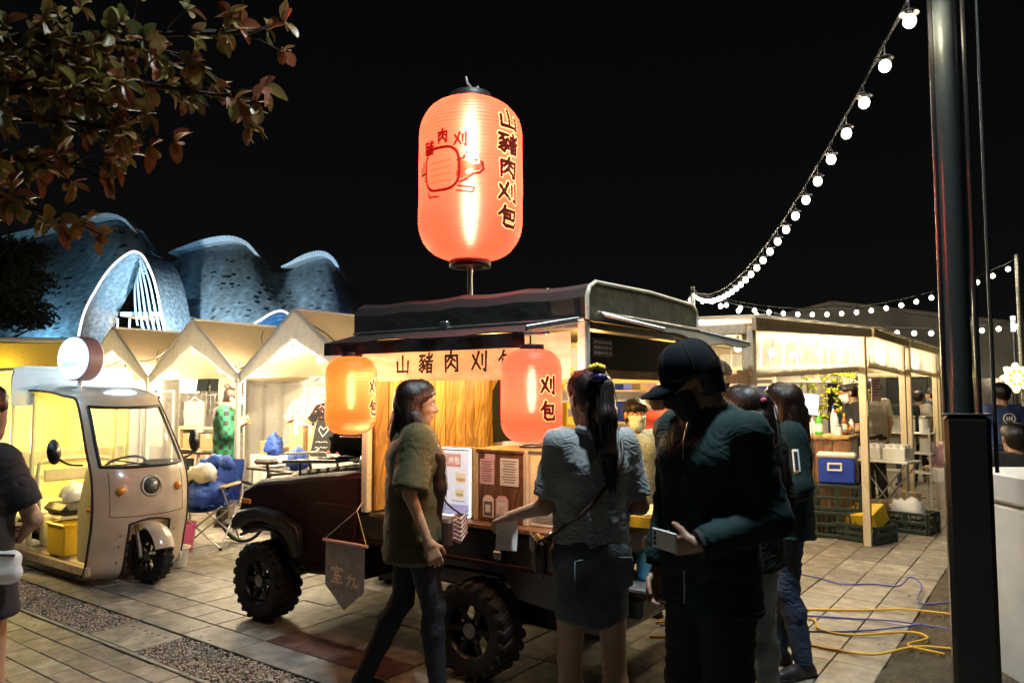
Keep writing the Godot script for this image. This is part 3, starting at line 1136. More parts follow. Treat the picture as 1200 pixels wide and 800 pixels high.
	# floodlights at the foot of the shell
	var spots := [[V(-21.6, 2.6, 9.2), V(-23.4, 7.5, -2.0), 55.0, Color(0.66, 0.88, 1.0)], [V(-14.6, 2.2, 10.2), V(-16.2, 6.8, -2.0), 380.0, Color(0.80, 0.92, 1.0)], [V(-11.4, 1.8, 10.4), V(-13.6, 7.0, -2.0), 55.0, Color(0.34, 0.66, 1.0)], [V(-8.4, 1.8, 10.4), V(-9.4, 5.5, -2.0), 30.0, Color(0.30, 0.62, 1.0)], [V(-24.5, 3.6, 6.0), V(-23.0, 11.0, -4.0), 40.0, Color(0.52, 0.80, 1.0)], [V(-16.6, 4.4, 9.0), V(-18.8, 10.2, -4.0), 60.0, Color(0.52, 0.80, 1.0)]]
	for s in spots:
		var fl := thing("floodlight", "", "floodlight", t.transform * s[0], deg_to_rad(36.0), "blue floodlights at the foot of the wave roof")
		fl.set_meta("label", ["small floodlight left of the glowing arch", "small floodlight between the two arches, washing the shell white", "small blue floodlight by the small arch", "small blue floodlight at the right end of the wave roof", "small floodlight aimed at the left crest of the wave roof", "small floodlight aimed at the middle crest of the wave roof"][spots.find(s)])
		g = B.new()
		g.box(V(0, 0, 0), V(0.34, 0.26, 0.16), 0.02, Basis.from_euler(V(-0.7, 0, 0)))
		g.bar(V(0, -0.1, 0), V(0, -float(s[0].y), 0), 0.08, 0.08)
		obj("housing", g, M.black_plastic, fl)
		g = B.new()
		g.box(V(0, 0.06, -0.07), V(0.28, 0.2, 0.02), 0.004, Basis.from_euler(V(-0.7, 0, 0)))
		obj("lens", g, led, fl)
		var l := SpotLight3D.new()
		l.name = "beam"
		l.light_energy = s[2]
		l.light_color = s[3]
		l.spot_angle = 52.0
		l.spot_angle_attenuation = 1.0
		l.spot_range = 60.0
		l.light_size = 0.15
		l.shadow_enabled = true
		add_child(l)
		l.look_at_from_position(t.transform * (s[0] + V(0, 0.2, -0.3)), t.transform * s[1])


# leaf clumps spread through a volume, as one crown
func crown_of(parent: Node3D, m: Material, centres: Array, count: int, leaf: float) -> void:
	var g := B.new()
	for k in 3:
		var bs := Basis.from_euler(V(rng.randf() * TAU, rng.randf() * TAU, rng.randf() * TAU))
		var o := V(rng.randf_range(-1, 1), rng.randf_range(-1, 1), rng.randf_range(-1, 1)) * 0.7
		var a := o + bs * V(-0.5, 0, 0)
		var b := o + bs * V(0, 0.22, 0.1)
		var c := o + bs * V(0.6, 0, 0)
		var d := o + bs * V(0, -0.22, 0.1)
		g.tri(a, b, c)
		g.tri(a, c, d)
	var xfs := []
	for k in count:
		var e = centres[rng.randi() % centres.size()]
		var d := V(rng.randfn(), rng.randfn(), rng.randfn()).normalized() * pow(rng.randf(), 0.45)
		xfs.append(Transform3D(Basis.from_euler(V(rng.randf() * TAU, rng.randf() * TAU, 0)).scaled(Vector3.ONE * leaf * rng.randf_range(0.6, 1.3)), e[0] + d * e[1]))
	many("crown", g, m, xfs, parent)


func far_tree(label: String, at: Vector3, h: float, w: float, count: int, leaf: float) -> void:
	var t := thing("dark_tree", label, "tree", at, 0.0, "dark trees in front of the hall")
	var g := B.new()
	g.tube(PackedVector3Array([V(0, 0, 0), V(0.1, h * 0.4, 0), V(0, h * 0.9, 0.1)]), [0.14, 0.1, 0.03], 8)
	obj("trunk", g, M.bark, t)
	g = B.new()
	for k in 7:
		var a := k * 2.4
		g.tube(PackedVector3Array([V(0.05, h * (0.35 + 0.07 * k), 0), V(cos(a) * w * 0.5, h * (0.45 + 0.07 * k), sin(a) * w * 0.5)]), [0.05, 0.015], 5)
	obj("limb", g, M.bark, t)
	var cs := []
	for k in 12:
		var a := k * 2.4
		var y := h * rng.randf_range(0.35, 0.98)
		var r := w * (1.1 - 0.75 * y / h)
		cs.append([V(cos(a) * r * 0.8, y, sin(a) * r * 0.8), V(w * 0.38, h * 0.07, w * 0.38)])
	crown_of(t, M.foliage_dark, cs, count, leaf)


func far_things() -> void:
	far_tree("tall dark tree at the left edge behind the parked van", V(-17.72, 0, -4.35), 4.9, 2.0, 5200, 0.15)
	far_tree("second dark tree, nearer the glowing arch, behind the parked van", V(-18.3, 0, -6.2), 5.0, 1.7, 4600, 0.15)
	# low grey hall on the right
	var t := thing("grey_hall", "low grey hall with a shallow pitched gable in the dark behind the string lights", "building", V(-4.0, 0, -27.5), 0.0)
	var g := B.new()
	g.prism(PackedVector2Array([Vector2(-6.5, 0), Vector2(7.5, 0), Vector2(7.5, 2.75), Vector2(-2.2, 4.6), Vector2(-6.5, 3.75)]), 8.0, Transform3D(Basis.IDENTITY, V(0, 0, -4.0)))
	obj("wall", g, M.wall_far, t)
	g = B.new()
	g.bar(V(-2.2, 4.68, 0.0), V(7.7, 2.79, 0.0), 0.3, 0.14, 0.02)
	g.bar(V(-6.7, 3.79, 0.0), V(-2.2, 4.68, 0.0), 0.3, 0.14, 0.02)
	g.prism(PackedVector2Array([Vector2(-6.7, 3.74), Vector2(-2.2, 4.62), Vector2(7.7, 2.74), Vector2(7.7, 2.84), Vector2(-2.2, 4.74), Vector2(-6.7, 3.84)]), 8.2, Transform3D(Basis.IDENTITY, V(0, 0, -4.2)))
	obj("roof", g, M.wall_far, t)
	for k in 5:
		g = B.new()
		g.box(V(-4.6 + 2.3 * k, 1.5, 0.03), V(1.2, 1.1, 0.06), 0.02)
		obj("window", g, M.black_paint, t)
	# distant mast with a small lit head above the food truck roof
	t = thing("floodlight_mast", "thin distant mast with small lit lamp heads above the truck roof", "street lamp", V(-20.1, 0, -31.0))
	g = B.new()
	g.cyl(Vector3.ZERO, V(0, 6.6, 0), 0.06, 8)
	obj("pole", g, M.black_paint, t)
	for k in 2:
		g = B.new()
		g.box(V(0.14 - 0.3 * k, 6.55 + 0.12 * k, 0.1), V(0.16, 0.10, 0.1), 0.02)
		var o := obj("lamp_head", g, M.led_white, t)
		if k == 0: omni(o, V(0.3, 6.3, 0.3), 1.0, Color(1, 1, 1), 0.1)
	# canopy van with its hatch raised, behind the three-wheeler
	t = thing("hatch_van", "vendor van at the left edge with its yellow-lit rounded hatch raised", "van", V(-10.2, 0, -4.2), deg_to_rad(36.0))
	g = B.new()
	g.box(V(-1.1, 0.95, -0.9), V(2.9, 1.5, 1.5), 0.12)
	obj("body", g, M.white_plastic, t)
	g = B.new()
	g.box(V(-0.95, 2.05, -0.25), V(2.3, 0.36, 0.03), 0.01, Basis.from_euler(V(0.25, 0, 0)))
	obj("hatch_panel", g, mk("hatch_yellow", Color(0.62, 0.50, 0.13), 0.5, {"back": 0.7, "tex": "fine", "scale": 2.0}), t)
	g = B.new()
	var fr := []
	for q in [V(-2.2, 1.82, -0.2), V(0.12, 1.82, -0.2), V(0.26, 1.9, -0.21), V(0.27, 2.1, -0.28), V(0.14, 2.25, -0.3), V(-2.2, 2.27, -0.3)]:
		fr.append(q)
	g.tube(smooth_path(fr, 5), 0.03, 8)
	obj("hatch_frame", g, M.white_steel, t)
	for s in [-1.7, 0.1]:
		g = B.new()
		g.cyl(V(s, 1.66, -0.3), V(s, 1.86, -0.22), 0.02, 8)
		obj("strut", g, M.galvanised, t)
	for k in 2:
		g = B.new()
		g.cyl(V(-1.9 + 1.5 * k, 0.28, -0.2), V(-1.9 + 1.5 * k, 0.28, 0.0), 0.28, 18, 0.03)
		obj("wheel", g, M.rubber, t)
	g = B.new()
	g.cyl(V(-1.5, 1.78, -0.32), V(-0.2, 1.78, -0.32), 0.015, 8)
	var o := obj("tube_lamp", g, M.tube_yellow, t)
	omni(o, V(-0.8, 1.74, -0.1), 0.8, Color(1.0, 0.84, 0.35), 0.1)


# ---------------------------------------------------------------- market tents on the left
func tents() -> void:
	var names := ["third gabled market tent from the truck, nearest the round light sign", "middle gabled market tent, over the person in the checked shirt", "gabled market tent next to the food truck, over the hanging floral shirts"]
	var z0 := -4.95
	var z1 := -7.4
	for k in 3:
		var cx := -10.19 + 1.9 * k
		var t := thing("market_tent", names[k], "tent", V(cx, 0, z0), 0.0, "white gabled tents in a row")
		var h := 0.95
		for s in [-1.0, 1.0]:
			var g := B.new()
			g.grid(func(u, v): return V(s * h * u, lerpf(2.44, 1.77, u) - 0.035 * sin(PI * u) - 0.03 * sin(PI * v) * sin(PI * u) + 0.012 * sin(v * 9 + u * 4), (z1 - z0) * v), 14, 20)
			g.grid(func(u, v): return V(s * h * u, lerpf(2.43, 1.76, u) - 0.035 * sin(PI * u) - 0.03 * sin(PI * v) * sin(PI * u) + 0.012 * sin(v * 9 + u * 4), (z1 - z0) * v), 14, 20)
			obj("roof_panel", g, M.tent_roof, t)
		for zz in [0.0, z1 - z0]:
			var g := B.new()
			for f in [0.006, -0.006]:
				for s in [-1.0, 1.0]:
					g.grid(func(u, v): return V(s * h * u, lerpf(2.44, 1.77, u) - v * lerpf(0.31, 0.10, u), zz + f + 0.008 * sin(u * 11.0) * v), 16, 3)
			obj("valance", g, M.tent_cloth, t)
			g = B.new()
			g.bar(V(-h, 1.78, zz), V(0, 2.45, zz), 0.028, 0.028, 0.006)
			g.bar(V(0, 2.45, zz), V(h, 1.78, zz), 0.028, 0.028, 0.006)
			g.bar(V(0, 2.44, zz - 0.02), V(0, 2.02, zz - 0.02), 0.012, 0.012, 0.003)
			obj("gable_bar", g, M.white_steel, t)
		var g := B.new()
		g.bar(V(0, 2.445, 0), V(0, 2.445, z1 - z0), 0.028, 0.028, 0.006)
		obj("ridge_bar", g, M.white_steel, t)
		for s in ([-1.0, 1.0] if k == 2 else [-1.0]):
			for zz in [0.0, z1 - z0]:
				g = B.new()
				g.cyl(V(s * h, 0.012, zz), V(s * h, 1.80, zz), 0.03, 12)
				g.box(V(s * h, 0.006, zz), V(0.14, 0.012, 0.14), 0.003)
				g.box(V(s * h, 1.74, zz), V(0.07, 0.10, 0.07), 0.008)
				obj("post", g, M.white_steel, t)
			g = B.new()
			g.bar(V(s * h, 1.785, 0), V(s * h, 1.785, z1 - z0), 0.028, 0.028, 0.006)
			obj("eave_bar", g, M.white_steel, t)
		g = B.new()
		var zb := z1 - z0 - 0.03
		g.grid(func(u, v): return V(-h + 1.9 * u, 0.05 + 2.3 * v * (1.0 if v < 0.74 else 1.0) - 0.0, zb + 0.035 * sin(u * 26.0 + 1.5 * sin(v * 3.0)) * (1.0 - 0.6 * v)), 60, 14)
		obj("back_curtain", g, M.tent_cloth, t)
		g = B.new()
		g.bar(V(-h, 1.72, zb + 0.06), V(h, 1.72, zb + 0.06), 0.024, 0.024, 0.005)
		obj("back_rail", g, M.white_steel, t)
	var g := B.new()
	g.grid(func(u, v): return V(-11.13 + 0.02 * sin(u * 20), 0.05 + 1.72 * v, z0 - 0.3 + (z1 - z0 + 0.3) * u), 40, 6)
	one("side_curtain", g, M.tent_cloth, "white side curtain closing the far left end of the tent row", "curtain")
	# bulbs along the gables
	var bl := [V(-7.07, 1.99, -5.06), V(-6.61, 2.03, -5.1), V(-6.11, 1.91, -5.06), V(-7.92, 1.85, -5.1), V(-7.41, 1.72, -5.02), V(-7.49, 1.49, -5.1), V(-10.13, 1.88, -5.1), V(-9.23, 1.86, -5.06), V(-9.33, 1.54, -5.1), V(-8.75, 1.95, -6.2), V(-6.9, 1.9, -6.4), V(-10.5, 1.9, -6.2)]
	var t := thing("tent_string_light", "string of warm bulbs hung along the gables of the white tents", "string light", V(-8.0, 0, -5.0))
	for q in bl:
		g = B.new()
		g.ball(q, V(0.032, 0.036, 0.032), 12)
		var o := obj("bulb", g, M.bulb, t, true)
		omni(o, q, 1.9, Color(1.0, 0.91, 0.75), 0.035)
		g = B.new()
		g.cyl(q + V(0, 0.03, 0), q + V(0, 0.075, 0), 0.014, 8)
		obj("socket", g, M.cord, o)
		g = B.new()
		g.tube(PackedVector3Array([q + V(0, 0.075, 0), q + V(0.0, 0.2, 0.02), q + V(0, 0.26, 0)]), 0.004, 5)
		obj("lead", g, M.cord, o)
	g = B.new()
	var pts := []
	for q in [V(-11.1, 1.8, -5.02), V(-10.13, 2.0, -5.04), V(-9.24, 2.0, -5.0), V(-8.3, 2.34, -5.02), V(-7.4, 1.85, -5.0), V(-6.4, 2.32, -5.02), V(-5.45, 1.85, -5.0)]:
		pts.append(q)
	g.tube(smooth_path(pts, 5), 0.006, 5)
	obj("cable", g, M.cord, t, true)


# a shirt or shorts spread on a hanger: outline pushed to a thin folded body
func garment(poly: Array, m: Material, called: String, label: String, at: Vector3, turn: float, group := "", cat := "shirt") -> void:
	var pl := PackedVector2Array()
	for i in poly.size():
		var a: Vector2 = poly[i]
		var b: Vector2 = poly[(i + 1) % poly.size()]
		for k in 4:
			pl.append(a.lerp(b, k / 4.0))
	var t := thing(called, label, cat, at, turn, group)
	var g := B.new()
	g.prism(pl, 0.035)
	var n := FastNoiseLite.new()
	n.frequency = 5.0
	for i in g.p.size():
		g.p[i] += V(0, 0, 0.05 * n.get_noise_3d(g.p[i].x, g.p[i].y * 0.4, 0.0))
	obj("cloth", g, m, t)
	g = B.new()
	g.tube(PackedVector3Array([V(-0.15, -0.02, 0), V(0, 0.06, 0), V(0.15, -0.02, 0)]), 0.006, 6)
	g.tube(PackedVector3Array([V(0, 0.06, 0), V(0.0, 0.1, 0), V(0.025, 0.13, 0), V(0, 0.15, 0)]), 0.003, 6)
	obj("hanger", g, M.white_plastic, t)


func table(called: String, label: String, at: Vector3, size: Vector3, m: Material, group := "", turn := 0.0) -> Node3D:
	var t := thing(called, label, "table", at, turn, group)
	var g := B.new()
	g.box(V(0, size.y - 0.015, 0), V(size.x, 0.03, size.z), 0.006)
	obj("tabletop", g, m, t)
	for sx in [-1.0, 1.0]:
		for sz in [-1.0, 1.0]:
			g = B.new()
			g.bar(V(sx * (size.x * 0.5 - 0.05), 0, sz * (size.z * 0.5 - 0.05)), V(sx * (size.x * 0.5 - 0.05), size.y - 0.03, sz * (size.z * 0.5 - 0.05)), 0.025, 0.025, 0.004)
			obj("leg", g, M.white_steel, t)
	return t


func carton(label: String, at: Vector3, s: Vector3, turn: float, group := "", open := false) -> void:
	var t := thing("cardboard_box", label, "box", at, turn, group)
	var g := B.new()
	g.box(V(0, s.y * 0.5, 0), s, 0.006)
	obj("carton", g, M.card, t)
	g = B.new()
	g.box(V(0, s.y + 0.001, 0), V(0.05, 0.002, s.z + 0.002))
	g.box(V(0, s.y * 0.85, s.z * 0.5 + 0.001), V(0.05, s.y * 0.3, 0.002))
	obj("tape", g, M.cream_bag, t)
	if open:
		for q in [-1.0, 1.0]:
			g = B.new()
			g.box(V(q * s.x * 0.62, s.y + 0.05, 0), V(s.x * 0.4, 0.006, s.z * 0.98), 0.002, Basis.from_euler(V(0, 0, q * -0.5)))
			obj("flap", g, M.card, t)


# a soft bag from joined balls
func soft(called: String, balls: Array, m: Material, label: String, cat: String, at: Vector3, cell := 0.014, group := "", turn := 0.0) -> MeshInstance3D:
	var lo := V(9, 9, 9)
	var hi := V(-9, -9, -9)
	for b in balls:
		for q in [b[0], b[2] if b.size() > 2 else b[0]]:
			lo = lo.min(q - Vector3.ONE * (b[1] + 0.05))
			hi = hi.max(q + Vector3.ONE * (b[1] + 0.05))
	var f := Fld.new(lo, hi, cell)
	for b in balls:
		f.cap(b[0], b[2] if b.size() > 2 else b[0], b[1], b[1], 0.05)
	f.keep(V(0, -1, 0), V(0, 0.003, 0))
	var g := B.new()
	f.net(g, wrinkle, 0.05, V(1.2, 2.0, 1.2))
	return one(called, g, m, label, cat, at, turn, group)


func camp_chair(label: String, at: Vector3, turn: float, cloth: Material, folded := false) -> void:
	var t := thing("camping_chair", label, "chair", at, turn, "folding camping chairs by the tents")
	var w := 0.26
	var g := B.new()
	g.grid(func(u, v): return V(lerpf(-w, w, u), 0.43 - 0.05 * sin(PI * u) + 0.03 * v, lerpf(0.22, -0.2, v)), 10, 8)
	g.grid(func(u, v): return V(lerpf(-w, w, u), 0.42 - 0.05 * sin(PI * u) + 0.03 * v, lerpf(0.22, -0.2, v)), 10, 8)
	obj("seat", g, cloth, t)
	g = B.new()
	g.grid(func(u, v): return V(lerpf(-w, w, u), 0.44 + 0.42 * v, -0.2 - 0.12 * v - 0.05 * sin(PI * u)), 10, 8)
	g.grid(func(u, v): return V(lerpf(-w, w, u), 0.44 + 0.42 * v, -0.212 - 0.12 * v - 0.05 * sin(PI * u)), 10, 8)
	obj("backrest", g, cloth, t)
	for s in [-1.0, 1.0]:
		g = B.new()
		g.cyl(V(s * w, 0.02, 0.22), V(-s * w, 0.44, 0.22), 0.010, 8)
		g.cyl(V(s * w, 0.02, -0.22), V(-s * w, 0.44, -0.2), 0.010, 8)
		obj("cross_leg", g, M.steel, t)
		g = B.new()
		g.cyl(V(s * w, 0.02, 0.22), V(s * w, 0.44, -0.2), 0.010, 8)
		g.cyl(V(s * w, 0.02, -0.22), V(s * w, 0.62, 0.22), 0.010, 8)
		g.cyl(V(s * w, 0.44, -0.2), V(s * w, 0.88, -0.32), 0.010, 8)
		obj("leg", g, M.steel, t)
		g = B.new()
		g.box(V(s * w, 0.63, 0.0), V(0.07, 0.025, 0.46), 0.01)
		obj("armrest", g, cloth if folded else M.card, t)
		for zz in [-0.22, 0.22]:
			g = B.new()
			g.cyl(V(s * w, 0.0, zz), V(s * w, 0.03, zz), 0.018, 8)
			obj("foot", g, M.black_plastic, t)


func tent_goods() -> void:
	# display table with its cloth
	var t := thing("display_table", "long display table under a white cloth beneath the hanging floral shirts", "table", V(-7.1, 0, -6.0))
	var g := B.new()
	g.box(V(0, 0.80, 0), V(2.1, 0.03, 0.6), 0.006)
	obj("tabletop", g, M.cream_steel, t)
	g = B.new()
	for f in [0.0, -0.006]:
		g.grid(func(u, v): return V(-1.06 + 2.12 * u, 0.818 - 0.74 * v, 0.31 + f + (0.012 + 0.02 * v) * sin(u * 40.0 + 2.0 * sin(u * 9.0))), 70, 5)
	obj("tablecloth", g, M.tent_cloth, t)
	for s in [-1.0, 1.0]:
		g = B.new()
		g.bar(V(s * 0.98, 0, -0.2), V(s * 0.98, 0.78, -0.2), 0.03, 0.03)
		obj("leg", g, M.white_steel, t)
	table("side_table", "low folding table behind the bicycle with a dark top", V(-6.9, 0, -5.35), V(1.2, 0.74, 0.35), M.black_plastic)
	for k in 4:
		carton(["open upright cardboard box beside the chalkboard, leaning left", "tall cardboard box just left of the chalkboard", "flat cardboard box lying under the blue bag", "small cardboard carton at the left end of the display table"][k], V([-7.62, -7.42, -7.95, -8.05][k], 0.815 + (0.10 if k == 0 else 0.0) * 0.0, [-6.0, -6.1, -6.05, -5.9][k]), [V(0.2, 0.36, 0.12), V(0.16, 0.34, 0.14), V(0.34, 0.09, 0.26), V(0.2, 0.16, 0.14)][k], [0.3, -0.2, 0.1, 0.4][k], "cardboard boxes on the display table", k == 0)
	# chalkboard
	var im := canvas(192, 256, Color(0.05, 0.05, 0.052))
	for s in [[Vector2(96, 60), Vector2(66, 36), Vector2(52, 62), Vector2(96, 112)], [Vector2(96, 60), Vector2(126, 36), Vector2(140, 62), Vector2(96, 112)]]:
		stroke(im, s, 6.0, Color(0.85, 0.85, 0.82))
	for y in [150, 190, 222]:
		var xx := 40.0
		while xx < 150:
			var w := rng.randf_range(6, 14)
			stroke(im, [Vector2(xx, y + rng.randf_range(-5, 5)), Vector2(xx + w, y + rng.randf_range(-6, 6))], 4.0, Color(0.8, 0.8, 0.76))
			xx += w + 5
	TX.chalk = ImageTexture.create_from_image(im)
	mk("chalk", Color(1, 1, 1), 0.8, {"tex": "chalk", "uv": true})
	t = thing("chalkboard", "small black chalkboard with a white heart and lettering standing on the display table", "chalkboard", V(-7.1, 0.815, -5.95), 0.25)
	g = B.new()
	g.prism(PackedVector2Array([Vector2(-0.15, 0), Vector2(0.15, 0), Vector2(0.11, 0.42), Vector2(-0.11, 0.42)]), 0.012, Transform3D(Basis.from_euler(V(-0.18, 0, 0)), V(0, 0.01, 0.05)))
	obj("board", g, M.chalk, t)
	g = B.new()
	g.bar(V(0, 0, -0.12), V(0, 0.38, -0.02), 0.02, 0.012)
	obj("strut", g, M.wood_beam, t)
	# clothes rail and shirts
	t = thing("clothes_rail", "white clothes rail at the back of the tent holding the two floral shirts", "clothes rail", V(-7.3, 0, -6.55))
	g = B.new()
	g.cyl(V(-0.9, 1.62, 0), V(1.1, 1.62, 0), 0.014, 8)
	obj("rail", g, M.white_steel, t)
	for s in [-0.9, 1.1]:
		g = B.new()
		g.cyl(V(s, 0, 0), V(s, 1.62, 0), 0.014, 8)
		g.bar(V(s, 0.012, -0.25), V(s, 0.012, 0.25), 0.024, 0.024)
		obj("upright", g, M.white_steel, t)
	var shirt := [Vector2(-0.07, 0), Vector2(0.07, 0), Vector2(0.22, -0.05), Vector2(0.36, -0.26), Vector2(0.26, -0.32), Vector2(0.2, -0.22), Vector2(0.22, -0.62), Vector2(-0.22, -0.62), Vector2(-0.2, -0.22), Vector2(-0.26, -0.32), Vector2(-0.36, -0.26), Vector2(-0.22, -0.05)]
	garment(shirt, M.floral_white, "floral_shirt", "white short-sleeved shirt with red flowers hanging from the rail", V(-8.06, 1.52, -6.5), 0.4, "floral shirts on the rail")
	garment(shirt, M.floral_black, "floral_shirt", "black floral shirt hanging right of the white one", V(-7.62, 1.47, -6.55), 0.7, "floral shirts on the rail")
	garment([Vector2(-0.06, 0), Vector2(0.06, 0), Vector2(0.17, -0.05), Vector2(0.19, -0.9), Vector2(-0.19, -0.9), Vector2(-0.17, -0.05)], M.dark_jacket, "dark_dress", "plain black dress hanging at the right end of the clothes rail", V(-7.05, 1.5, -6.55), 0.9, "", "dress")
	# wire grid with shorts and bag
	t = thing("wire_grid_panel", "white wire grid panel at the back of the middle tent with clothes hooked on it", "display grid", V(-10.1, 0, -6.35))
	for k in 15:
		g = B.new()
		g.cyl(V(-0.8 + 0.115 * k, 0.4, 0), V(-0.8 + 0.115 * k, 2.02, 0), 0.004, 6)
		obj("wire", g, M.steel, t)
	for k in 15:
		g = B.new()
		g.cyl(V(-0.82, 0.4 + 0.115 * k, 0.006), V(0.83, 0.4 + 0.115 * k, 0.006), 0.004, 6)
		obj("wire", g, M.steel, t)
	for s in [-0.83, 0.84]:
		g = B.new()
		g.cyl(V(s, 0, 0), V(s, 2.04, 0), 0.012, 8)
		obj("upright", g, M.white_steel, t)
	var shorts := [Vector2(-0.19, 0), Vector2(0.19, 0), Vector2(0.23, -0.42), Vector2(0.04, -0.42), Vector2(0.0, -0.16), Vector2(-0.04, -0.42), Vector2(-0.23, -0.42)]
	garment(shorts, M.dark_jacket, "black_shorts", "black shorts hooked high on the wire grid", V(-10.02, 2.02, -6.28), 0.3, "", "shorts")
	garment([Vector2(-0.17, 0), Vector2(0.17, 0), Vector2(0.18, -0.42), Vector2(-0.18, -0.42)], mk("plaid_grey", Color(0.33, 0.35, 0.35), 0.8, {"tex": "twill", "scale": 9.0}), "tote_bag", "grey plaid cloth bag hooked beside the black shorts", V(-10.52, 1.99, -6.28), 0.3, "", "bag")
	garment([Vector2(-0.16, 0), Vector2(0.16, 0), Vector2(0.17, -0.75), Vector2(-0.17, -0.75)], M.tent_cloth, "white_towel", "long white cloth hanging below the plaid bag", V(-10.35, 1.45, -6.26), 0.3, "", "cloth")
	# mirror-like frame and rack at far left
	t = thing("garment_stand", "pale metal garment stand left of the wire grid", "clothes rail", V(-10.75, 0, -5.9), 0.3)
	for s in [-0.3, 0.3]:
		g = B.new()
		g.bar(V(s, 0, 0), V(s, 1.6, 0), 0.03, 0.03, 0.006)
		obj("upright", g, M.white_steel, t)
	g = B.new()
	g.bar(V(-0.3, 1.6, 0), V(0.3, 1.6, 0), 0.03, 0.03, 0.006)
	obj("rail", g, M.white_steel, t)
	garment([Vector2(-0.05, 0), Vector2(0.05, 0), Vector2(0.12, -0.05), Vector2(0.13, -0.7), Vector2(-0.13, -0.7), Vector2(-0.12, -0.05)], M.cream_bag, "cream_dress", "cream dress on the pale garment stand", V(-10.62, 1.5, -5.8), 0.5, "", "dress")
	# boxes on shelf left of the person
	t = thing("box_shelf", "wooden shelf of drawers and cartons left of the checked shirt", "shelf", V(-9.55, 0, -5.95), 0.3)
	for k in 4:
		g = B.new()
		g.box(V(0, 0.25 + 0.28 * k, 0), V(0.62, 0.02, 0.34), 0.004)
		obj("shelf_board", g, M.wood_beam, t)
	for s in [-0.31, 0.31]:
		g = B.new()
		g.box(V(s, 0.56, 0), V(0.02, 1.12, 0.34), 0.004)
		obj("side_panel", g, M.wood_beam, t)
	for k in 6:
		carton(["carton low on the left of the wooden shelf", "carton low on the right of the wooden shelf", "carton on the second shelf, left", "carton on the second shelf, right", "carton on the third shelf, left", "carton on the third shelf, right"][k], t.transform * V(-0.15 + 0.3 * (k % 2), 0.262 + 0.28 * (k / 2), 0.0), V(0.25, 0.2, 0.28), 0.3, "cartons on the wooden shelf")
	# chair with bags
	camp_chair("blue camping chair with a bulging blue and white load on its seat", V(-7.2, 0, -4.52), 0.55, M.blue_cloth)
	soft("blue_bag", [[V(-0.15, 0.11, 0), 0.12, V(0.15, 0.11, 0)], [V(-0.10, 0.10, 0.12), 0.10, V(0.12, 0.08, 0.14)]], M.blue_cloth, "slumped blue bag on the seat of the blue camping chair", "bag", V(-7.2, 0.43, -4.50))
	soft("white_sack", [[V(-0.16, 0.05, 0), 0.075, V(0.16, 0.06, 0.02)], [V(-0.05, 0.08, 0), 0.085, V(0.1, 0.09, 0.0)]], M.cream_bag, "pale sack lying on top of the blue bag on the chair", "bag", V(-7.24, 0.66, -4.48))
	soft("blue_jacket", [[V(-0.16, 0.05, 0), 0.06], [V(0.02, 0.07, 0), 0.07], [V(0.2, 0.05, 0.0), 0.06], [V(0.3, 0.06, 0.05), 0.07]], M.blue_cloth, "blue jacket heaped behind the pale sack", "jacket", V(-7.3, 0.78, -4.66))
	camp_chair("empty dark folding chair beside the three-wheeler", V(-7.62, 0, -4.28), 0.9, M.black_cloth, true)
	soft("blue_backpack", [[V(-0.05, 0.08, 0), 0.08, V(0.05, 0.08, 0)], [V(-0.03, 0.15, 0), 0.07, V(0.02, 0.17, 0)], [V(0, 0.23, 0), 0.035]], M.blue_cloth, "blue backpack sitting among the cartons on the display table", "bag", V(-7.82, 0.815, -5.78))
	# bicycle
	bicycle(V(-6.55, 0, -4.95), 0.25)
	soft("blue_pannier", [[V(-0.05, 0.08, 0), 0.08, V(0.06, 0.08, 0.02)], [V(-0.04, 0.14, 0), 0.07, V(0.07, 0.13, 0)], [V(0.0, 0.2, 0), 0.035, V(0.04, 0.19, 0.02)]], M.blue_cloth, "round blue bag standing on the low table behind the bicycle", "bag", V(-6.75, 0.74, -5.3))
	carton("white-taped carton on the ground behind the quad bike rack", V(-5.75, 0, -5.2), V(0.5, 0.45, 0.4), 0.2)
	t = thing("white_crate", "stack of white plastic tubs by the truck's left post", "box", V(-5.0, 0, -4.95), 0.15)
	for k in 4:
		g = B.new()
		g.box(V(0, 0.17 + 0.31 * k, 0), V(0.46, 0.29, 0.36), 0.02)
		g.box(V(0, 0.31 + 0.31 * k, 0), V(0.50, 0.03, 0.40), 0.01)
		obj("tub", g, M.white_plastic, t)
	# bucket and tub
	t = thing("pink_bucket", "pink plastic bucket on the paving beside the three-wheeler", "bucket", V(-7.18, 0, -4.22))
	g = B.new()
	g.lathe(PackedVector2Array([Vector2(0, 0), Vector2(0.105, 0), Vector2(0.12, 0.02), Vector2(0.15, 0.26), Vector2(0.158, 0.27), Vector2(0.15, 0.275), Vector2(0.143, 0.26), Vector2(0.11, 0.02), Vector2(0, 0.015)]), 24)
	obj("pail", g, M.pink_plastic, t)
	g = B.new()
	var arc := PackedVector3Array()
	for k in 13:
		arc.append(V(0.155 * cos(PI * k / 12.0), 0.25 - 0.09 * sin(PI * k / 12.0), 0.155))
	g.tube(arc, 0.004, 6)
	obj("handle", g, M.white_plastic, t)
	t = thing("clear_tub", "small translucent plastic tub on the paving by the front wheel", "tub", V(-6.56, 0, -3.83))
	g = B.new()
	g.lathe(PackedVector2Array([Vector2(0, 0.002), Vector2(0.075, 0.002), Vector2(0.085, 0.01), Vector2(0.105, 0.17), Vector2(0.118, 0.17), Vector2(0.118, 0.18), Vector2(0.1, 0.178), Vector2(0.08, 0.015), Vector2(0, 0.01)]), 20)
	obj("shell", g, M.milky, t)
	g = B.new()
	g.box(V(0.06, 0.1, 0.074), V(0.05, 0.02, 0.004), 0.001, Basis.from_euler(V(0, 0.6, 0)))
	obj("sticker", g, M.yellow_card, t)


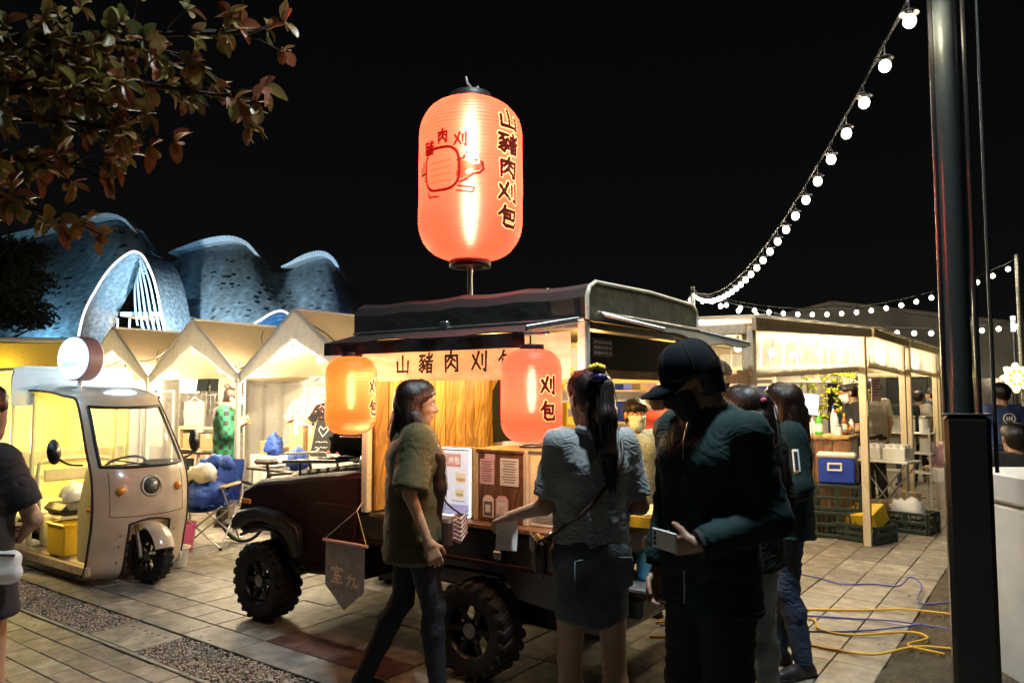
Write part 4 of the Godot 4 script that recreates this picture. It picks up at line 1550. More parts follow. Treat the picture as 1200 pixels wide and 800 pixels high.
func bicycle(at: Vector3, turn: float) -> void:
	var t := thing("bicycle", "bicycle standing between the tents and the quad bike", "bicycle", at, turn)
	for s in [-0.5, 0.5]:
		var g := B.new()
		var ring := PackedVector3Array()
		for k in 29:
			ring.append(V(s + 0.31 * cos(TAU * k / 28.0), 0.33 + 0.31 * sin(TAU * k / 28.0), 0))
		g.tube(ring, 0.018, 7, false)
		var w := obj("wheel", g, M.rubber, t)
		g = B.new()
		for k in 14:
			g.cyl(V(s, 0.33, 0.02 * (1 if k % 2 else -1)), V(s + 0.295 * cos(TAU * k / 14.0), 0.33 + 0.295 * sin(TAU * k / 14.0), 0), 0.0016, 4)
		obj("spokes", g, M.steel, w)
	var g := B.new()
	for e in [[V(-0.5, 0.33, 0), V(-0.08, 0.3, 0)], [V(-0.08, 0.3, 0), V(-0.18, 0.8, 0)], [V(-0.18, 0.72, 0), V(0.36, 0.78, 0)], [V(-0.08, 0.3, 0), V(0.38, 0.68, 0)], [V(-0.5, 0.33, 0), V(-0.17, 0.7, 0)], [V(0.5, 0.33, 0), V(0.35, 0.86, 0)]]:
		g.cyl(e[0], e[1], 0.017, 8)
	obj("frame", g, M.black_paint, t)
	g = B.new()
	g.tube(PackedVector3Array([V(0.35, 0.86, 0), V(0.33, 0.96, 0)]), 0.014, 8)
	g.tube(PackedVector3Array([V(0.25, 0.98, -0.28), V(0.35, 0.97, -0.1), V(0.35, 0.97, 0.1), V(0.25, 0.98, 0.28)]), 0.012, 8)
	obj("handlebar", g, M.steel, t)
	g = B.new()
	g.box(V(-0.2, 0.86, 0), V(0.25, 0.06, 0.13), 0.025)
	g.cyl(V(-0.18, 0.78, 0), V(-0.19, 0.85, 0), 0.013, 8)
	obj("saddle", g, M.leather, t)


# ---------------------------------------------------------------- wheel: tyre with lugs, rim, hub; axis along z
func wheel(parent: Node3D, c: Vector3, r: float, w: float, lugs: int, spokes: int, rim: Material, called := "wheel", turn := 0.0) -> void:
	var piv := Node3D.new()
	piv.name = called
	piv.position = c
	piv.rotation.y = turn
	parent.add_child(piv, true)
	var up := Transform3D(Basis.from_euler(V(PI * 0.5, 0, 0)), Vector3.ZERO)
	var g := B.new()
	var ri := r * 0.58
	g.lathe(PackedVector2Array([Vector2(ri, -w * 0.42), Vector2(r * 0.8, -w * 0.5), Vector2(r * 0.92, -w * 0.46), Vector2(r * 0.965, -w * 0.3), Vector2(r * 0.97, 0), Vector2(r * 0.965, w * 0.3), Vector2(r * 0.92, w * 0.46), Vector2(r * 0.8, w * 0.5), Vector2(ri, w * 0.42)]), 40, up)
	for k in lugs:
		var a := TAU * k / lugs
		var d := V(cos(a), sin(a), 0)
		for s in [-1.0, 1.0]:
			var off := 0.5 if s > 0 else 0.0
			a = TAU * (k + off) / lugs
			d = V(cos(a), sin(a), 0)
			g.box(d * r * 0.968 + V(0, 0, s * w * 0.27), V(r * 0.064, TAU * r / lugs * 0.46, w * 0.44), 0.006, Basis(d, V(-d.y, d.x, 0), V(0, 0, 1)) * Basis.from_euler(V(s * 0.35, 0, 0)))
			g.box(d * r * 0.9 + V(0, 0, s * w * 0.48), V(r * 0.12, TAU * r / lugs * 0.38, w * 0.06), 0.005, Basis(d, V(-d.y, d.x, 0), V(0, 0, 1)))
	obj("tyre", g, M.rubber, piv)
	g = B.new()
	g.lathe(PackedVector2Array([Vector2(ri * 1.03, -w * 0.42), Vector2(ri * 0.93, -w * 0.40), Vector2(ri * 0.86, -w * 0.2), Vector2(ri * 0.86, w * 0.2), Vector2(ri * 0.93, w * 0.40), Vector2(ri * 1.03, w * 0.42)]), 32, up)
	for k in spokes:
		var a := TAU * k / spokes
		var d := V(cos(a), sin(a), 0)
		for s in [-1.0, 1.0]:
			g.bar(d * ri * 0.25 + V(0, 0, s * w * 0.24), d * ri * 0.9 + V(0, 0, s * w * 0.3), ri * 0.26, w * 0.06, 0.004, V(0, 0, 1))
	obj("rim", g, rim, piv)
	g = B.new()
	g.cyl(V(0, 0, -w * 0.36), V(0, 0, w * 0.36), ri * 0.3, 18, 0.006)
	for s in [-1.0, 1.0]:
		for k in 4:
			var a := TAU * (k + 0.5) / 4.0
			g.cyl(V(cos(a) * ri * 0.44, sin(a) * ri * 0.44, s * w * 0.2), V(cos(a) * ri * 0.44, sin(a) * ri * 0.44, s * w * 0.34), 0.010, 6)
	obj("hub", g, M.galvanised, piv)


func mirror(parent: Node3D, a: Vector3, b: Vector3, c: Vector3) -> void:
	var g := B.new()
	g.tube(smooth_path([a, b, c + V(-0.02, -0.02, 0)], 4), 0.009, 8)
	var o := obj("mirror", g, M.black_plastic, parent)
	g = B.new()
	g.ball(c, V(0.025, 0.105, 0.062), 16, Basis.from_euler(V(0, 0.25, 0.12)))
	obj("mirror_head", g, M.black_plastic, o)


# ---------------------------------------------------------------- cream three-wheeled vendor truck; it heads along +x
func tricycle() -> void:
	var t := thing("three_wheeler", "cream three-wheeled vendor truck with a rounded cab and yellow-lit load box", "three-wheeler", V(-7.22, 0, -3.38))
	var paint: StandardMaterial3D = mk("cream_paint", Color(0.74, 0.58, 0.42), 0.24, {"tex": "dirt", "scale": 0.8, "coat": 0.9})
	var white: StandardMaterial3D = mk("box_white", Color(0.66, 0.70, 0.72), 0.45, {"tex": "soft", "scale": 1.0})
	var yel: StandardMaterial3D = mk("load_cream", Color(0.68, 0.63, 0.42), 0.5, {"tex": "soft", "scale": 1.5})
	var prof := [Vector2(0.80, 0.035), Vector2(0.92, 0.10), Vector2(0.985, 0.34), Vector2(1.02, 0.50), Vector2(1.02, 0.68), Vector2(0.995, 0.84), Vector2(0.94, 0.96), Vector2(0.86, 1.08), Vector2(0.78, 1.20), Vector2(0.70, 1.32), Vector2(0.62, 1.43), Vector2(0.54, 1.515), Vector2(0.40, 1.59), Vector2(0.10, 1.645), Vector2(-0.2, 1.665), Vector2(-0.42, 1.67)]
	var fp := func(s: float) -> Vector2:
		var f := s * (prof.size() - 1)
		var i := clampi(int(f), 0, prof.size() - 2)
		var a: Vector2 = prof[maxi(i - 1, 0)]
		var d: Vector2 = prof[mini(i + 2, prof.size() - 1)]
		return prof[i].cubic_interpolate(prof[i + 1], a, d, f - i)
	var skin := func(u: float, s: float) -> Vector3:
		var q: Vector2 = fp.call(s)
		var w := 2.0 * u - 1.0
		var up := smoothstep(0.7, 0.85, s)
		var k := pow(absf(w), 3.0)
		var half := 0.41 - 0.05 * smoothstep(0.35, 0.75, s) + 0.05 * up
		return V(q.x - 0.15 * k * (1.0 - up), q.y - 0.07 * pow(absf(w), 5.0) * up + 0.02 * (1.0 - up) * k, half * w)
	var hole := func(u: float, s: float) -> bool:
		var w := absf(2.0 * u - 1.0)
		return (w < 0.85 and s > 6.0 / 15.0 and s < 10.2 / 15.0) or (w < 0.42 and s < 3.0 / 15.0)
	var g := B.new()
	g.grid(skin, 40, 75, hole)
	g.grid(func(u, s): return skin.call(u, s) - V(0.012, 0.008, 0), 40, 75, hole)
	var shell := obj("cab_shell", g, paint, t)
	# beads along the edges of the shell
	g = B.new()
	for sd in [0.0, 1.0]:
		var e := PackedVector3Array()
		for k in 76:
			e.append(skin.call(sd, k / 75.0))
		g.tube(e, 0.011, 6)
	var e2 := PackedVector3Array()
	for k in 17: e2.append(skin.call(0.29, 3.0 / 15.0 * k / 16.0))
	for k in 17: e2.append(skin.call(0.29 + 0.42 * k / 16.0, 3.0 / 15.0) + V(0, 0.03 * sin(PI * k / 16.0), 0))
	for k in 17: e2.append(skin.call(0.71, 3.0 / 15.0 * (1.0 - k / 16.0)))
	g.tube(e2, 0.010, 6)
	obj("edge_bead", g, M.print_dark, shell)
	# windscreen, its black seal, wiper
	g = B.new()
	g.grid(func(u, v): return skin.call(0.075 + 0.85 * u, lerpf(6.0, 10.2, v) / 15.0) + V(0.004, 0.002, 0), 16, 10)
	obj("windscreen", g, M.glass, t)
	g = B.new()
	var seal := PackedVector3Array()
	for k in 17: seal.append(skin.call(0.075 + 0.85 * k / 16.0, 6.0 / 15.0))
	for k in 17: seal.append(skin.call(0.925, lerpf(6.0, 10.2, k / 16.0) / 15.0))
	for k in 17: seal.append(skin.call(0.925 - 0.85 * k / 16.0, 10.2 / 15.0))
	for k in 17: seal.append(skin.call(0.075, lerpf(10.2, 6.0, k / 16.0) / 15.0))
	g.tube(seal, 0.015, 8)
	obj("windscreen_seal", g, M.black_plastic, t)
	g = B.new()
	g.bar(skin.call(0.5, 6.1 / 15.0) + V(0.02, 0, 0), skin.call(0.84, 6.5 / 15.0) + V(0.015, 0, 0), 0.012, 0.012)
	obj("wiper", g, M.black_plastic, t)
	# panel gaps, a side reflector, the bonnet hinge
	g = B.new()
	var gap := PackedVector3Array()
	for k in 21: gap.append(skin.call(0.12 + 0.76 * k / 20.0, 3.35 / 15.0) + V(0.001, 0, 0))
	g.tube(gap, 0.003, 5)
	for w in [0.12, 0.88]:
		var gp := PackedVector3Array()
		for k in 9: gp.append(skin.call(w, lerpf(3.35, 5.6, k / 8.0) / 15.0) + V(0.001, 0, 0))
		g.tube(gp, 0.003, 5)
	obj("panel_gap", g, M.print_dark, shell)
	g = B.new()
	g.box(V(0.80, 0.62, 0.405), V(0.07, 0.03, 0.008), 0.003)
	obj("side_reflector", g, mk("reflector", Color(0.6, 0.2, 0.02), 0.2), shell)
	# lamps
	g = B.new()
	g.lathe(PackedVector2Array([Vector2(0, -0.05), Vector2(0.085, -0.05), Vector2(0.092, 0.0), Vector2(0.086, 0.018), Vector2(0.072, 0.012)]), 28, Transform3D(Basis.from_euler(V(0, 0, -PI * 0.5 + 0.12)), V(1.005, 0.80, 0)))
	var hl := obj("headlight", g, M.steel, t)
	g = B.new()
	g.ball(V(1.008, 0.80, 0), V(0.022, 0.072, 0.072), 20)
	obj("lens", g, mk("lens_glass", Color(0.85, 0.85, 0.82), 0.2, {"tex": "cell", "scale": 12.0}), hl)
	for w in [0.2, 0.8]:
		g = B.new()
		g.ball(skin.call(w, 4.55 / 15.0) + V(0.008, 0, 0), V(0.025, 0.036, 0.036), 14)
		obj("indicator", g, mk("amber", Color(0.75, 0.25, 0.03), 0.25), t)
	for w in [0.22, 0.78]:
		for k in 3:
			g = B.new()
			g.ball(skin.call(w, (1.4 + 0.5 * k) / 15.0), V(0.006, 0.008, 0.008), 8)
			obj("bolt", g, M.black_plastic, shell)
	# front wheel, fork, mudguard
	wheel(t, V(1.02, 0.225, 0.0), 0.225, 0.11, 20, 5, M.rim_black, "front_wheel", 0.22)
	g = B.new()
	var mg := func(u: float, v: float) -> Vector3:
		var a := lerpf(0.35, 2.1, u)
		var r := 0.285 - 0.03 * pow(absf(2.0 * v - 1.0), 2.0)
		return V(1.02 + r * cos(a), 0.225 + r * sin(a), 0.085 * (2.0 * v - 1.0))
	g.grid(mg, 20, 8)
	obj("mudguard", g, paint, t)
	g = B.new()
	for s in [-1.0, 1.0]:
		g.cyl(V(1.02, 0.225, s * 0.075), V(0.88, 0.62, s * 0.075), 0.018, 8)
	obj("fork", g, M.steel, t)
	# floor, sill, seat box, seat
	g = B.new()
	g.box(V(0.22, 0.17, 0), V(1.15, 0.06, 0.80), 0.02)
	g.box(V(0.22, 0.13, 0.39), V(1.2, 0.10, 0.05), 0.02)
	g.box(V(0.22, 0.13, -0.39), V(1.2, 0.10, 0.05), 0.02)
	obj("floor_pan", g, paint, t)
	g = B.new()
	g.prism(PackedVector2Array([Vector2(0.60, 0.2), Vector2(0.78, 0.2), Vector2(0.80, 0.9), Vector2(0.70, 0.95), Vector2(0.58, 0.60)]), 0.03, Transform3D(Basis.IDENTITY, V(0, 0, 0.375)))
	g.prism(PackedVector2Array([Vector2(0.60, 0.2), Vector2(0.78, 0.2), Vector2(0.80, 0.9), Vector2(0.70, 0.95), Vector2(0.58, 0.60)]), 0.03, Transform3D(Basis.IDENTITY, V(0, 0, -0.375)))
	g.box(V(0.74, 0.56, 0), V(0.04, 0.75, 0.72), 0.015)
	obj("leg_shield", g, yel, t)
	g = B.new()
	g.box(V(-0.12, 0.34, 0), V(0.42, 0.30, 0.62), 0.02)
	obj("seat_box", g, yel, t)
	g = B.new()
	g.box(V(-0.10, 0.54, 0), V(0.44, 0.10, 0.60), 0.045)
	obj("seat", g, M.black_plastic, t)
	g = B.new()
	g.tube(smooth_path([V(-0.32, 0.5, -0.32), V(-0.36, 0.86, -0.32), V(-0.36, 0.95, -0.24), V(-0.36, 0.95, 0.24), V(-0.36, 0.86, 0.32), V(-0.32, 0.5, 0.32)], 6), 0.022, 8)
	g.box(V(-0.36, 0.82, 0), V(0.03, 0.12, 0.56), 0.012)
	obj("backrest", g, yel, t)
	# steering
	g = B.new()
	g.cyl(V(0.80, 0.5, 0), V(0.55, 0.94, 0), 0.02, 8)
	var ring := PackedVector3Array()
	var rb := Basis.from_euler(V(0, 0, 0.55))
	for k in 25:
		ring.append(V(0.55, 0.95, 0) + rb * V(0.15 * cos(TAU * k / 24.0), 0, 0.17 * sin(TAU * k / 24.0)))
	g.tube(ring, 0.012, 6, false)
	g.bar(V(0.55, 0.95, -0.17), V(0.55, 0.95, 0.17), 0.02, 0.012)
	obj("steering_wheel", g, M.black_plastic, t)
	# rear pillars and handrails
	for s in [-1.0, 1.0]:
		g = B.new()
		g.bar(V(-0.38, 0.2, s * 0.37), V(-0.38, 1.58, s * 0.37), 0.04, 0.04, 0.01)
		obj("pillar", g, yel, t)
	mirror(t, V(0.66, 0.98, 0.40), V(0.66, 1.0, 0.52), V(0.60, 1.10, 0.60))
	mirror(t, V(0.74, 0.98, -0.40), V(0.76, 1.02, -0.50), V(0.74, 1.14, -0.54))
	# load box, open to the front
	g = B.new()
	g.box(V(-1.12, 0.44, 0), V(1.40, 0.06, 1.06), 0.01)
	g.box(V(-1.82, 0.72, 0), V(0.03, 0.52, 1.06), 0.008)
	g.box(V(-1.12, 0.72, -0.53), V(1.40, 0.52, 0.03), 0.008)
	g.box(V(-1.12, 0.62, 0.53), V(1.40, 0.32, 0.03), 0.008)
	obj("load_tray", g, yel, t)
	g = B.new()
	g.box(V(-1.82, 1.38, 0), V(0.025, 0.80, 1.04), 0.006)
	obj("rear_wall", g, yel, t)
	g = B.new()
	g.box(V(-1.12, 1.38, -0.53), V(1.40, 0.80, 0.025), 0.006)
	obj("side_wall", g, yel, t)
	g = B.new()
	g.box(V(-1.12, 1.79, 0), V(1.44, 0.03, 1.10), 0.01)
	obj("box_roof", g, white, t)
	g = B.new()
	var hd := PackedVector2Array([Vector2(-0.55, 1.46), Vector2(0.55, 1.46), Vector2(0.55, 1.72), Vector2(0.53, 1.79), Vector2(0.46, 1.825), Vector2(-0.46, 1.825), Vector2(-0.53, 1.79), Vector2(-0.55, 1.72)])
	g.prism(hd, 0.03, Transform3D(Basis.from_euler(V(0, PI * 0.5, 0)), V(-0.42, 0, 0)))
	obj("header_panel", g, white, t)
	for q in [V(-0.44, 0, 0.52), V(-1.8, 0, 0.52), V(-0.44, 0, -0.52)]:
		g = B.new()
		g.bar(V(q.x, 0.45, q.z), V(q.x, 1.78, q.z), 0.03, 0.03, 0.006)
		obj("corner_post", g, yel, t)
	g = B.new()
	g.bar(V(-0.46, 0.98, -0.5), V(-0.46, 0.98, 0.5), 0.03, 0.14, 0.01)
	g.bar(V(-0.46, 0.80, -0.5), V(-0.46, 0.80, 0.5), 0.03, 0.05, 0.01)
	obj("bench_rail", g, yel, t)
	g = B.new()
	g.cyl(V(-1.0, 1.72, -0.25), V(-1.0, 1.72, 0.25), 0.016, 10)
	var lamp := obj("tube_lamp", g, M.tube_yellow, t)
	omni(lamp, V(-1.0, 1.66, 0), 0.8, Color(1.0, 0.88, 0.48), 0.1)
	g = B.new()
	g.cyl(V(0.0, 1.55, -0.2), V(0.0, 1.55, 0.2), 0.012, 10)
	lamp = obj("cab_lamp", g, M.tube_yellow, t)
	omni(lamp, V(0.0, 1.5, 0.0), 0.28, Color(1.0, 0.88, 0.25), 0.06)
	for s in [-1.0, 1.0]:
		wheel(t, V(-1.1, 0.24, s * 0.40), 0.24, 0.12, 20, 5, M.rim_black, "rear_wheel")
	g = B.new()
	g.box(V(-0.55, 0.25, 0), V(1.0, 0.08, 0.5), 0.02)
	g.cyl(V(-1.1, 0.24, -0.4), V(-1.1, 0.24, 0.4), 0.03, 8)
	obj("chassis", g, M.black_paint, t)
	# goods in and on it
	var c := thing("yellow_crate", "yellow plastic crate standing on the floor of the three-wheeler's doorway", "crate", V(-6.98, 0.205, -3.10))
	g = B.new()
	g.box(V(0, 0.01, 0), V(0.30, 0.02, 0.24), 0.004)
	for s in [-1.0, 1.0]:
		g.box(V(s * 0.15, 0.13, 0), V(0.015, 0.26, 0.25), 0.004)
		g.box(V(0, 0.13, s * 0.125), V(0.30, 0.26, 0.015), 0.004)
	obj("walls", g, M.yellow_plastic, c)
	g = B.new()
	for s in [-1.0, 1.0]:
		g.box(V(0, 0.25, s * 0.13), V(0.33, 0.025, 0.025), 0.006)
		g.box(V(s * 0.155, 0.25, 0), V(0.025, 0.025, 0.27), 0.006)
	obj("rim", g, M.yellow_plastic, c)
	soft("white_bag", [[V(0, 0.08, 0), 0.09], [V(0.08, 0.07, 0.05), 0.07]], M.white_film, "white bag lying on the driver's seat of the three-wheeler", "bag", V(-7.38, 0.585, -3.28))
	c = thing("vendor_lamp", "bright clamp lamp shining beside the load box at the left edge", "lamp", V(-8.05, 0.85, -2.70))
	g = B.new()
	g.cyl(V(0, 0, 0), V(0, 0.24, 0), 0.010, 8)
	obj("stem", g, M.black_plastic, c)
	g = B.new()
	g.ball(V(0, 0.30, 0), V(0.06, 0.045, 0.06), 14)
	var lb := obj("lamp_bulb", g, M.tube_yellow, c)
	omni(lb, V(0, 0.30, 0), 6.5, Color(1.0, 0.83, 0.42), 0.06)
	c = thing("goods_shelf", "small white goods shelf hung on the near side of the load box", "shelf", V(-8.0, 0, -2.66))
	for k in 3:
		g = B.new()
		g.box(V(0, 0.84 + 0.32 * k, 0), V(0.8, 0.015, 0.2), 0.003)
		obj("shelf_board", g, white, c)
	for s in [-0.4, 0.4]:
		g = B.new()
		g.box(V(s, 1.1, 0), V(0.015, 0.75, 0.2), 0.003)
		g.bar(V(s, 0, 0), V(s, 0.73, 0), 0.02, 0.02)
		obj("side_panel", g, white, c)
	# round light sign over the cab
	var im := canvas(256, 256, Color(0.86, 0.96, 1.0))
	var bl := Color(0.10, 0.38, 0.78)
	stroke(im, [Vector2(55, 165), Vector2(160, 165)], 34.0, bl)
	stroke(im, [Vector2(165, 170), Vector2(185, 120), Vector2(200, 190)], 10.0, bl)
	stroke(im, [Vector2(55, 140), Vector2(75, 110), Vector2(150, 110)], 5.0, bl)
	stroke(im, [Vector2(150, 108), Vector2(205, 108)], 7.0, bl)
	for q in [Vector2(80, 192), Vector2(190, 196)]:
		stroke(im, [q, q + Vector2(0.1, 0)], 34.0, bl)
		stroke(im, [q, q + Vector2(0.1, 0)], 18.0, Color(0.86, 0.96, 1.0))
	TX.truck_sign = ImageTexture.create_from_image(im)
	var face: StandardMaterial3D = mk("sign_face", Color(0.9, 0.95, 1.0), 0.4, {"glow": Color(0.85, 0.96, 1.0), "power": 0.95, "glowtex": "truck_sign", "uv": true})
	t = thing("round_light_sign", "round glowing white sign with a blue truck emblem on the three-wheeler's roof", "sign", V(-6.98, 1.60, -3.12), deg_to_rad(15))
	g = B.new()
	g.cyl(V(0, 0, 0), V(0, 0.10, 0), 0.018, 10)
	g.cyl(V(0, -0.012, 0), V(0, 0.012, 0), 0.06, 14)
	obj("stand", g, M.white_steel, t)
	g = B.new()
	g.cyl(V(0, 0.28, -0.07), V(0, 0.28, 0.07), 0.195, 40, 0.004)
	obj("drum", g, M.mauve, t)
	for s in [-1.0, 1.0]:
		g = B.new()
		var disc := PackedVector2Array()
		for k in 40:
			disc.append(Vector2(cos(TAU * k / 40.0), sin(TAU * k / 40.0)) * 0.185)
		g.prism(disc, 0.012, Transform3D(Basis.from_euler(V(0, 0.0 if s > 0 else PI, 0)), V(0, 0.28, s * 0.074)))
		var f := obj("lit_face", g, face, t)
		omni(f, V(0, 0.28, s * 0.5), 0.35, Color(0.70, 0.88, 1.0), 0.15)


# ---------------------------------------------------------------- food truck on a quad bike chassis
func food_truck() -> void:
	var t := thing("food_truck", "dark maroon quad bike food truck with a wooden counter box and black canvas roof", "food truck", V(-2.8, 0, -4.0))
	# quad bike front
	var g := B.new()
	var side := PackedVector2Array([Vector2(-4.90, 0.55), Vector2(-4.93, 0.74), Vector2(-4.88, 0.88), Vector2(-4.70, 0.955), Vector2(-4.36, 0.99), Vector2(-4.1, 1.03), Vector2(-3.85, 1.05), Vector2(-3.6, 1.06), Vector2(-3.6, 0.40), Vector2(-4.16, 0.36), Vector2(-4.25, 0.42), Vector2(-4.29, 0.50), Vector2(-4.36, 0.565), Vector2(-4.46, 0.605), Vector2(-4.58, 0.615), Vector2(-4.70, 0.60), Vector2(-4.80, 0.56)])
	var mid := PackedVector2Array([Vector2(-4.90, 0.40), Vector2(-4.96, 0.60), Vector2(-4.96, 0.80), Vector2(-4.88, 0.93), Vector2(-4.66, 0.995), Vector2(-4.3, 1.04), Vector2(-4.02, 1.08), Vector2(-3.6, 1.09), Vector2(-3.6, 0.40)])
	for z in [-3.50, -4.50]:
		g.slab(side, 0.34, 0.05, Transform3D(Basis.IDENTITY, V(0, 0, z)))
	g.slab(mid, 0.70, 0.06, Transform3D(Basis.IDENTITY, V(0, 0, -4.0)))
	var body := obj("quad_body", g, M.maroon, t, true)
	g = B.new()
	for z in [-3.325, -4.675]:
		g = B.new()
		g.slab(PackedVector2Array([Vector2(-4.16, 0.50), Vector2(-4.10, 0.46), Vector2(-3.64, 0.49), Vector2(-3.64, 0.86), Vector2(-4.02, 0.86), Vector2(-4.10, 0.78)]), 0.025, 0.010, Transform3D(Basis.IDENTITY, V(0, 0, z)))
		obj("side_panel", g, M.maroon, body)
	for z in [-3.40, -4.60]:
		g = B.new()
		g.slab(PackedVector2Array([Vector2(-4.90, 0.585), Vector2(-4.92, 0.66), Vector2(-4.85, 0.73), Vector2(-4.64, 0.775), Vector2(-4.38, 0.75), Vector2(-4.18, 0.68), Vector2(-4.12, 0.50), Vector2(-4.20, 0.46), Vector2(-4.27, 0.56), Vector2(-4.40, 0.655), Vector2(-4.58, 0.685), Vector2(-4.74, 0.66), Vector2(-4.84, 0.61)]), 0.26, 0.025, Transform3D(Basis.IDENTITY, V(0, 0, z)))
		obj("front_wing", g, M.black_plastic, body)
	for z in [-3.315, -4.685]:
		g = B.new()
		var arc := PackedVector3Array()
		for q in [Vector2(-4.84, 0.555), Vector2(-4.78, 0.575), Vector2(-4.70, 0.615), Vector2(-4.58, 0.63), Vector2(-4.46, 0.62), Vector2(-4.36, 0.58), Vector2(-4.28, 0.51), Vector2(-4.24, 0.42), Vector2(-4.16, 0.365)]:
			arc.append(V(q.x, q.y, z))
		g.tube(arc, 0.012, 8)
		obj("fender_flare", g, M.black_plastic, body)
		g = B.new()
		g.box(V(-4.78, 0.80, z), V(0.09, 0.035, 0.012), 0.004)
		obj("turn_signal", g, M.amber, body)
	g = B.new()
	g.slab(PackedVector2Array([Vector2(-4.05, 1.06), Vector2(-3.98, 1.12), Vector2(-3.62, 1.13), Vector2(-3.60, 1.08)]), 0.34, 0.03, Transform3D(Basis.IDENTITY, V(0, 0, -4.0)))
	obj("seat", g, M.black_plastic, body)
	for s in [-1.0, 1.0]:
		g = B.new()
		g.ball(V(-4.95, 0.76, -4.0 + s * 0.26), V(0.04, 0.05, 0.09), 14)
		obj("headlight", g, M.lens_glass, body)
	g = B.new()
	g.box(V(-4.5, 0.52, -4.0), V(0.66, 0.40, 0.92), 0.03)
	obj("wheel_liner", g, M.black_plastic, body)
	g = B.new()
	g.box(V(-4.98, 0.62, -4.0), V(0.06, 0.14, 0.34), 0.02)
	for k in 5:
		g.bar(V(-5.01, 0.56 + 0.03 * k, -4.16), V(-5.01, 0.56 + 0.03 * k, -3.84), 0.012, 0.015)
	obj("grille", g, M.black_plastic, body)
	g = B.new()
	for s in [-1.0, 1.0]:
		g.tube(smooth_path([V(-4.9, 0.42, -4.0 + s * 0.25), V(-5.06, 0.62, -4.0 + s * 0.25), V(-4.95, 0.90, -4.0 + s * 0.24)], 4), 0.018, 8)
	g.cyl(V(-5.05, 0.58, -4.26), V(-5.05, 0.58, -3.74), 0.018, 8)
	g.cyl(V(-4.97, 0.45, -4.26), V(-4.97, 0.45, -3.74), 0.018, 8)
	obj("front_bumper", g, M.black_paint, t, true)
	g = B.new()
	for k in 6:
		g.cyl(V(-4.78 + 0.11 * k, 1.055 + 0.006 * k, -4.36), V(-4.78 + 0.11 * k, 1.055 + 0.006 * k, -3.64), 0.011, 8)
	for s in [-4.36, -4.0, -3.64]:
		g.cyl(V(-4.80, 1.055, s), V(-4.2, 1.088, s), 0.013, 8)
		g.cyl(V(-4.6, 0.9, s), V(-4.6, 1.06, s), 0.010, 6)
	obj("front_rack", g, M.black_paint, t, true)
	g = B.new()
	g.cyl(V(-3.98, 1.0, -4.0), V(-3.92, 1.24, -4.0), 0.025, 8)
	g.tube(smooth_path([V(-3.78, 1.27, -4.40), V(-3.9, 1.26, -4.22), V(-3.92, 1.24, -4.0), V(-3.9, 1.26, -3.78), V(-3.78, 1.27, -3.60)], 4), 0.014, 8)
	g.cyl(V(-3.80, 1.27, -3.68), V(-3.75, 1.272, -3.56), 0.02, 8)
	g.cyl(V(-3.80, 1.27, -4.32), V(-3.75, 1.272, -4.44), 0.02, 8)
	obj("handlebar", g, M.black_plastic, t, true)
	g = B.new()
	g.tube(smooth_path([V(-3.9, 1.26, -4.25), V(-3.95, 1.42, -4.3), V(-3.93, 1.5, -4.36)], 4), 0.009, 6)
	g.box(V(-3.92, 1.54, -4.38), V(0.03, 0.10, 0.16), 0.012)
	obj("mirror", g, M.black_plastic, t, true)
	for s in [[V(-4.58, 0.267, -3.36), "front_wheel"], [V(-4.58, 0.267, -4.62), "front_wheel"], [V(-2.69, 0.267, -3.37), "rear_wheel"], [V(-2.69, 0.267, -4.62), "rear_wheel"]]:
		wheel(t, s[0] - t.position, 0.267, 0.21, 22, 6, M.rim_black, s[1])
	g = B.new()
	g.box(V(-3.3, 0.42, -4.0), V(2.9, 0.12, 0.55), 0.02)
	g.cyl(V(-2.69, 0.267, -4.6), V(-2.69, 0.267, -3.4), 0.035, 8)
	g.cyl(V(-4.58, 0.267, -4.6), V(-4.58, 0.267, -3.4), 0.03, 8)
	g.box(V(-2.4, 0.36, -4.0), V(0.9, 0.18, 0.9), 0.03)
	obj("chassis", g, M.black_paint, t, true)
	# load bed
	g = B.new()
	g.box(V(-2.78, 0.735, -4.03), V(1.68, 0.19, 1.42), 0.02)
	g.prism(PackedVector2Array([Vector2(-3.15, 0.64), Vector2(-3.06, 0.45), Vector2(-2.99, 0.50), Vector2(-2.90, 0.60), Vector2(-2.48, 0.60), Vector2(-2.38, 0.48), Vector2(-1.98, 0.44), Vector2(-1.94, 0.64)]), 0.03, Transform3D(Basis.IDENTITY, V(0, 0, -3.34)))
	obj("load_bed", g, M.black_paint, t, true)
	g = B.new()
	g.box(V(-2.78, 0.648, -3.315), V(1.68, 0.025, 0.02), 0.005)
	g.box(V(-1.935, 0.648, -4.03), V(0.02, 0.025, 1.42), 0.005)
	obj("bed_trim", g, M.maroon, t, true)
	for k in 3:
		g = B.new()
		g.box(V(-2.5 + 0.25 * k, 0.70, -3.305), V(0.05, 0.05, 0.02), 0.008)
		obj("latch", g, M.galvanised, t, true)
	for s in [-3.36, -4.70]:
		g = B.new()
		g.box(V(-1.925, 0.58, s), V(0.03, 0.07, 0.10), 0.01)
		obj("tail_light", g, mk("tail_red", Color(0.35, 0.01, 0.01), 0.25), t, true)
	# box frame
	for q in [V(-3.56, 0, -3.335), V(-1.965, 0, -3.335), V(-3.56, 0, -4.73), V(-1.965, 0, -4.73)]:
		g = B.new()
		g.bar(V(q.x, 0.83, q.z), V(q.x, 1.955, q.z), 0.05, 0.05, 0.006)
		obj("frame_post", g, M.white_steel, t, true)
	g = B.new()
	for z in [-3.335, -4.73]:
		g.bar(V(-3.53, 1.93, z), V(-1.99, 1.93, z), 0.04, 0.04, 0.005)
	for x in [-3.56, -1.965]:
		g.bar(V(x, 1.93, -4.70), V(x, 1.93, -3.365), 0.04, 0.04, 0.005)
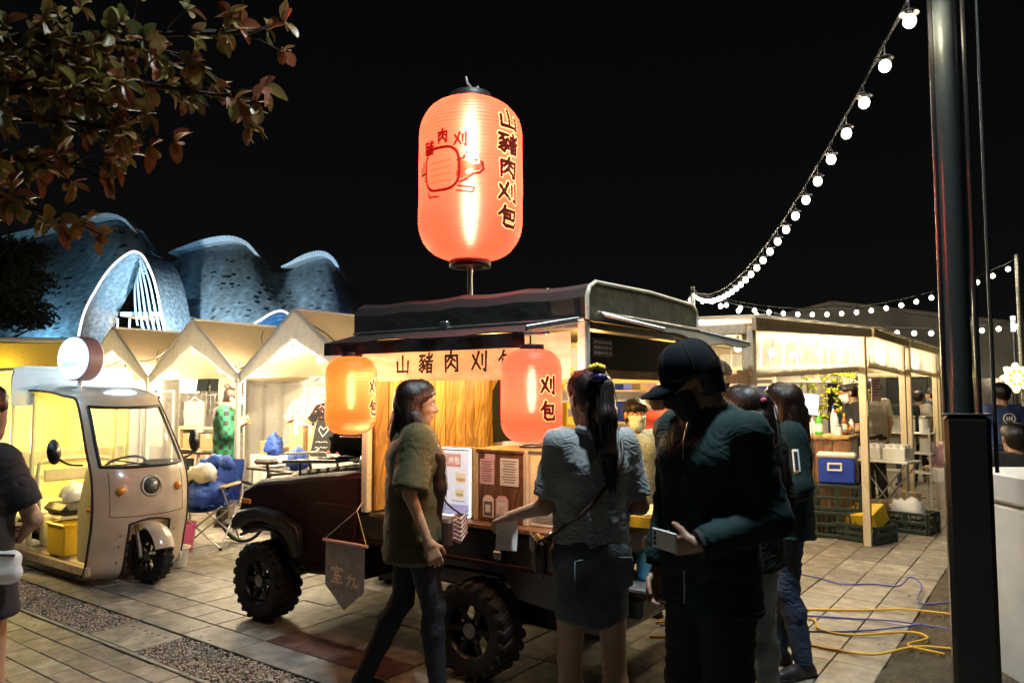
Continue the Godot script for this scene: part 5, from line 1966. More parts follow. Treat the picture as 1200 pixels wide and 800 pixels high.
	obj("top_rail", g, M.galvanised, t, true)
	# inside lining: planks at the back and front end
	var fw := B.new()
	fw.box(V(-3.552, 1.38, -4.03), V(0.012, 1.10, 1.34))
	var fl := obj("front_wall", fw, M.wood_honey_dark, t, true)
	for k in 12:
		g = B.new()
		g.box(V(-3.53, 1.375, -3.43 - 0.112 * k), V(0.02, 1.08, 0.106), 0.004)
		obj("plank", g, M.wood_honey if k % 2 else M.wood_honey_dark, fl)
	# counter with cabinet
	g = B.new()
	g.box(V(-2.62, 0.85, -3.60), V(1.30, 0.03, 0.66), 0.006)
	obj("countertop", g, M.wood_walnut, t, true)
	var cab := B.new()
	cab.box(V(-2.515, 1.065, -3.36), V(0.31, 0.395, 0.02), 0.004)
	cab.box(V(-2.515, 1.065, -3.68), V(0.31, 0.395, 0.02), 0.004)
	cab.box(V(-2.515, 1.255, -3.52), V(0.33, 0.018, 0.36), 0.004)
	var cb := obj("counter_cabinet", cab, M.wood_walnut, t, true)
	for x in [-2.685, -2.345]:
		g = B.new()
		g.box(V(x, 1.065, -3.52), V(0.027, 0.40, 0.35), 0.004)
		obj("cabinet_end", g, M.wood_pale, cb)
	# paper notices and cards on the cabinet front
	for q in [[V(-2.605, 1.14, 0), V(0.10, 0.14, 0), M.pink_paper], [V(-2.585, 1.223, 0), V(0.07, 0.03, 0), M.pink_paper], [V(-2.45, 1.145, 0), V(0.125, 0.15, 0), M.paper], [V(-2.595, 0.95, 0), V(0.075, 0.12, 0), M.paper], [V(-2.50, 0.945, 0), V(0.085, 0.135, 0), M.pink_paper]]:
		g = B.new()
		var w: float = q[1].x * 0.5
		var h: float = q[1].y * 0.5
		var c := 0.02 if q[1].y < 0.139 and q[1].y > 0.1 else 0.003
		g.prism(PackedVector2Array([Vector2(-w, -h), Vector2(w, -h), Vector2(w, h - c), Vector2(w - c, h), Vector2(-w + c, h), Vector2(-w, h - c)]), 0.003, Transform3D(Basis.IDENTITY, V(q[0].x, q[0].y, -3.347)))
		var card := obj("notice", g, q[2], cb)
		if q[1].y > 0.1 and q[1].y < 0.139:
			g = B.new()
			g.box(V(q[0].x, q[0].y - 0.012, -3.3445), V(w * 1.5, h * 1.3, 0.002))
			obj("card_field", g, M.paper if q[2] != M.paper else M.print_grey, card)
			g = B.new()
			g.box(V(q[0].x, q[0].y - 0.012, -3.343), V(w * 0.9, h * 0.7, 0.002))
			obj("card_centre", g, M.paper if q[2] == M.paper else M.pink_paper, card)
		elif q[1].y >= 0.139:
			g = B.new()
			for k in 9:
				g.box(V(q[0].x, q[0].y + h * 0.8 - h * 0.19 * k, -3.3445), V(w * (1.6 - 0.5 * (k % 3) * 0.5), 0.004, 0.001))
			obj("printed_lines", g, M.print_grey, card)
	# lit menu board
	var im := canvas(256, 352, Color(0.86, 0.93, 1.0))
	for y in 352:
		for x in 256:
			if y > 300: im.set_pixel(x, y, Color(0.30, 0.55, 0.86))
			if x > 16 and x < 196 and y > 18 and y < 92: im.set_pixel(x, y, Color(0.62, 0.10, 0.24))
	glyph(im, "mountain", Vector2(28, 26), Vector2(30, 28), 4, Color(0.95, 0.8, 0.8))
	glyph(im, "hog", Vector2(62, 26), Vector2(30, 28), 3, Color(0.95, 0.8, 0.8))
	glyph(im, "meat", Vector2(28, 58), Vector2(30, 28), 4, Color(0.95, 0.8, 0.8))
	glyph(im, "cut", Vector2(62, 58), Vector2(30, 28), 4, Color(0.95, 0.8, 0.8))
	glyph(im, "cut", Vector2(104, 34), Vector2(40, 42), 6, Color(1, 1, 1))
	glyph(im, "wrap", Vector2(148, 34), Vector2(40, 42), 6, Color(1, 1, 1))
	for b in [[Vector2(198, 150), 1.0], [Vector2(70, 180), 0.8], [Vector2(190, 236), 0.8]]:
		var c: Vector2 = b[0]
		var s: float = b[1]
		stroke(im, [c + Vector2(-26, -12) * s, c + Vector2(26, -12) * s], 30.0 * s, Color(0.90, 0.78, 0.55))
		stroke(im, [c + Vector2(-30, 6) * s, c + Vector2(30, 6) * s], 12.0 * s, Color(0.36, 0.62, 0.22))
		stroke(im, [c + Vector2(-28, 14) * s, c + Vector2(28, 14) * s], 12.0 * s, Color(0.42, 0.18, 0.08))
		stroke(im, [c + Vector2(-26, 26) * s, c + Vector2(26, 26) * s], 16.0 * s, Color(0.90, 0.78, 0.55))
	for k in 4:
		stroke(im, [Vector2(140 + k * 24, 280), Vector2(154 + k * 24, 284)], 8.0, Color(0.12, 0.28, 0.5))
	TX.menu = ImageTexture.create_from_image(im)
	mk("menu_face", Color(0.8, 0.85, 0.9), 0.3, {"glow": Color(0.95, 0.98, 1.0), "power": 0.55, "glowtex": "menu", "uv": true})
	var mb := thing("menu_light_box", "glowing menu light box in a silver frame standing on the counter beside the notices", "light box", V(-2.87, 0.866, -3.36), 0.06)
	g = B.new()
	g.box(V(0, 0.2, -0.02), V(0.29, 0.40, 0.05), 0.006)
	obj("case", g, M.steel, mb)
	g = B.new()
	g.prism(PackedVector2Array([Vector2(-0.125, 0.02), Vector2(0.125, 0.02), Vector2(0.125, 0.38), Vector2(-0.125, 0.38)]), 0.004, Transform3D(Basis.IDENTITY, V(0, 0, 0.0075)))
	var ms := obj("lit_screen", g, M.menu_face, mb)
	omni(ms, V(0.0, 0.2, 0.30), 0.05, Color(0.9, 0.95, 1.0), 0.12)
	g = B.new()
	for s in [-1.0, 1.0]:
		g.bar(V(s * 0.137, 0.008, 0.012), V(s * 0.137, 0.392, 0.012), 0.012, 0.008, 0.002)
	g.bar(V(-0.137, 0.392, 0.012), V(0.137, 0.392, 0.012), 0.012, 0.008, 0.002)
	g.bar(V(-0.137, 0.008, 0.012), V(0.137, 0.008, 0.012), 0.012, 0.008, 0.002)
	obj("glowing_edge", g, mk("edge_led", Color(1, 1, 1), 0.3, {"glow": Color(0.9, 0.95, 1.0), "power": 1.6}), mb)
	# glass display case with fried food
	var dc := thing("display_case", "glass display case holding a tray of fried food at the right end of the counter", "display case", V(-2.17, 0.866, -3.52))
	g = B.new()
	for s in [-1.0, 1.0]:
		for z in [-0.15, 0.15]:
			g.bar(V(s * 0.155, 0, z), V(s * 0.155, 0.38, z), 0.014, 0.014, 0.002)
	for y in [0.008, 0.385]:
		for z in [-0.15, 0.15]:
			g.bar(V(-0.155, y, z), V(0.155, y, z), 0.014, 0.014, 0.002)
		for s in [-1.0, 1.0]:
			g.bar(V(s * 0.155, y, -0.15), V(s * 0.155, y, 0.15), 0.012, 0.012, 0.002)
	obj("frame", g, M.wood_pale, dc)
	g = B.new()
	g.box(V(0, 0.2, 0.152), V(0.30, 0.36, 0.004))
	g.box(V(0.157, 0.2, 0), V(0.004, 0.36, 0.29))
	obj("pane", g, M.glass, dc)
	g = B.new()
	g.box(V(0, 0.395, 0), V(0.33, 0.012, 0.33), 0.003)
	obj("lid", g, M.steel, dc)
	g = B.new()
	g.box(V(0, 0.045, 0), V(0.28, 0.012, 0.27), 0.004)
	for s in [-1.0, 1.0]:
		g.box(V(s * 0.14, 0.062, 0), V(0.006, 0.03, 0.27))
		g.box(V(0, 0.062, s * 0.135), V(0.28, 0.03, 0.006))
	obj("tray", g, M.steel, dc)
	g = B.new()
	for k in 70:
		g.ball(V(rng.randf_range(-0.12, 0.12), 0.06 + rng.randf() * 0.035, rng.randf_range(-0.11, 0.11)), V(rng.randf_range(0.015, 0.03), rng.randf_range(0.010, 0.018), rng.randf_range(0.012, 0.024)), 6, Basis.from_euler(V(rng.randf(), rng.randf() * 6.0, 0)))
	var fo := obj("fried_food", g, mk("fried", Color(0.62, 0.24, 0.05), 0.5, {"tex": "blotch", "scale": 30.0}), dc)
	fo.set_meta("kind", "stuff")
	omni(dc, V(0, 0.34, 0.0), 0.05, Color(1.0, 0.75, 0.45), 0.03)
	# white trays and papers at the counter end
	var nap := B.new()
	for k in 4:
		nap.box(V(0.01 * k, 0.004 + 0.006 * k, 0.0), V(0.17, 0.004, 0.12), 0.001, Basis.from_euler(V(0, 0.2 * k, 0.02)))
	one("paper_bags", nap, M.paper, "white paper bags lying at the near edge of the counter", "paper bags", V(-2.06, 0.866, -3.32), 0.4)
	# dark roof of canvas over a rounded frame
	g = B.new()
	var sec := PackedVector2Array([Vector2(-0.725, 0.0), Vector2(0.725, 0.0), Vector2(0.725, 0.12), Vector2(0.70, 0.17), Vector2(0.64, 0.20), Vector2(0.0, 0.215), Vector2(-0.64, 0.20), Vector2(-0.70, 0.17), Vector2(-0.725, 0.12)])
	var rs := 30
	for k in rs:
		var x0 := lerpf(-3.66, -1.94, float(k) / rs)
		var x1 := lerpf(-3.66, -1.94, float(k + 1) / rs)
		for i in sec.size():
			var a := sec[i]
			var b := sec[(i + 1) % sec.size()]
			var s0 := -0.012 * absf(sin(float(k) / rs * PI * 4.0)) if a.y > 0.1 else 0.0
			var s1 := -0.012 * absf(sin(float(k + 1) / rs * PI * 4.0)) if a.y > 0.1 else 0.0
			var t0 := -0.012 * absf(sin(float(k) / rs * PI * 4.0)) if b.y > 0.1 else 0.0
			var t1 := -0.012 * absf(sin(float(k + 1) / rs * PI * 4.0)) if b.y > 0.1 else 0.0
			var q := [V(x0, 1.955 + a.y + s0, -4.035 - a.x), V(x0, 1.955 + b.y + t0, -4.035 - b.x), V(x1, 1.955 + b.y + t1, -4.035 - b.x), V(x1, 1.955 + a.y + s1, -4.035 - a.x)]
			var nn: Vector3 = (q[2] - q[0]).cross(q[1] - q[3]).normalized()
			if nn.dot((q[0] + q[2]) * 0.5 - V(-2.8, 2.05, -4.035)) < 0: nn = -nn
			g.quad(q[0], q[1], q[2], q[3], nn)
	g.prism(sec, 0.01, Transform3D(Basis.from_euler(V(0, PI * 0.5, 0)), V(-3.66, 1.955, -4.035)))
	obj("roof_cover", g, M.canvas_dark, t, true)
	g = B.new()
	g.prism(sec, 0.01, Transform3D(Basis.from_euler(V(0, PI * 0.5, 0)), V(-1.938, 1.955, -4.035)))
	obj("rear_gable", g, M.canvas_green, t, true)
	g = B.new()
	var hoop := PackedVector3Array()
	for i in range(1, sec.size()):
		hoop.append(V(-1.93, 1.955 + sec[i].y, -4.035 - sec[i].x))
	hoop.append(V(-1.93, 1.955, -4.035 + 0.725))
	g.tube(hoop, 0.012, 8)
	obj("rear_hoop", g, M.cream_steel, t, true)
	# rear flap held out over the customers
	g = B.new()
	for o in [0.0, -0.005]:
		g.grid(func(u, v): return V(-1.93 + 0.34 * v, 1.985 + o - 0.10 * v - 0.03 * sin(PI * u) * v + 0.012 * sin(u * 13.0) * v, -3.48 - 1.28 * u - 0.06 * v), 26, 8)
	obj("rear_flap", g, M.canvas_green, t, true)
	g = B.new()
	g.cyl(V(-1.90, 1.99, -3.36), V(-1.90, 1.99, -4.74), 0.012, 8)
	g.cyl(V(-1.91, 1.99, -3.40), V(-1.60, 1.90, -3.52), 0.010, 8)
	g.cyl(V(-1.91, 1.99, -4.70), V(-1.60, 1.90, -4.82), 0.010, 8)
	obj("flap_rail", g, M.steel, t, true)
	g = B.new()
	g.box(V(-1.985, 1.80, -4.03), V(0.02, 0.20, 1.33), 0.004)
	obj("rear_header", g, M.canvas_dark, t, true)
	g = B.new()
	g.box(V(-1.970, 1.82, -3.54), V(0.004, 0.10, 0.22), 0.001)
	var nb := obj("rear_notice", g, M.print_grey, t, true)
	g = B.new()
	for k in 3:
		for j in 5:
			g.box(V(-1.967, 1.848 - 0.028 * k, -3.46 - 0.04 * j), V(0.002, 0.016, 0.028))
	obj("notice_lettering", g, M.paper, nb)
	g = B.new()
	g.bar(V(-1.985, 1.68, -4.70), V(-1.985, 1.68, -3.365), 0.03, 0.05, 0.004)
	g.bar(V(-1.985, 1.36, -4.70), V(-1.985, 1.36, -4.2), 0.03, 0.03, 0.004)
	obj("rear_beam", g, M.wood_honey, t, true)
	# front awning over the counter
	g = B.new()
	for o in [0.0, -0.005]:
		g.grid(func(u, v): return V(-3.64 + 1.50 * u, 1.955 + o - 0.075 * v - 0.012 * sin(u * PI * 4.0) * v * v, -3.335 + 0.29 * v), 30, 6)
		g.grid(func(u, v): return V(-3.64 + 1.50 * u, 1.88 - 0.075 * v, -3.045 + o + 0.006 * sin(u * 30.0) * v), 30, 3)
	obj("awning", g, M.canvas_dark, t, true)
	g = B.new()
	for x in [-3.62, -2.86, -2.16]:
		g.bar(V(x, 1.94, -3.335), V(x, 1.865, -3.06), 0.02, 0.02, 0.003)
	g.cyl(V(-3.64, 1.872, -3.055), V(-2.0, 1.872, -3.055), 0.010, 8)
	g.bar(V(-1.98, 1.955, -3.31), V(-2.14, 1.90, -3.06), 0.025, 0.03, 0.004)
	obj("awning_frame", g, M.steel, t, true)
	g = B.new()
	g.cyl(V(-3.66, 1.955, -3.30), V(-1.94, 1.955, -3.30), 0.009, 8)
	obj("roof_rail", g, M.steel, t, true)
	g = B.new()
	g.box(V(-2.88, 1.97, -3.295), V(0.06, 0.05, 0.03), 0.006)
	obj("bracket", g, M.steel, t, true)
	# name banner
	im = canvas(768, 128, Color(0.88, 0.72, 0.71))
	grain(im, 0.12, 0.01, 0.03)
	var keys := ["mountain", "hog", "meat", "cut", "wrap"]
	for k in 5:
		glyph(im, keys[k], Vector2(120 + 102 * k, 42), Vector2(66, 64), 8.0, Color(0.10, 0.03, 0.03))
	TX.banner = ImageTexture.create_from_image(im)
	mk("banner", Color(1, 1, 1), 0.8, {"tex": "banner", "uv": true, "back": 0.5})
	g = B.new()
	g.grid(func(u, v): return V(-3.53 + 1.50 * u, 1.90 - 0.25 * v - 0.01 * sin(u * PI * 3.0) * (1.0 - v), -3.305 + 0.008 * sin(u * 17.0 + v * 2.0)), 50, 6)
	var bn := obj("name_banner", g, M.banner, t, true)
	var tm := MeshInstance3D.new()
	tm.name = "small_lettering"
	tm.mesh = text("WILD PORK GUA BAO", 0.045, 0.001, true)
	tm.material_override = M.print_dark
	tm.position = V(-2.78, 1.862, -3.288)
	bn.add_child(tm)
	# lamps under the roof
	for q in [[V(-3.0, 1.84, -3.9), 1.7], [V(-2.35, 1.84, -4.1), 0.7]]:
		g = B.new()
		g.ball(q[0], V(0.03, 0.035, 0.03), 12)
		var o := obj("bulb", g, M.bulb_warm, t, true)
		omni(o, q[0], q[1], Color(1.0, 0.76, 0.36), 0.035)
		g = B.new()
		g.cyl(q[0] + V(0, 0.03, 0), q[0] + V(0, 0.115, 0), 0.014, 8)
		obj("socket", g, M.cord, o)
	var apr := PackedVector2Array([Vector2(-0.05, 0), Vector2(0.05, 0), Vector2(0.11, -0.12), Vector2(0.12, -0.48), Vector2(-0.10, -0.5), Vector2(-0.11, -0.12)])
	g = B.new()
	g.prism(apr, 0.05)
	one("dark_apron", g, M.dark_jacket, "dark apron hanging on the far rear post inside the truck", "apron", V(-3.44, 1.70, -4.66), 0.5)
	soft("dark_duffel", [[V(-0.20, 0.08, 0), 0.085, V(0.14, 0.08, 0.0)], [V(-0.1, 0.12, 0.02), 0.06, V(0.08, 0.13, 0.0)]], M.dark_jacket, "slumped dark bag lying on the front rack of the quad bike", "bag", V(-4.42, 1.10, -4.1), 0.014, "", 0.3)
	# helmet on the quad bike and a soft load on its rack
	var hm := thing("helmet", "black helmet resting on the quad bike in front of the handlebar", "helmet", V(-3.86, 1.05, -3.72), 0.3)
	g = B.new()
	var hp := PackedVector2Array()
	for k in 10:
		hp.append(Vector2(0.13 * cos(PI * 0.5 * k / 9.0), 0.03 + 0.14 * sin(PI * 0.5 * k / 9.0)))
	g.lathe(PackedVector2Array([Vector2(0.125, 0.0)]) + hp, 24)
	obj("shell", g, M.black_paint, hm)
	g = B.new()
	g.prism(PackedVector2Array([Vector2(-0.1, 0), Vector2(0.1, 0), Vector2(0.06, 0.07), Vector2(-0.06, 0.07)]), 0.012, Transform3D(Basis.from_euler(V(-PI * 0.5 + 0.2, PI * 0.5, 0)), V(-0.12, 0.05, 0)))
	obj("peak", g, M.black_plastic, hm)
	# hanging pennant
	im = canvas(192, 256, Color(0.64, 0.62, 0.60))
	grain(im, 0.12, 0.02, 0.02)
	glyph(im, "home", Vector2(24, 92), Vector2(70, 66), 8, Color(1.0, 0.92, 0.82))
	glyph(im, "nine", Vector2(106, 110), Vector2(58, 52), 8, Color(1.0, 0.92, 0.82))
	stroke(im, [Vector2(40, 176), Vector2(160, 176)], 5.0, Color(0.6, 0.42, 0.34))
	TX.pennant = ImageTexture.create_from_image(im)
	mk("pennant", Color(1, 1, 1), 0.8, {"tex": "pennant", "uv": true})
	var pn := thing("pennant", "grey pointed pennant with pale characters hanging on cords from the truck's side", "banner", V(-3.60, 0.25, -3.20))
	g = B.new()
	g.prism(PackedVector2Array([Vector2(0, 0), Vector2(0.175, 0.13), Vector2(0.175, 0.40), Vector2(-0.175, 0.40), Vector2(-0.175, 0.13)]), 0.005)
	obj("cloth", g, M.pennant, pn)
	g = B.new()
	g.cyl(V(-0.20, 0.405, 0), V(0.20, 0.405, 0), 0.010, 8)
	obj("rod", g, M.pink_paper, pn)
	g = B.new()
	g.cyl(V(-0.19, 0.41, 0), V(0.05, 0.60, -0.05), 0.003, 5)
	g.cyl(V(0.19, 0.41, 0), V(0.05, 0.60, -0.05), 0.003, 5)
	g.cyl(V(0.05, 0.60, -0.05), V(0.04, 0.66, -0.12), 0.004, 5)
	obj("cord", g, M.cream_bag, pn)


# ---------------------------------------------------------------- paper lanterns
func lantern(called: String, label: String, at: Vector3, r: float, h: float, m: Material, turn: float, rings: int, e: float, c: Color, ei: float, group := "") -> Node3D:
	var t := thing(called, label, "lantern", at, turn, group)
	var g := B.new()
	var pr := PackedVector2Array()
	var n := rings * 4
	for k in n + 1:
		var f := float(k) / n
		var y := (f - 0.5) * h
		var q := absf(f - 0.5) * 2.0
		var rr := r * (1.0 if q < 0.55 else lerpf(0.36, 1.0, sqrt(maxf(0.0, 1.0 - pow((q - 0.55) / 0.45, 2.0)))))
		pr.append(Vector2(rr * (1.0 - 0.010 * absf(cos(PI * f * rings))), y))
	g.lathe(pr, 56)
	var cr := FastNoiseLite.new()
	cr.frequency = 3.2
	cr.seed = int(at.x * 100.0)
	for i in g.p.size():
		var q := g.p[i]
		var sc := 1.0 + 0.035 * cr.get_noise_3d(q.x * 1.2, q.y * 0.35, q.z * 1.2) + 0.010 * cr.get_noise_3d(q.x * 6.0, q.y * 2.0, q.z * 6.0)
		g.p[i] = V(q.x * sc, q.y, q.z * sc)
	var paper := obj("paper_shade", g, m, t)
	for s in [-1.0, 1.0]:
		g = B.new()
		g.lathe(PackedVector2Array([Vector2(r * 0.30, s * h * 0.5 - 0.012), Vector2(r * 0.40, s * h * 0.5 - 0.012), Vector2(r * 0.40, s * h * 0.5 + s * h * 0.05), Vector2(r * 0.30, s * h * 0.5 + s * h * 0.05), Vector2(r * 0.30, s * h * 0.5 - 0.012)]), 28)
		obj("rim", g, M.black_plastic, t)
	var bm: StandardMaterial3D = mk("lantern_bulb_" + called + str(used.get(called, 0)), Color(1, 0.9, 0.7), 0.4, {"glow": c, "power": ei})
	var n2 := 2 if h > 0.6 else 1
	for k in n2:
		var yc := h * (0.06 if n2 == 1 else (0.23 if k == 0 else -0.16))
		var hh := h * (0.245 if n2 == 1 else 0.20)
		g = B.new()
		g.ball(V(0, yc, 0), V(r * 0.10, hh, r * 0.10), 16)
		var o := obj("bulb", g, bm, t)
		for j in 3:
			omni(o, V(0, yc + hh * 0.66 * (1 - j), 0), e * [0.42, 0.33, 0.25][j] * (1.0 if n2 == 1 else (0.62 if k == 0 else 0.38)), c, r * 0.07)
	return t


func truck_lanterns() -> void:
	# side lanterns: two brush characters on paper
	for v in 2:
		var im := canvas(512, 256, Color(0.93, 0.30, 0.25) if v == 1 else Color(0.96, 0.345, 0.17))
		grain(im, 0.06, 0.03, 0.2)
		var ink := Color(0.07, 0.01, 0.01)
		for rep in 2:
			var u0 := 90.0 + 256.0 * rep
			for wd in [[15.0, Color(0.98, 0.62, 0.48)], [9.0, ink]]:
				glyph(im, "cut", Vector2(u0, 74), Vector2(50, 52), wd[0], wd[1])
				glyph(im, "wrap", Vector2(u0, 142), Vector2(50, 52), wd[0], wd[1])
		TX["lantern_%d" % v] = ImageTexture.create_from_image(im)
		mk("lantern_%d" % v, Color(1, 1, 1, 0.62), 0.42, {"tex": "lantern_%d" % v, "uv": true, "back": 1.1, "veil": 0.035, "glow": Color(0.06, 0.06, 0.06), "power": 1.0, "glowtex": "lantern_%d" % v})
	lantern("paper_lantern", "orange paper lantern hanging from the left end of the truck awning", V(-3.42, 1.565, -3.07), 0.152, 0.46, M.lantern_0, deg_to_rad(27), 22, 0.30, Color(1.0, 0.78, 0.54), 34.0, "paper lanterns under the truck awning")
	lantern("paper_lantern", "red paper lantern with two black characters hanging from the right end of the truck awning", V(-2.11, 1.565, -3.07), 0.152, 0.46, M.lantern_1, deg_to_rad(-14), 22, 0.30, Color(1.0, 0.82, 0.62), 34.0, "paper lanterns under the truck awning")
	# cords that carry them
	for x in [-3.42, -2.11]:
		var g := B.new()
		g.cyl(V(0, 0.0, 0), V(0, 0.055, 0.0), 0.005, 6)
		one("lantern_hook", g, M.black_plastic, "short hook holding the left orange lantern to the awning" if x < -3 else "short hook holding the right red lantern to the awning", "hook", V(x, 1.815, -3.06))
	# the big one on the roof: boar emblem and a column of characters
	var im := canvas(1024, 512, Color(0.95, 0.31, 0.25))
	grain(im, 0.05, 0.02, 0.15)
	var ink := Color(0.08, 0.01, 0.01)
	var red := Color(0.20, 0.01, 0.01)
	var pale := Color(1.0, 0.66, 0.5)
	var keys := ["mountain", "hog", "meat", "cut", "wrap"]
	for k in 5:
		for wd in [[17.0, pale], [11.0, ink]]:
			glyph(im, keys[k], Vector2(596, 62 + 76 * k), Vector2(92, 66), wd[0] * 1.15, wd[1] * 1.15)
	# emblem
	var c := Vector2(432, 262)
	var outl := []
	for k in 41:
		var an := TAU * k / 40.0
		outl.append(c + Vector2(-14 + 62 * signf(cos(an)) * pow(absf(cos(an)), 0.62), -2 + 66 * signf(sin(an)) * pow(absf(sin(an)), 0.72)))
	var head := []
	for q in [Vector2(44, -22), Vector2(60, -28), Vector2(72, -46), Vector2(84, -30), Vector2(100, -22), Vector2(116, -16), Vector2(120, 4), Vector2(108, 16), Vector2(88, 20), Vector2(70, 36), Vector2(48, 44)]:
		head.append(c + q)
	stroke(im, [c + Vector2(58, -4), c + Vector2(100, -4)], 34.0, Color(0.66, 0.12, 0.06))
	stroke(im, [c + Vector2(54, 18), c + Vector2(66, 22)], 34.0, Color(0.66, 0.12, 0.06))
	stroke(im, outl, 9.0, red)
	stroke(im, head, 8.0, red)
	stroke(im, [c + Vector2(82, -14), c + Vector2(83, -13)], 9.0, red)
	stroke(im, [c + Vector2(116, -10), c + Vector2(118, 2)], 7.0, red)
	stroke(im, [c + Vector2(70, 14), c + Vector2(84, 6)], 7.0, Color(1, 0.85, 0.75))
	stroke(im, [c + Vector2(44, 56), c + Vector2(92, 62), c + Vector2(88, 76), c + Vector2(40, 70)], 6.0, red)
	stroke(im, [c + Vector2(-66, 66), c + Vector2(-60, 80), c + Vector2(-20, 82)], 6.0, red)
	stroke(im, [c + Vector2(-72, 30), c + Vector2(-86, 22), c + Vector2(-80, 10)], 4.0, red)
	for k in 4:
		stroke(im, [c + Vector2(-48, -22 + 20 * k), c + Vector2(22, -26 + 20 * k)], 3.0, Color(0.74, 0.2, 0.12))
	for k in 5:
		var a := deg_to_rad(-172.0 + 38.0 * k)
		glyph(im, keys[k], c + Vector2(92 * cos(a) - 20, 104 * sin(a) - 22), Vector2(44, 46), 7.5, red if k < 4 else Color(0.8, 0.75, 0.75))
	TX.big_lantern = ImageTexture.create_from_image(im)
	mk("big_lantern", Color(1, 1, 1, 0.50), 0.46, {"tex": "big_lantern", "uv": true, "back": 1.1, "veil": 0.035, "glow": Color(0.10, 0.10, 0.10), "power": 1.0, "glowtex": "big_lantern"})
	var t := lantern("roof_lantern", "giant red paper lantern with a boar emblem on a pole above the truck roof", V(-2.94, 2.91, -3.60), 0.325, 1.0, M.big_lantern, deg_to_rad(-141), 44, 1.05, Color(1.0, 0.82, 0.62), 48.0)
	var g := B.new()
	g.cyl(V(0, -0.74, 0), V(0, -0.5, 0), 0.016, 12)
	g.cyl(V(0, -0.745, 0), V(0, -0.73, 0), 0.06, 16)
	obj("pole", g, M.steel, t)
	g = B.new()
	g.tube(PackedVector3Array([V(0, 0.5, 0), V(-0.02, 0.58, 0), V(0.02, 0.63, 0), V(0.03, 0.67, 0)]), 0.008, 6)
	g.tube(PackedVector3Array([V(0.0, 0.56, 0), V(-0.05, 0.61, 0.0)]), 0.007, 6)
	obj("top_hook", g, M.galvanised, t)


func stall_frame(label: String, za: float, zb: float, ya: float, yb: float, posts: Array) -> void:
	var x0 := -1.65
	var x1 := -4.3
	var t := thing("market_stall", label, "market stall", V(-3.0, 0, (za + zb) * 0.5), 0.0, "timber-framed market stalls")
	var yt := func(z: float) -> float: return lerpf(ya, yb, (z - za) / (zb - za))
	var g := B.new()
	for z in posts:
		g = B.new()
		g.bar(V(x0, 0, z), V(x0, yt.call(z) - 0.02, z), 0.075, 0.075, 0.006)
		obj("post", g, M.wood_pale, t, true)
	for z in [za - 0.05, zb + 0.05]:
		g = B.new()
		g.bar(V(x1, 0, z), V(x1, yt.call(z) - 0.02, z), 0.075, 0.075, 0.006)
		obj("post", g, M.wood_pale, t, true)
	g = B.new()
	g.bar(V(x0 + 0.05, ya, za), V(x0 + 0.05, yb, zb), 0.03, 0.09, 0.005)
	obj("fascia", g, M.wood_beam, t, true)
	g = B.new()
	g.bar(V(x0 - 0.055, ya - 0.33, za), V(x0 - 0.055, yb - 0.38, zb), 0.03, 0.06, 0.005)
	obj("front_rail", g, M.wood_beam, t, true)
	for z in [za, zb]:
		g = B.new()
		g.bar(V(x0, yt.call(z) - 0.03, z), V(x1, yt.call(z) - 0.03, z), 0.06, 0.07, 0.005)
		g.bar(V(x0, yt.call(z) - 0.36, z), V(x1, yt.call(z) - 0.36, z), 0.03, 0.05, 0.005)
		obj("cross_beam", g, M.wood_pale, t, true)
	g = B.new()
	for k in 6:
		var z := lerpf(za, zb, (k + 0.5) / 6.0)
		g.bar(V(x0, yt.call(z) - 0.0, z), V(x1, yt.call(z) - 0.0, z), 0.03, 0.04, 0.004)
	obj("rafter", g, M.wood_pale, t, true)
	g = B.new()
	for o in [0.0, 0.006]:
		g.grid(func(u, v): return V(lerpf(x0 + 0.12, x1 - 0.1, u), lerpf(ya, yb, v) + 0.055 + o + 0.02 * sin(u * PI) - 0.008 * absf(sin(v * 19.0)), lerpf(za, zb, v)), 10, 24)
	obj("roof_sheet", g, M.tent_cloth, t, true)
	g = B.new()
	g.grid(func(u, v): return V(x0 + 0.012 + 0.012 * sin(u * 61.0 + 2.0 * sin(u * 23.0)) + 0.01 * sin(u * 140.0), lerpf(ya, yb, u) - 0.05 - 0.29 * v, lerpf(za, zb, u)), 90, 4)
	obj("plastic_curtain", g, M.stall_film, t, true)
	g = B.new()
	g.grid(func(u, v): return V(x1 + 0.05 + 0.02 * sin(u * 40.0), lerpf(ya, yb, u) - 0.02 - 1.9 * v, lerpf(za, zb, u)), 60, 4)
	obj("back_curtain", g, M.tent_cloth, t, true)


func bottle(called: String, label: String, at: Vector3, h: float, r: float, m: Material, cap: Material, group := "bottles on the stall counter") -> void:
	var t := thing(called, label, "bottle", at, 0.0, group)
	var g := B.new()
	g.lathe(PackedVector2Array([Vector2(0, 0), Vector2(r * 0.92, 0), Vector2(r, 0.01), Vector2(r, h * 0.6), Vector2(r * 0.85, h * 0.70), Vector2(r * 0.42, h * 0.80), Vector2(r * 0.36, h * 0.90), Vector2(0, h * 0.90)]), 16)
	obj("glass_body", g, m, t)
	g = B.new()
	g.cyl(V(0, h * 0.88, 0), V(0, h, 0), r * 0.42, 12, 0.002)
	obj("cap", g, cap, t)
	g = B.new()
	g.lathe(PackedVector2Array([Vector2(r * 1.005, h * 0.15), Vector2(r * 1.01, h * 0.16), Vector2(r * 1.01, h * 0.5), Vector2(r * 1.005, h * 0.51)]), 16)
	obj("paper_label", g, M.paper, t)


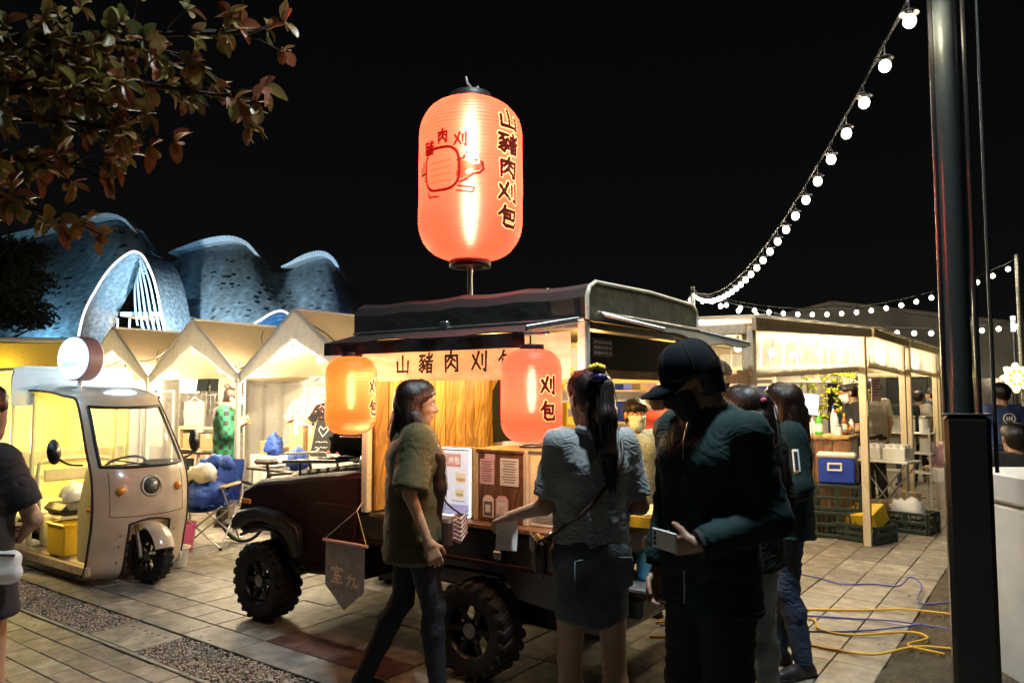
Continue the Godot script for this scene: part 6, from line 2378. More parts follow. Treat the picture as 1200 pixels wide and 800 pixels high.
func slat_crate(label: String, at: Vector3, s: Vector3, turn: float, group := "black slatted crates by the stall") -> void:
	var t := thing("slat_crate", label, "crate", at, turn, group)
	var g := B.new()
	g.box(V(0, 0.012, 0), V(s.x, 0.02, s.z), 0.003)
	obj("floor_panel", g, M.green_black_plastic, t)
	for sd in 4:
		g = B.new()
		var ang := sd * PI * 0.5
		var w := s.x if sd % 2 == 0 else s.z
		var d := (s.z if sd % 2 == 0 else s.x) * 0.5
		var bs := Basis.from_euler(V(0, ang, 0))
		for y in [0.03, s.y * 0.5, s.y - 0.02]:
			g.box(bs * V(0, y, d), V(w, 0.035, 0.014), 0.003, bs)
		var n := int(w / 0.055)
		for k in n + 1:
			g.box(bs * V(-w * 0.5 + w * k / n, s.y * 0.5, d - 0.001), V(0.014 if k % 4 else 0.05, s.y * 0.97, 0.010), 0.002, bs)
		obj("side_panel", g, M.green_black_plastic, t)


func right_stalls() -> void:
	mk("stall_film", Color(0.82, 0.82, 0.84, 0.5), 0.3, {"back": 0.9})
	stall_frame("nearest timber market stall with a clear plastic curtain under its eave, behind the truck", -4.9, -8.72, 2.03, 2.215, [-4.95, -8.53])
	stall_frame("second timber market stall along the row, with jars and a folding table", -8.86, -11.25, 2.23, 2.23, [-11.0])
	stall_frame("third timber market stall along the row, beyond the pink bags", -11.36, -14.3, 2.24, 2.26, [-11.46, -14.2])
	stall_frame("farthest timber market stall of the row, half hidden by the lamp post", -14.45, -18.0, 2.28, 2.30, [-14.6, -17.9])
	var g := B.new()
	# hanging bulbs under the stall roofs
	var t := thing("stall_string_light", "string of bright bulbs under the roofs of the timber stalls", "string light", V(-3.0, 0, -9.0))
	var k := 0
	for z in [-5.6, -6.6, -7.6, -8.3, -9.4, -10.5, -12.0, -13.4, -15.5, -17.0]:
		for x in [-2.3, -3.5]:
			if x < -3 and k % 2: 
				k += 1
				continue
			k += 1
			var q := V(x, 1.98 if z > -8.7 else 2.06, z)
			g = B.new()
			g.ball(q, V(0.034, 0.04, 0.034), 12)
			var o := obj("bulb", g, M.bulb, t, true)
			omni(o, q, 1.4, Color(1.0, 0.90, 0.72), 0.04)
			g = B.new()
			g.cyl(q + V(0, 0.035, 0), q + V(0, 0.14, 0), 0.012, 8)
			obj("socket", g, M.cord, o)
	g = B.new()
	for x in [-2.3, -3.5]:
		g.tube(PackedVector3Array([V(x, 2.06, -5.0), V(x, 2.10, -7.0), V(x, 2.15, -8.8), V(x, 2.2, -12.0), V(x, 2.22, -17.6)]), 0.006, 5)
	obj("cable", g, M.cord, t, true)
	# added glowing strips that imitate violet-blue reflections on the plastic curtain
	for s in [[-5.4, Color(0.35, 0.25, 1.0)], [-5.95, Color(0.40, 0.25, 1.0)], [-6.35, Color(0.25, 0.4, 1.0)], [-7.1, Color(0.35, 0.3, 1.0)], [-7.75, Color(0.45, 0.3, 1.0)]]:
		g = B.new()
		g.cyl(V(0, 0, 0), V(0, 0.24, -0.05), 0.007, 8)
		one("added_glint_strip", g, mk("added_glint_strip_%d" % int(-s[0] * 100), Color(0.5, 0.5, 1), 0.4, {"glow": s[1], "power": 2.2}), "added strip imitating violet-blue reflection, %s behind the plastic curtain" % {-5.4: "nearest the truck", -5.95: "second from the truck", -6.35: "in bluest tone, third from the truck", -7.1: "fourth from the truck", -7.75: "nearest the corner post"}[s[0]], "glint strip", V(-1.72, 1.76 + 0.03 * (-s[0] - 5.0), s[0]), 0.0, "added violet glint strips in the stall")
	# bar counter with bottles
	t = thing("bar_counter", "wooden bar counter crowded with bottles at the end of the nearest stall", "counter", V(-2.75, 0, -9.15))
	g = B.new()
	g.box(V(0, 1.085, 0), V(1.75, 0.035, 0.52), 0.006)
	obj("countertop", g, M.wood_honey, t)
	for j in 9:
		g = B.new()
		g.box(V(-0.78 + 0.195 * j, 0.53, 0.2), V(0.188, 1.05, 0.025), 0.004)
		obj("front_board", g, M.wood_walnut, t)
	g = B.new()
	g.box(V(0.84, 0.53, -0.02), V(0.03, 1.06, 0.42), 0.004)
	obj("end_panel", g, M.wood_walnut, t)
	var green: StandardMaterial3D = mk("green_bottle", Color(0.08, 0.42, 0.04), 0.25)
	var clear: StandardMaterial3D = mk("pale_bottle", Color(0.62, 0.68, 0.70), 0.2)
	var amberb: StandardMaterial3D = mk("amber_bottle", Color(0.22, 0.08, 0.02), 0.2)
	var spec := [[-2.22, 0.25, 0.042, green, M.white_plastic, "squat green bottle standing out in the middle of the bar counter"], [-2.60, 0.30, 0.035, clear, M.print_red, "clear bottle with a red cap at the left end of the bar counter"], [-2.52, 0.22, 0.035, amberb, M.black_plastic, "brown bottle beside the red-capped one on the bar counter"], [-2.44, 0.26, 0.03, clear, M.white_plastic, "pale bottle left of the green bottle"], [-2.33, 0.18, 0.04, M.white_plastic, M.white_plastic, "short white tub bottle touching the green bottle"], [-2.12, 0.33, 0.032, clear, M.blue_plastic, "tall clear bottle just right of the green bottle"], [-2.05, 0.28, 0.032, clear, M.print_red, "clear bottle with a red cap right of the tall clear one"], [-1.98, 0.24, 0.034, amberb, M.yellow_plastic, "brown bottle with a yellow cap near the right end of the bar"], [-1.93, 0.20, 0.036, M.white_plastic, M.black_plastic, "white bottle with a black cap at the right end of the bar"], [-2.72, 0.24, 0.033, amberb, M.white_plastic, "brown bottle with a white cap at the far left of the bar"]]
	for j in spec.size():
		bottle("bottle", spec[j][5], V(spec[j][0], 1.103, -9.06 - 0.1 * (j % 3) - (0.0 if j else -0.06)), spec[j][1], spec[j][2], spec[j][3], spec[j][4])
	for j in 3:
		t = thing("spice_jar", ["lidded jar at the front of the bar near its right corner", "lidded jar behind the green bottle", "lidded jar at the back of the bar by the flowers"][j], "jar", V([-2.0, -2.26, -2.1][j], 1.103, [-8.98, -9.25, -9.32][j]), 0.0, "jars on the bar counter")
		g = B.new()
		g.cyl(Vector3.ZERO, V(0, 0.10, 0), 0.035, 14, 0.004)
		obj("glass_body", g, clear, t)
		g = B.new()
		g.cyl(V(0, 0.10, 0), V(0, 0.12, 0), 0.037, 14, 0.003)
		obj("lid", g, M.steel, t)
	t = thing("order_tablet", "lit order tablet tilted on a stand behind the bottles", "tablet", V(-2.38, 1.103, -9.28), 0.25)
	g = B.new()
	g.box(V(0, 0.34, 0), V(0.20, 0.27, 0.012), 0.006, Basis.from_euler(V(-0.25, 0, -0.1)))
	obj("case", g, M.black_plastic, t)
	g = B.new()
	g.box(V(0, 0.341, 0.008), V(0.18, 0.245, 0.003), 0.0, Basis.from_euler(V(-0.25, 0, -0.1)))
	obj("screen", g, mk("tablet_screen", Color(0.6, 0.75, 0.85), 0.2, {"glow": Color(0.6, 0.82, 1.0), "power": 0.9}), t)
	g = B.new()
	g.cyl(V(0, 0, -0.03), V(0, 0.34, -0.03), 0.012, 8)
	g.cyl(V(0, 0, -0.03), V(0, 0.012, -0.03), 0.07, 14)
	obj("stand", g, M.black_plastic, t)
	# cooler on crates
	slat_crate("black crate under the blue cooler, lower of the two", V(-2.02, 0.0, -8.92), V(0.46, 0.29, 0.34), 0.2)
	slat_crate("black crate directly under the blue cooler", V(-2.02, 0.292, -8.92), V(0.46, 0.29, 0.34), 0.2)
	t = thing("cool_box", "blue cool box with a white lid and handle on top of black crates", "cool box", V(-2.02, 0.585, -8.92), 0.2)
	g = B.new()
	g.box(V(0, 0.14, 0), V(0.38, 0.28, 0.28), 0.02)
	obj("body", g, M.blue_plastic, t)
	g = B.new()
	g.box(V(0, 0.31, 0), V(0.40, 0.06, 0.30), 0.02)
	obj("lid", g, M.white_plastic, t)
	g = B.new()
	g.box(V(-0.02, 0.22, 0.146), V(0.15, 0.022, 0.015), 0.004)
	g.box(V(-0.085, 0.185, 0.146), V(0.022, 0.08, 0.015), 0.004)
	g.box(V(0.045, 0.185, 0.146), V(0.022, 0.08, 0.015), 0.004)
	g.box(V(-0.02, 0.15, 0.148), V(0.15, 0.02, 0.018), 0.004)
	obj("handle", g, M.white_plastic, t)
	# crates on the paving, the first with a yellow carton
	slat_crate("black slatted crate by the corner post with a yellow carton in it", V(-1.78, 0.0, -8.86), V(0.56, 0.19, 0.36), -0.35)
	slat_crate("black slatted crate behind the corner post, holding plastic bags", V(-1.42, 0.0, -9.72), V(0.46, 0.24, 0.34), -0.2)
	t = thing("yellow_carton", "bright yellow carton leaning in the black crate by the corner post", "box", V(-1.76, 0.10, -8.90), -0.30)
	g = B.new()
	g.box(V(0, 0.14, 0), V(0.40, 0.19, 0.27), 0.006, Basis.from_euler(V(0.40, 0, 0.10)))
	obj("carton", g, M.yellow_card, t)
	g = B.new()
	g.tube(smooth_path([V(-0.05, 0.24, 0.03), V(-0.03, 0.31, 0.05), V(0.03, 0.31, 0.05), V(0.05, 0.24, 0.03)], 4), 0.005, 6)
	obj("handle", g, M.leather, t)
	soft("plastic_bag", [[V(-0.08, 0.07, 0), 0.085, V(0.09, 0.07, 0.03)], [V(-0.1, 0.12, 0.02), 0.06, V(0.05, 0.15, -0.02)], [V(0.08, 0.15, 0.03), 0.05]], M.white_film, "crumpled white plastic bag in the crate behind the corner post", "bag", V(-1.45, 0.16, -9.72))
	# folding table with boxes of cups
	t = thing("folding_table", "narrow folding table with crossed metal legs holding clear cup boxes", "table", V(-1.72, 0, -10.2), -0.25)
	g = B.new()
	g.box(V(0, 0.75, 0), V(0.62, 0.025, 0.40), 0.005)
	obj("tabletop", g, M.white_plastic, t)
	for s in [-1.0, 1.0]:
		g = B.new()
		g.cyl(V(-0.28, 0, s * 0.17), V(0.28, 0.74, s * 0.17), 0.010, 8)
		g.cyl(V(0.28, 0, s * 0.17), V(-0.28, 0.74, s * 0.17), 0.010, 8)
		g.cyl(V(s * 0.29, 0.0, 0.17), V(s * 0.29, 0.74, 0.17), 0.010, 8)
		obj("leg", g, M.steel, t)
	for j in 2:
		t = thing("cup_box", "clear box of stacked cups on the folding table, left one" if j == 0 else "clear box of stacked cups on the folding table, right one", "box", V(-1.88 + 0.28 * j, 0.765, -10.22 + 0.07 * j), -0.25, "cup boxes on the folding table")
		g = B.new()
		g.box(V(0, 0.075, 0), V(0.26, 0.15, 0.24), 0.006)
		obj("tray", g, M.milky, t)
		for c in 6:
			g = B.new()
			g.lathe(PackedVector2Array([Vector2(0, 0.02), Vector2(0.03, 0.02), Vector2(0.04, 0.19), Vector2(0.037, 0.19), Vector2(0.028, 0.03), Vector2(0, 0.03)]), 12, Transform3D(Basis.IDENTITY, V(-0.085 + 0.085 * (c % 3), 0, -0.05 + 0.1 * (c / 3))))
			obj("cup", g, M.white_plastic, t)
	# shelf rack of jars farther along
	t = thing("jar_rack", "white shelf rack of clear storage jars in the second stall", "shelf", V(-1.95, 0, -12.2), -0.1)
	for y in [0.45, 0.72, 1.0]:
		g = B.new()
		g.box(V(0, y, 0), V(1.0, 0.02, 0.34), 0.004)
		obj("shelf_board", g, M.white_plastic, t)
	for s in [[-0.48, -0.15], [0.48, -0.15], [-0.48, 0.15], [0.48, 0.15]]:
		g = B.new()
		g.bar(V(s[0], 0, s[1]), V(s[0], 1.08, s[1]), 0.025, 0.025)
		obj("post", g, M.white_steel, t)
	var side := ["far left", "left of the middle", "middle", "right of the middle", "far right"]
	for j in 10:
		var jt := thing("storage_jar", "clear storage jar on the %s shelf of the white rack, %s" % ["upper" if j < 5 else "middle", side[j % 5]], "jar", t.transform * V(-0.40 + 0.2 * (j % 5), 1.011 if j < 5 else 0.731, 0.02), 0.0, "jars on the white rack")
		g = B.new()
		g.cyl(Vector3.ZERO, V(0, 0.20, 0), 0.075, 16, 0.008)
		obj("glass_body", g, clear if j % 3 else M.white_plastic, jt)
		g = B.new()
		g.cyl(V(0, 0.20, 0), V(0, 0.235, 0), 0.078, 16, 0.006)
		obj("lid", g, M.wood_honey if j % 2 else M.steel, jt)
	var ob := B.new()
	ob.lathe(PackedVector2Array([Vector2(0, 0), Vector2(0.10, 0), Vector2(0.14, 0.24), Vector2(0.145, 0.25), Vector2(0.13, 0.25), Vector2(0, 0.22)]), 20)
	one("orange_tub", ob, mk("orange_plastic", Color(0.72, 0.26, 0.03), 0.4), "orange tub standing on a shelf behind the person in the grey shirt", "tub", V(-2.28, 1.24, -12.25))
	soft("pink_bag", [[V(0, 0.14, 0), 0.14], [V(0.08, 0.28, 0), 0.08], [V(-0.1, 0.26, 0.02), 0.07]], M.pink_film, "puffed pink plastic bag at the end of the jar rack", "bag", V(-1.42, 0.52, -12.4))
	var st := table("low_stool_table", "low wooden stool under the pink bag", V(-1.42, 0, -12.4), V(0.4, 0.52, 0.36), M.wood_honey)
	st.set_meta("category", "stool")
	var bk := thing("cream_bin", "pale cream bin standing at the foot of the third stall's post", "bin", V(-1.28, 0, -11.9))
	g = B.new()
	g.lathe(PackedVector2Array([Vector2(0, 0), Vector2(0.13, 0), Vector2(0.16, 0.5), Vector2(0.17, 0.52), Vector2(0.155, 0.52), Vector2(0.13, 0.06), Vector2(0, 0.05)]), 20)
	obj("bin_body", g, M.cream_bag, bk)
	g = B.new()
	g.lathe(PackedVector2Array([Vector2(0.158, 0.42), Vector2(0.17, 0.36), Vector2(0.178, 0.54), Vector2(0.165, 0.55)]), 20)
	obj("liner", g, M.white_film, bk)
	# hanging greenery and red beads
	t = thing("flower_vine", "hanging vine of yellow-green flowers at the back of the bar", "plant", V(-2.55, 1.35, -11.0))
	g = B.new()
	g.ball(Vector3.ZERO, V(0.035, 0.012, 0.026), 6)
	var leaves := []
	var cols := []
	for j in 260:
		var s := rng.randi() % 6
		leaves.append(Transform3D(Basis.from_euler(V(rng.randf() * 6, rng.randf() * 6, 0)).scaled(Vector3.ONE * rng.randf_range(0.7, 1.5)), V(-0.38 + 0.16 * s + rng.randf_range(-0.06, 0.06), rng.randf_range(-0.25 + 0.05 * s, 0.62), rng.randf_range(-0.08, 0.08))))
		cols.append([Color(0.50, 0.48, 0.02), Color(0.30, 0.42, 0.03), Color(0.62, 0.55, 0.06)][rng.randi() % 3])
	mk("vine_leaf", Color(1, 1, 1), 0.6, {"back": 0.4})
	M.vine_leaf.vertex_color_use_as_albedo = true
	many("blossom", g, M.vine_leaf, leaves, t, cols)
	g = B.new()
	for s in 6:
		g.tube(PackedVector3Array([V(-0.38 + 0.16 * s, 0.7, 0), V(-0.38 + 0.16 * s, 0.2, 0.02), V(-0.36 + 0.16 * s, -0.25 + 0.05 * s, 0)]), 0.004, 5)
	obj("stem", g, M.bark, t)
	t = thing("red_lantern_string", "hanging string of small red round ornaments above the bar", "ornament", V(-3.2, 1.45, -10.6))
	for j in 7:
		g = B.new()
		g.ball(V(0, 0.075 * j, 0), V(0.036, 0.036, 0.036), 10)
		obj("red_ball", g, M.print_red, t)
	t = thing("shade_umbrella", "small white parasol open behind the bar", "parasol", V(-3.0, 0, -11.6))
	g = B.new()
	g.lathe(PackedVector2Array([Vector2(0.75, 1.72), Vector2(0.5, 1.82), Vector2(0.02, 1.95), Vector2(0.5, 1.825), Vector2(0.75, 1.725)]), 16)
	obj("canopy", g, M.tent_cloth, t)
	g = B.new()
	g.cyl(Vector3.ZERO, V(0, 1.95, 0), 0.018, 8)
	obj("pole", g, M.white_steel, t)


# ---------------------------------------------------------------- lamp post, white chest and the far right
func right_side() -> void:
	var t := thing("lamp_post", "tall black lamp post in a square sleeve at the right edge", "lamp post", V(-0.37, 0, -4.28), deg_to_rad(10))
	var g := B.new()
	g.box(V(0, 0.735, 0), V(0.195, 1.47, 0.14), 0.02)
	g.box(V(0, 1.475, 0), V(0.205, 0.012, 0.15), 0.004)
	obj("sleeve", g, M.black_paint, t)
	g = B.new()
	g.box(V(0, 0.015, 0), V(0.36, 0.03, 0.36), 0.006)
	for s in [[-1, -1], [1, -1], [-1, 1], [1, 1]]:
		g.cyl(V(s[0] * 0.14, 0.03, s[1] * 0.14), V(s[0] * 0.14, 0.06, s[1] * 0.14), 0.016, 6)
	obj("base_plate", g, M.black_paint, t)
	g = B.new()
	g.cyl(V(-0.02, 1.47, 0), V(-0.02, 5.6, 0), 0.058, 20)
	obj("pole", g, mk("pole_paint", Color(0.03, 0.036, 0.036), 0.28, {"tex": "fine", "scale": 2.0, "coat": 0.6}), t)
	for s in [[-0.085, -0.01], [0.055, 0.03]]:
		g = B.new()
		g.box(V(s[0], 3.5, s[1]), V(0.022, 4.06, 0.05), 0.006)
		obj("side_rail", g, M.black_paint, t)
	g = B.new()
	g.cyl(V(0.118, 1.2, 0.02), V(0.118, 5.5, 0.02), 0.009, 8)
	obj("down_cable", g, M.cord, t)
	for y in [3.9, 4.9]:
		g = B.new()
		g.box(V(0.0, y, 0), V(0.25, 0.02, 0.13), 0.004)
		obj("strap", g, M.black_paint, t)
	g = B.new()
	g.bar(V(-0.02, 5.58, 0), V(-1.1, 5.66, 1.1), 0.07, 0.07, 0.01)
	obj("lamp_arm", g, M.black_paint, t)
	g = B.new()
	g.box(V(-1.2, 5.66, 1.3), V(0.30, 0.09, 0.62), 0.03)
	obj("lamp_head", g, M.black_paint, t)
	g = B.new()
	g.box(V(-1.2, 5.61, 1.32), V(0.24, 0.02, 0.46), 0.005)
	var lp := obj("lamp_glass", g, mk("street_lamp_glow", Color(1, 1, 1), 0.3, {"glow": Color(0.92, 0.98, 1.0), "power": 6.0}), t)
	var l := SpotLight3D.new()
	l.name = "lamp_glow"
	l.light_energy = 31.0
	l.light_color = Color(0.90, 0.97, 1.0)
	l.light_size = 0.2
	l.spot_angle = 80.0
	l.spot_angle_attenuation = 1.0
	l.spot_range = 40.0
	l.shadow_enabled = true
	l.position = V(-1.2, 5.57, 1.32)
	l.rotation_degrees = V(-90, 0, 0)
	lp.add_child(l)
	# white storage chest
	t = thing("white_chest", "white lidded storage chest with metal latches at the right edge", "chest", V(-0.03, 0, -5.13), deg_to_rad(36))
	g = B.new()
	g.box(V(0.12, 0.48, 0), V(0.80, 0.96, 0.62), 0.015)
	obj("body", g, M.white_plastic, t)
	g = B.new()
	g.box(V(0.12, 1.055, 0), V(0.82, 0.175, 0.64), 0.02)
	obj("lid", g, M.white_plastic, t)
	for x in [-0.14, 0.36]:
		g = B.new()
		g.box(V(x, 0.97, 0.325), V(0.07, 0.12, 0.012), 0.004)
		g.cyl(V(x - 0.025, 1.0, 0.33), V(x + 0.025, 1.0, 0.33), 0.018, 10)
		g.box(V(x, 0.925, 0.332), V(0.04, 0.05, 0.02), 0.006)
		obj("latch", g, M.steel, t)
	for j in 2:
		g = B.new()
		g.lathe(PackedVector2Array([Vector2(0, 0), Vector2(0.03, 0), Vector2(0.042, 0.11), Vector2(0.044, 0.112), Vector2(0.038, 0.11), Vector2(0, 0.02)]), 14)
		one("white_cup", g, M.white_plastic, "white cup standing on the storage chest, near its front corner" if j == 0 else "second white cup on the storage chest, farther back", "cup", V(-0.06 + 0.1 * j, 1.143, -5.22 - 0.16 * j), 0.0, "cups on the white chest")
	# neon flower sign
	t = thing("flower_sign", "glowing yellow-white flower-shaped sign above the seated visitors", "sign", V(-0.5, 1.55, -13.4), deg_to_rad(36))
	g = B.new()
	var fl := PackedVector2Array()
	for j in 72:
		var a := TAU * j / 72.0
		fl.append(Vector2(cos(a), sin(a)) * (0.19 + 0.035 * cos(a * 8.0)))
	g.prism(fl, 0.05, Transform3D(Basis.IDENTITY, V(0, 0.25, 0)))
	var fs := obj("lit_face", g, mk("flower_glow", Color(1, 1, 0.6), 0.4, {"glow": Color(1.0, 0.96, 0.42), "power": 2.4}), t)
	omni(fs, V(0, 0.25, 0.6), 0.3, Color(1.0, 0.93, 0.45), 0.1)
	g = B.new()
	for j in 8:
		var a := TAU * (j + 0.5) / 8.0
		g.ball(V(cos(a) * 0.1, 0.25 + sin(a) * 0.1, 0.03), V(0.03, 0.03, 0.01), 8)
	obj("petal_mark", g, mk("flower_mark", Color(0.5, 0.5, 0.05), 0.4, {"glow": Color(0.6, 0.62, 0.1), "power": 0.9}), t)
	g = B.new()
	g.cyl(V(0, -1.55, -0.02), V(0, 0.1, -0.02), 0.015, 8)
	g.cyl(V(0, -1.55, -0.02), V(0, -1.53, -0.02), 0.15, 14)
	obj("stand", g, M.black_plastic, t)
	# chairs and tables where visitors sit
	for j in 2:
		var c := thing("folding_chair", "dark folding chair under the seated person in black" if j == 0 else "dark folding chair behind the white chest", "chair", V(-0.30 + 0.62 * j, 0, -7.35 - 0.9 * j), deg_to_rad(150), "visitors' folding chairs")
		g = B.new()
		g.box(V(0, 0.45, 0), V(0.42, 0.03, 0.40), 0.01)
		obj("seat", g, M.black_plastic, c)
		g = B.new()
		g.box(V(0, 0.76, -0.21), V(0.42, 0.24, 0.025), 0.01)
		obj("backrest", g, M.black_plastic, c)
		for s in [-1.0, 1.0]:
			g = B.new()
			g.cyl(V(s * 0.2, 0, 0.2), V(s * 0.2, 0.88, -0.22), 0.012, 8)
			g.cyl(V(s * 0.2, 0, -0.2), V(s * 0.2, 0.45, 0.18), 0.012, 8)
			obj("leg", g, M.steel, c)
	# thin poles that carry the strings of bulbs
	for q in [[V(-5.83, 0, -14.17), 3.7, "pole behind the nearest timber stall where the strings of bulbs meet"], [V(-0.52, 0, -16.76), 4.15, "thin pale pole at the right edge carrying the low string of bulbs"], [V(-0.9, 0, -24.0), 3.2, "distant thin pole with a small white lamp behind the lamp post"]]:
		var p := thing("string_pole", q[2], "pole", q[0], 0.0, "poles for the strings of bulbs")
		g = B.new()
		g.cyl(Vector3.ZERO, V(0, q[1], 0), 0.045, 10)
		obj("pole_shaft", g, M.galvanised, p)
		g = B.new()
		g.box(V(0, 0.02, 0), V(0.3, 0.04, 0.3), 0.01)
		obj("foot_plate", g, M.galvanised, p)
		if q[1] < 3.5:
			g = B.new()
			g.cyl(V(0.0, q[1], 0), V(0, q[1] + 0.42, 0), 0.06, 10)
			obj("lamp_tube", g, mk("post_glow", Color(1, 1, 1), 0.4, {"glow": Color(0.9, 1.0, 1.0), "power": 1.2}), p)


# ---------------------------------------------------------------- strings of bulbs overhead
func bulb_string(label: String, a: Vector3, b: Vector3, sag: float, n: int, r: float, e: float, every: int, shade := false) -> void:
	var t := thing("festoon_light", label, "string light", a, 0.0, "festoon lights overhead")
	var pts := PackedVector3Array()
	for k in 49:
		var f := k / 48.0
		pts.append(a.lerp(b, f) - V(0, sag * 4.0 * f * (1.0 - f), 0))
	var g := B.new()
	g.tube(pts, 0.008, 6)
	var pts2 := PackedVector3Array()
	for k in 49:
		pts2.append(pts[k] + V(0.012 * sin(k * 2.1), 0.014 * cos(k * 2.1), 0))
	g.tube(pts2, 0.005, 5)
	obj("cable", g, M.cord, t, true)
	for k in n:
		var f := (k + 0.4) / n
		var q := a.lerp(b, f) - V(0, sag * 4.0 * f * (1.0 - f) + 0.12, 0)
		g = B.new()
		g.ball(q, V(r, r * 1.1, r), 12)
		var o := obj("bulb", g, M.bulb, t, true)
		if k % every == 0:
			omni(o, q, e * every, Color(1.0, 0.93, 0.78), r)
		g = B.new()
		g.cyl(q + V(0, r * 0.9, 0), q + V(0, r + 0.035, 0), 0.011, 8)
		g.cyl(q + V(0, r + 0.03, 0), q + V(0, 0.125, 0), 0.004, 6)
		obj("socket", g, M.cord, o)
		if shade:
			g = B.new()
			g.lathe(PackedVector2Array([Vector2(0.048, 0.040), Vector2(0.036, 0.050), Vector2(0.015, 0.058), Vector2(0.034, 0.048), Vector2(0.046, 0.038)]), 18, Transform3D(Basis.IDENTITY, q))
			obj("reflector", g, M.black_plastic, o)


func string_lights() -> void:
	bulb_string("long string of bulbs swooping from the lamp post to the pole behind the stall", V(-0.46, 3.58, -3.98), V(-5.83, 3.66, -14.17), 0.62, 32, 0.032, 0.30, 2, true)
	bulb_string("upper string of bulbs running right from the pole behind the stall to the pale pole", V(-5.83, 3.62, -14.17), V(-0.52, 4.08, -16.76), 0.62, 22, 0.042, 0.25, 3)
	bulb_string("lower string of bulbs running right toward the grey hall", V(-5.83, 3.58, -14.3), V(0.9, 3.5, -20.2), 0.62, 24, 0.048, 0.25, 4)
	bulb_string("short far string of bulbs left of the pole, over the truck's rear corner", V(-5.83, 3.62, -14.2), V(-9.6, 4.2, -19.6), 0.5, 12, 0.05, 0.25, 3)


func cables() -> void:
	var ylw: StandardMaterial3D = mk("yellow_cable", Color(0.62, 0.36, 0.02), 0.5)
	var blu: StandardMaterial3D = mk("blue_cable", Color(0.06, 0.07, 0.36), 0.5)
	var set := [["yellow", "yellow cable lying in a straight sweep over the paving to the planting bed", [V(-2.3, 0.008, -4.9), V(-1.75, 0.008, -5.6), V(-1.2, 0.008, -6.0), V(-0.95, 0.02, -6.15), V(-0.6, 0.05, -6.1)]], ["yellow", "yellow cable bending in an S in front of the straight one", [V(-2.3, 0.008, -4.85), V(-1.70, 0.008, -5.45), V(-1.45, 0.008, -5.55), V(-1.35, 0.008, -5.35), V(-1.15, 0.008, -5.35), V(-0.85, 0.03, -5.55), V(-0.72, 0.055, -5.4), V(-0.8, 0.05, -5.2), V(-0.6, 0.05, -5.15)]], ["yellow", "nearest yellow cable, crossing the pale slabs beside the black shoe", [V(-2.2, 0.008, -4.55), V(-1.5, 0.008, -4.95), V(-1.2, 0.008, -4.98), V(-0.95, 0.02, -5.0), V(-0.75, 0.05, -5.2), V(-0.5, 0.05, -5.3)]], ["blue", "blue cable winding away past the crates with a loop near the bed", [V(-2.6, 0.008, -6.8), V(-2.05, 0.008, -6.9), V(-1.9, 0.008, -6.85), V(-1.72, 0.008, -6.8), V(-1.5, 0.008, -6.7), V(-1.3, 0.008, -6.85), V(-1.12, 0.008, -6.9), V(-1.05, 0.06, -7.05), V(-0.95, 0.04, -6.9), V(-0.9, 0.02, -6.4), V(-0.65, 0.05, -6.5)]], ["blue", "blue cable running beside the straight yellow one", [V(-2.3, 0.007, -4.95), V(-1.7, 0.007, -5.5), V(-1.2, 0.007, -5.75), V(-0.95, 0.02, -5.8), V(-0.6, 0.05, -5.7)]], ["blue", "thin blue cable between the two near yellow ones", [V(-2.25, 0.007, -4.8), V(-1.5, 0.007, -5.2), V(-1.1, 0.007, -5.5), V(-0.8, 0.04, -5.75)]]]
	for s in set:
		var g := B.new()
		var pts := []
		for q in s[2]: pts.append(q)
		g.tube(smooth_path(pts, 10), 0.008 if s[0] == "yellow" else 0.006, 7)
		one("power_cable", g, ylw if s[0] == "yellow" else blu, s[1], "cable", Vector3.ZERO, 0.0, "power cables on the paving")


# ---------------------------------------------------------------- small goods and clutter
func folded(label: String, at: Vector3, turn: float, cols: Array) -> void:
	var t := thing("folded_clothes", label, "clothes", at, turn, "stacks of folded clothes")
	for k in cols.size():
		var g := B.new()
		var w := 0.22 - 0.01 * (k % 2)
		g.box(V(0.006 * (k % 3), 0.018 + 0.034 * k, 0.004 * (k % 2)), V(w, 0.033, 0.17), 0.014, Basis.from_euler(V(0, 0.06 * (k - 1), 0)))
		obj("folded_piece", g, cols[k], t)


func packet(called: String, label: String, at: Vector3, s: Vector3, turn: float, m: Material, stripe: Material, cat := "packet", group := "") -> void:
	var t := thing(called, label, cat, at, turn, group)
	var g := B.new()
	g.box(V(0, s.y * 0.5, 0), s, 0.006)
	obj("carton", g, m, t)
	g = B.new()
	g.box(V(0, s.y * 0.55, s.z * 0.5 + 0.001), V(s.x * 0.8, s.y * 0.35, 0.002))
	obj("printed_panel", g, stripe, t)


func notice(label: String, at: Vector3, size: Vector2, turn: float, m: Material, lines: int, group := "") -> void:
	var t := thing("paper_notice", label, "notice", at, turn, group)
	var g := B.new()
	g.box(V(0, 0, 0), V(size.x, size.y, 0.003))
	obj("sheet", g, m, t)
	g = B.new()
	for k in lines:
		g.box(V(-size.x * 0.06 * (k % 3), size.y * (0.34 - 0.7 * k / lines), 0.0025), V(size.x * (0.78 - 0.12 * (k % 3)), size.y * 0.28 / lines, 0.001))
	obj("printed_lines", g, M.print_grey if m != M.print_red else M.paper, t)


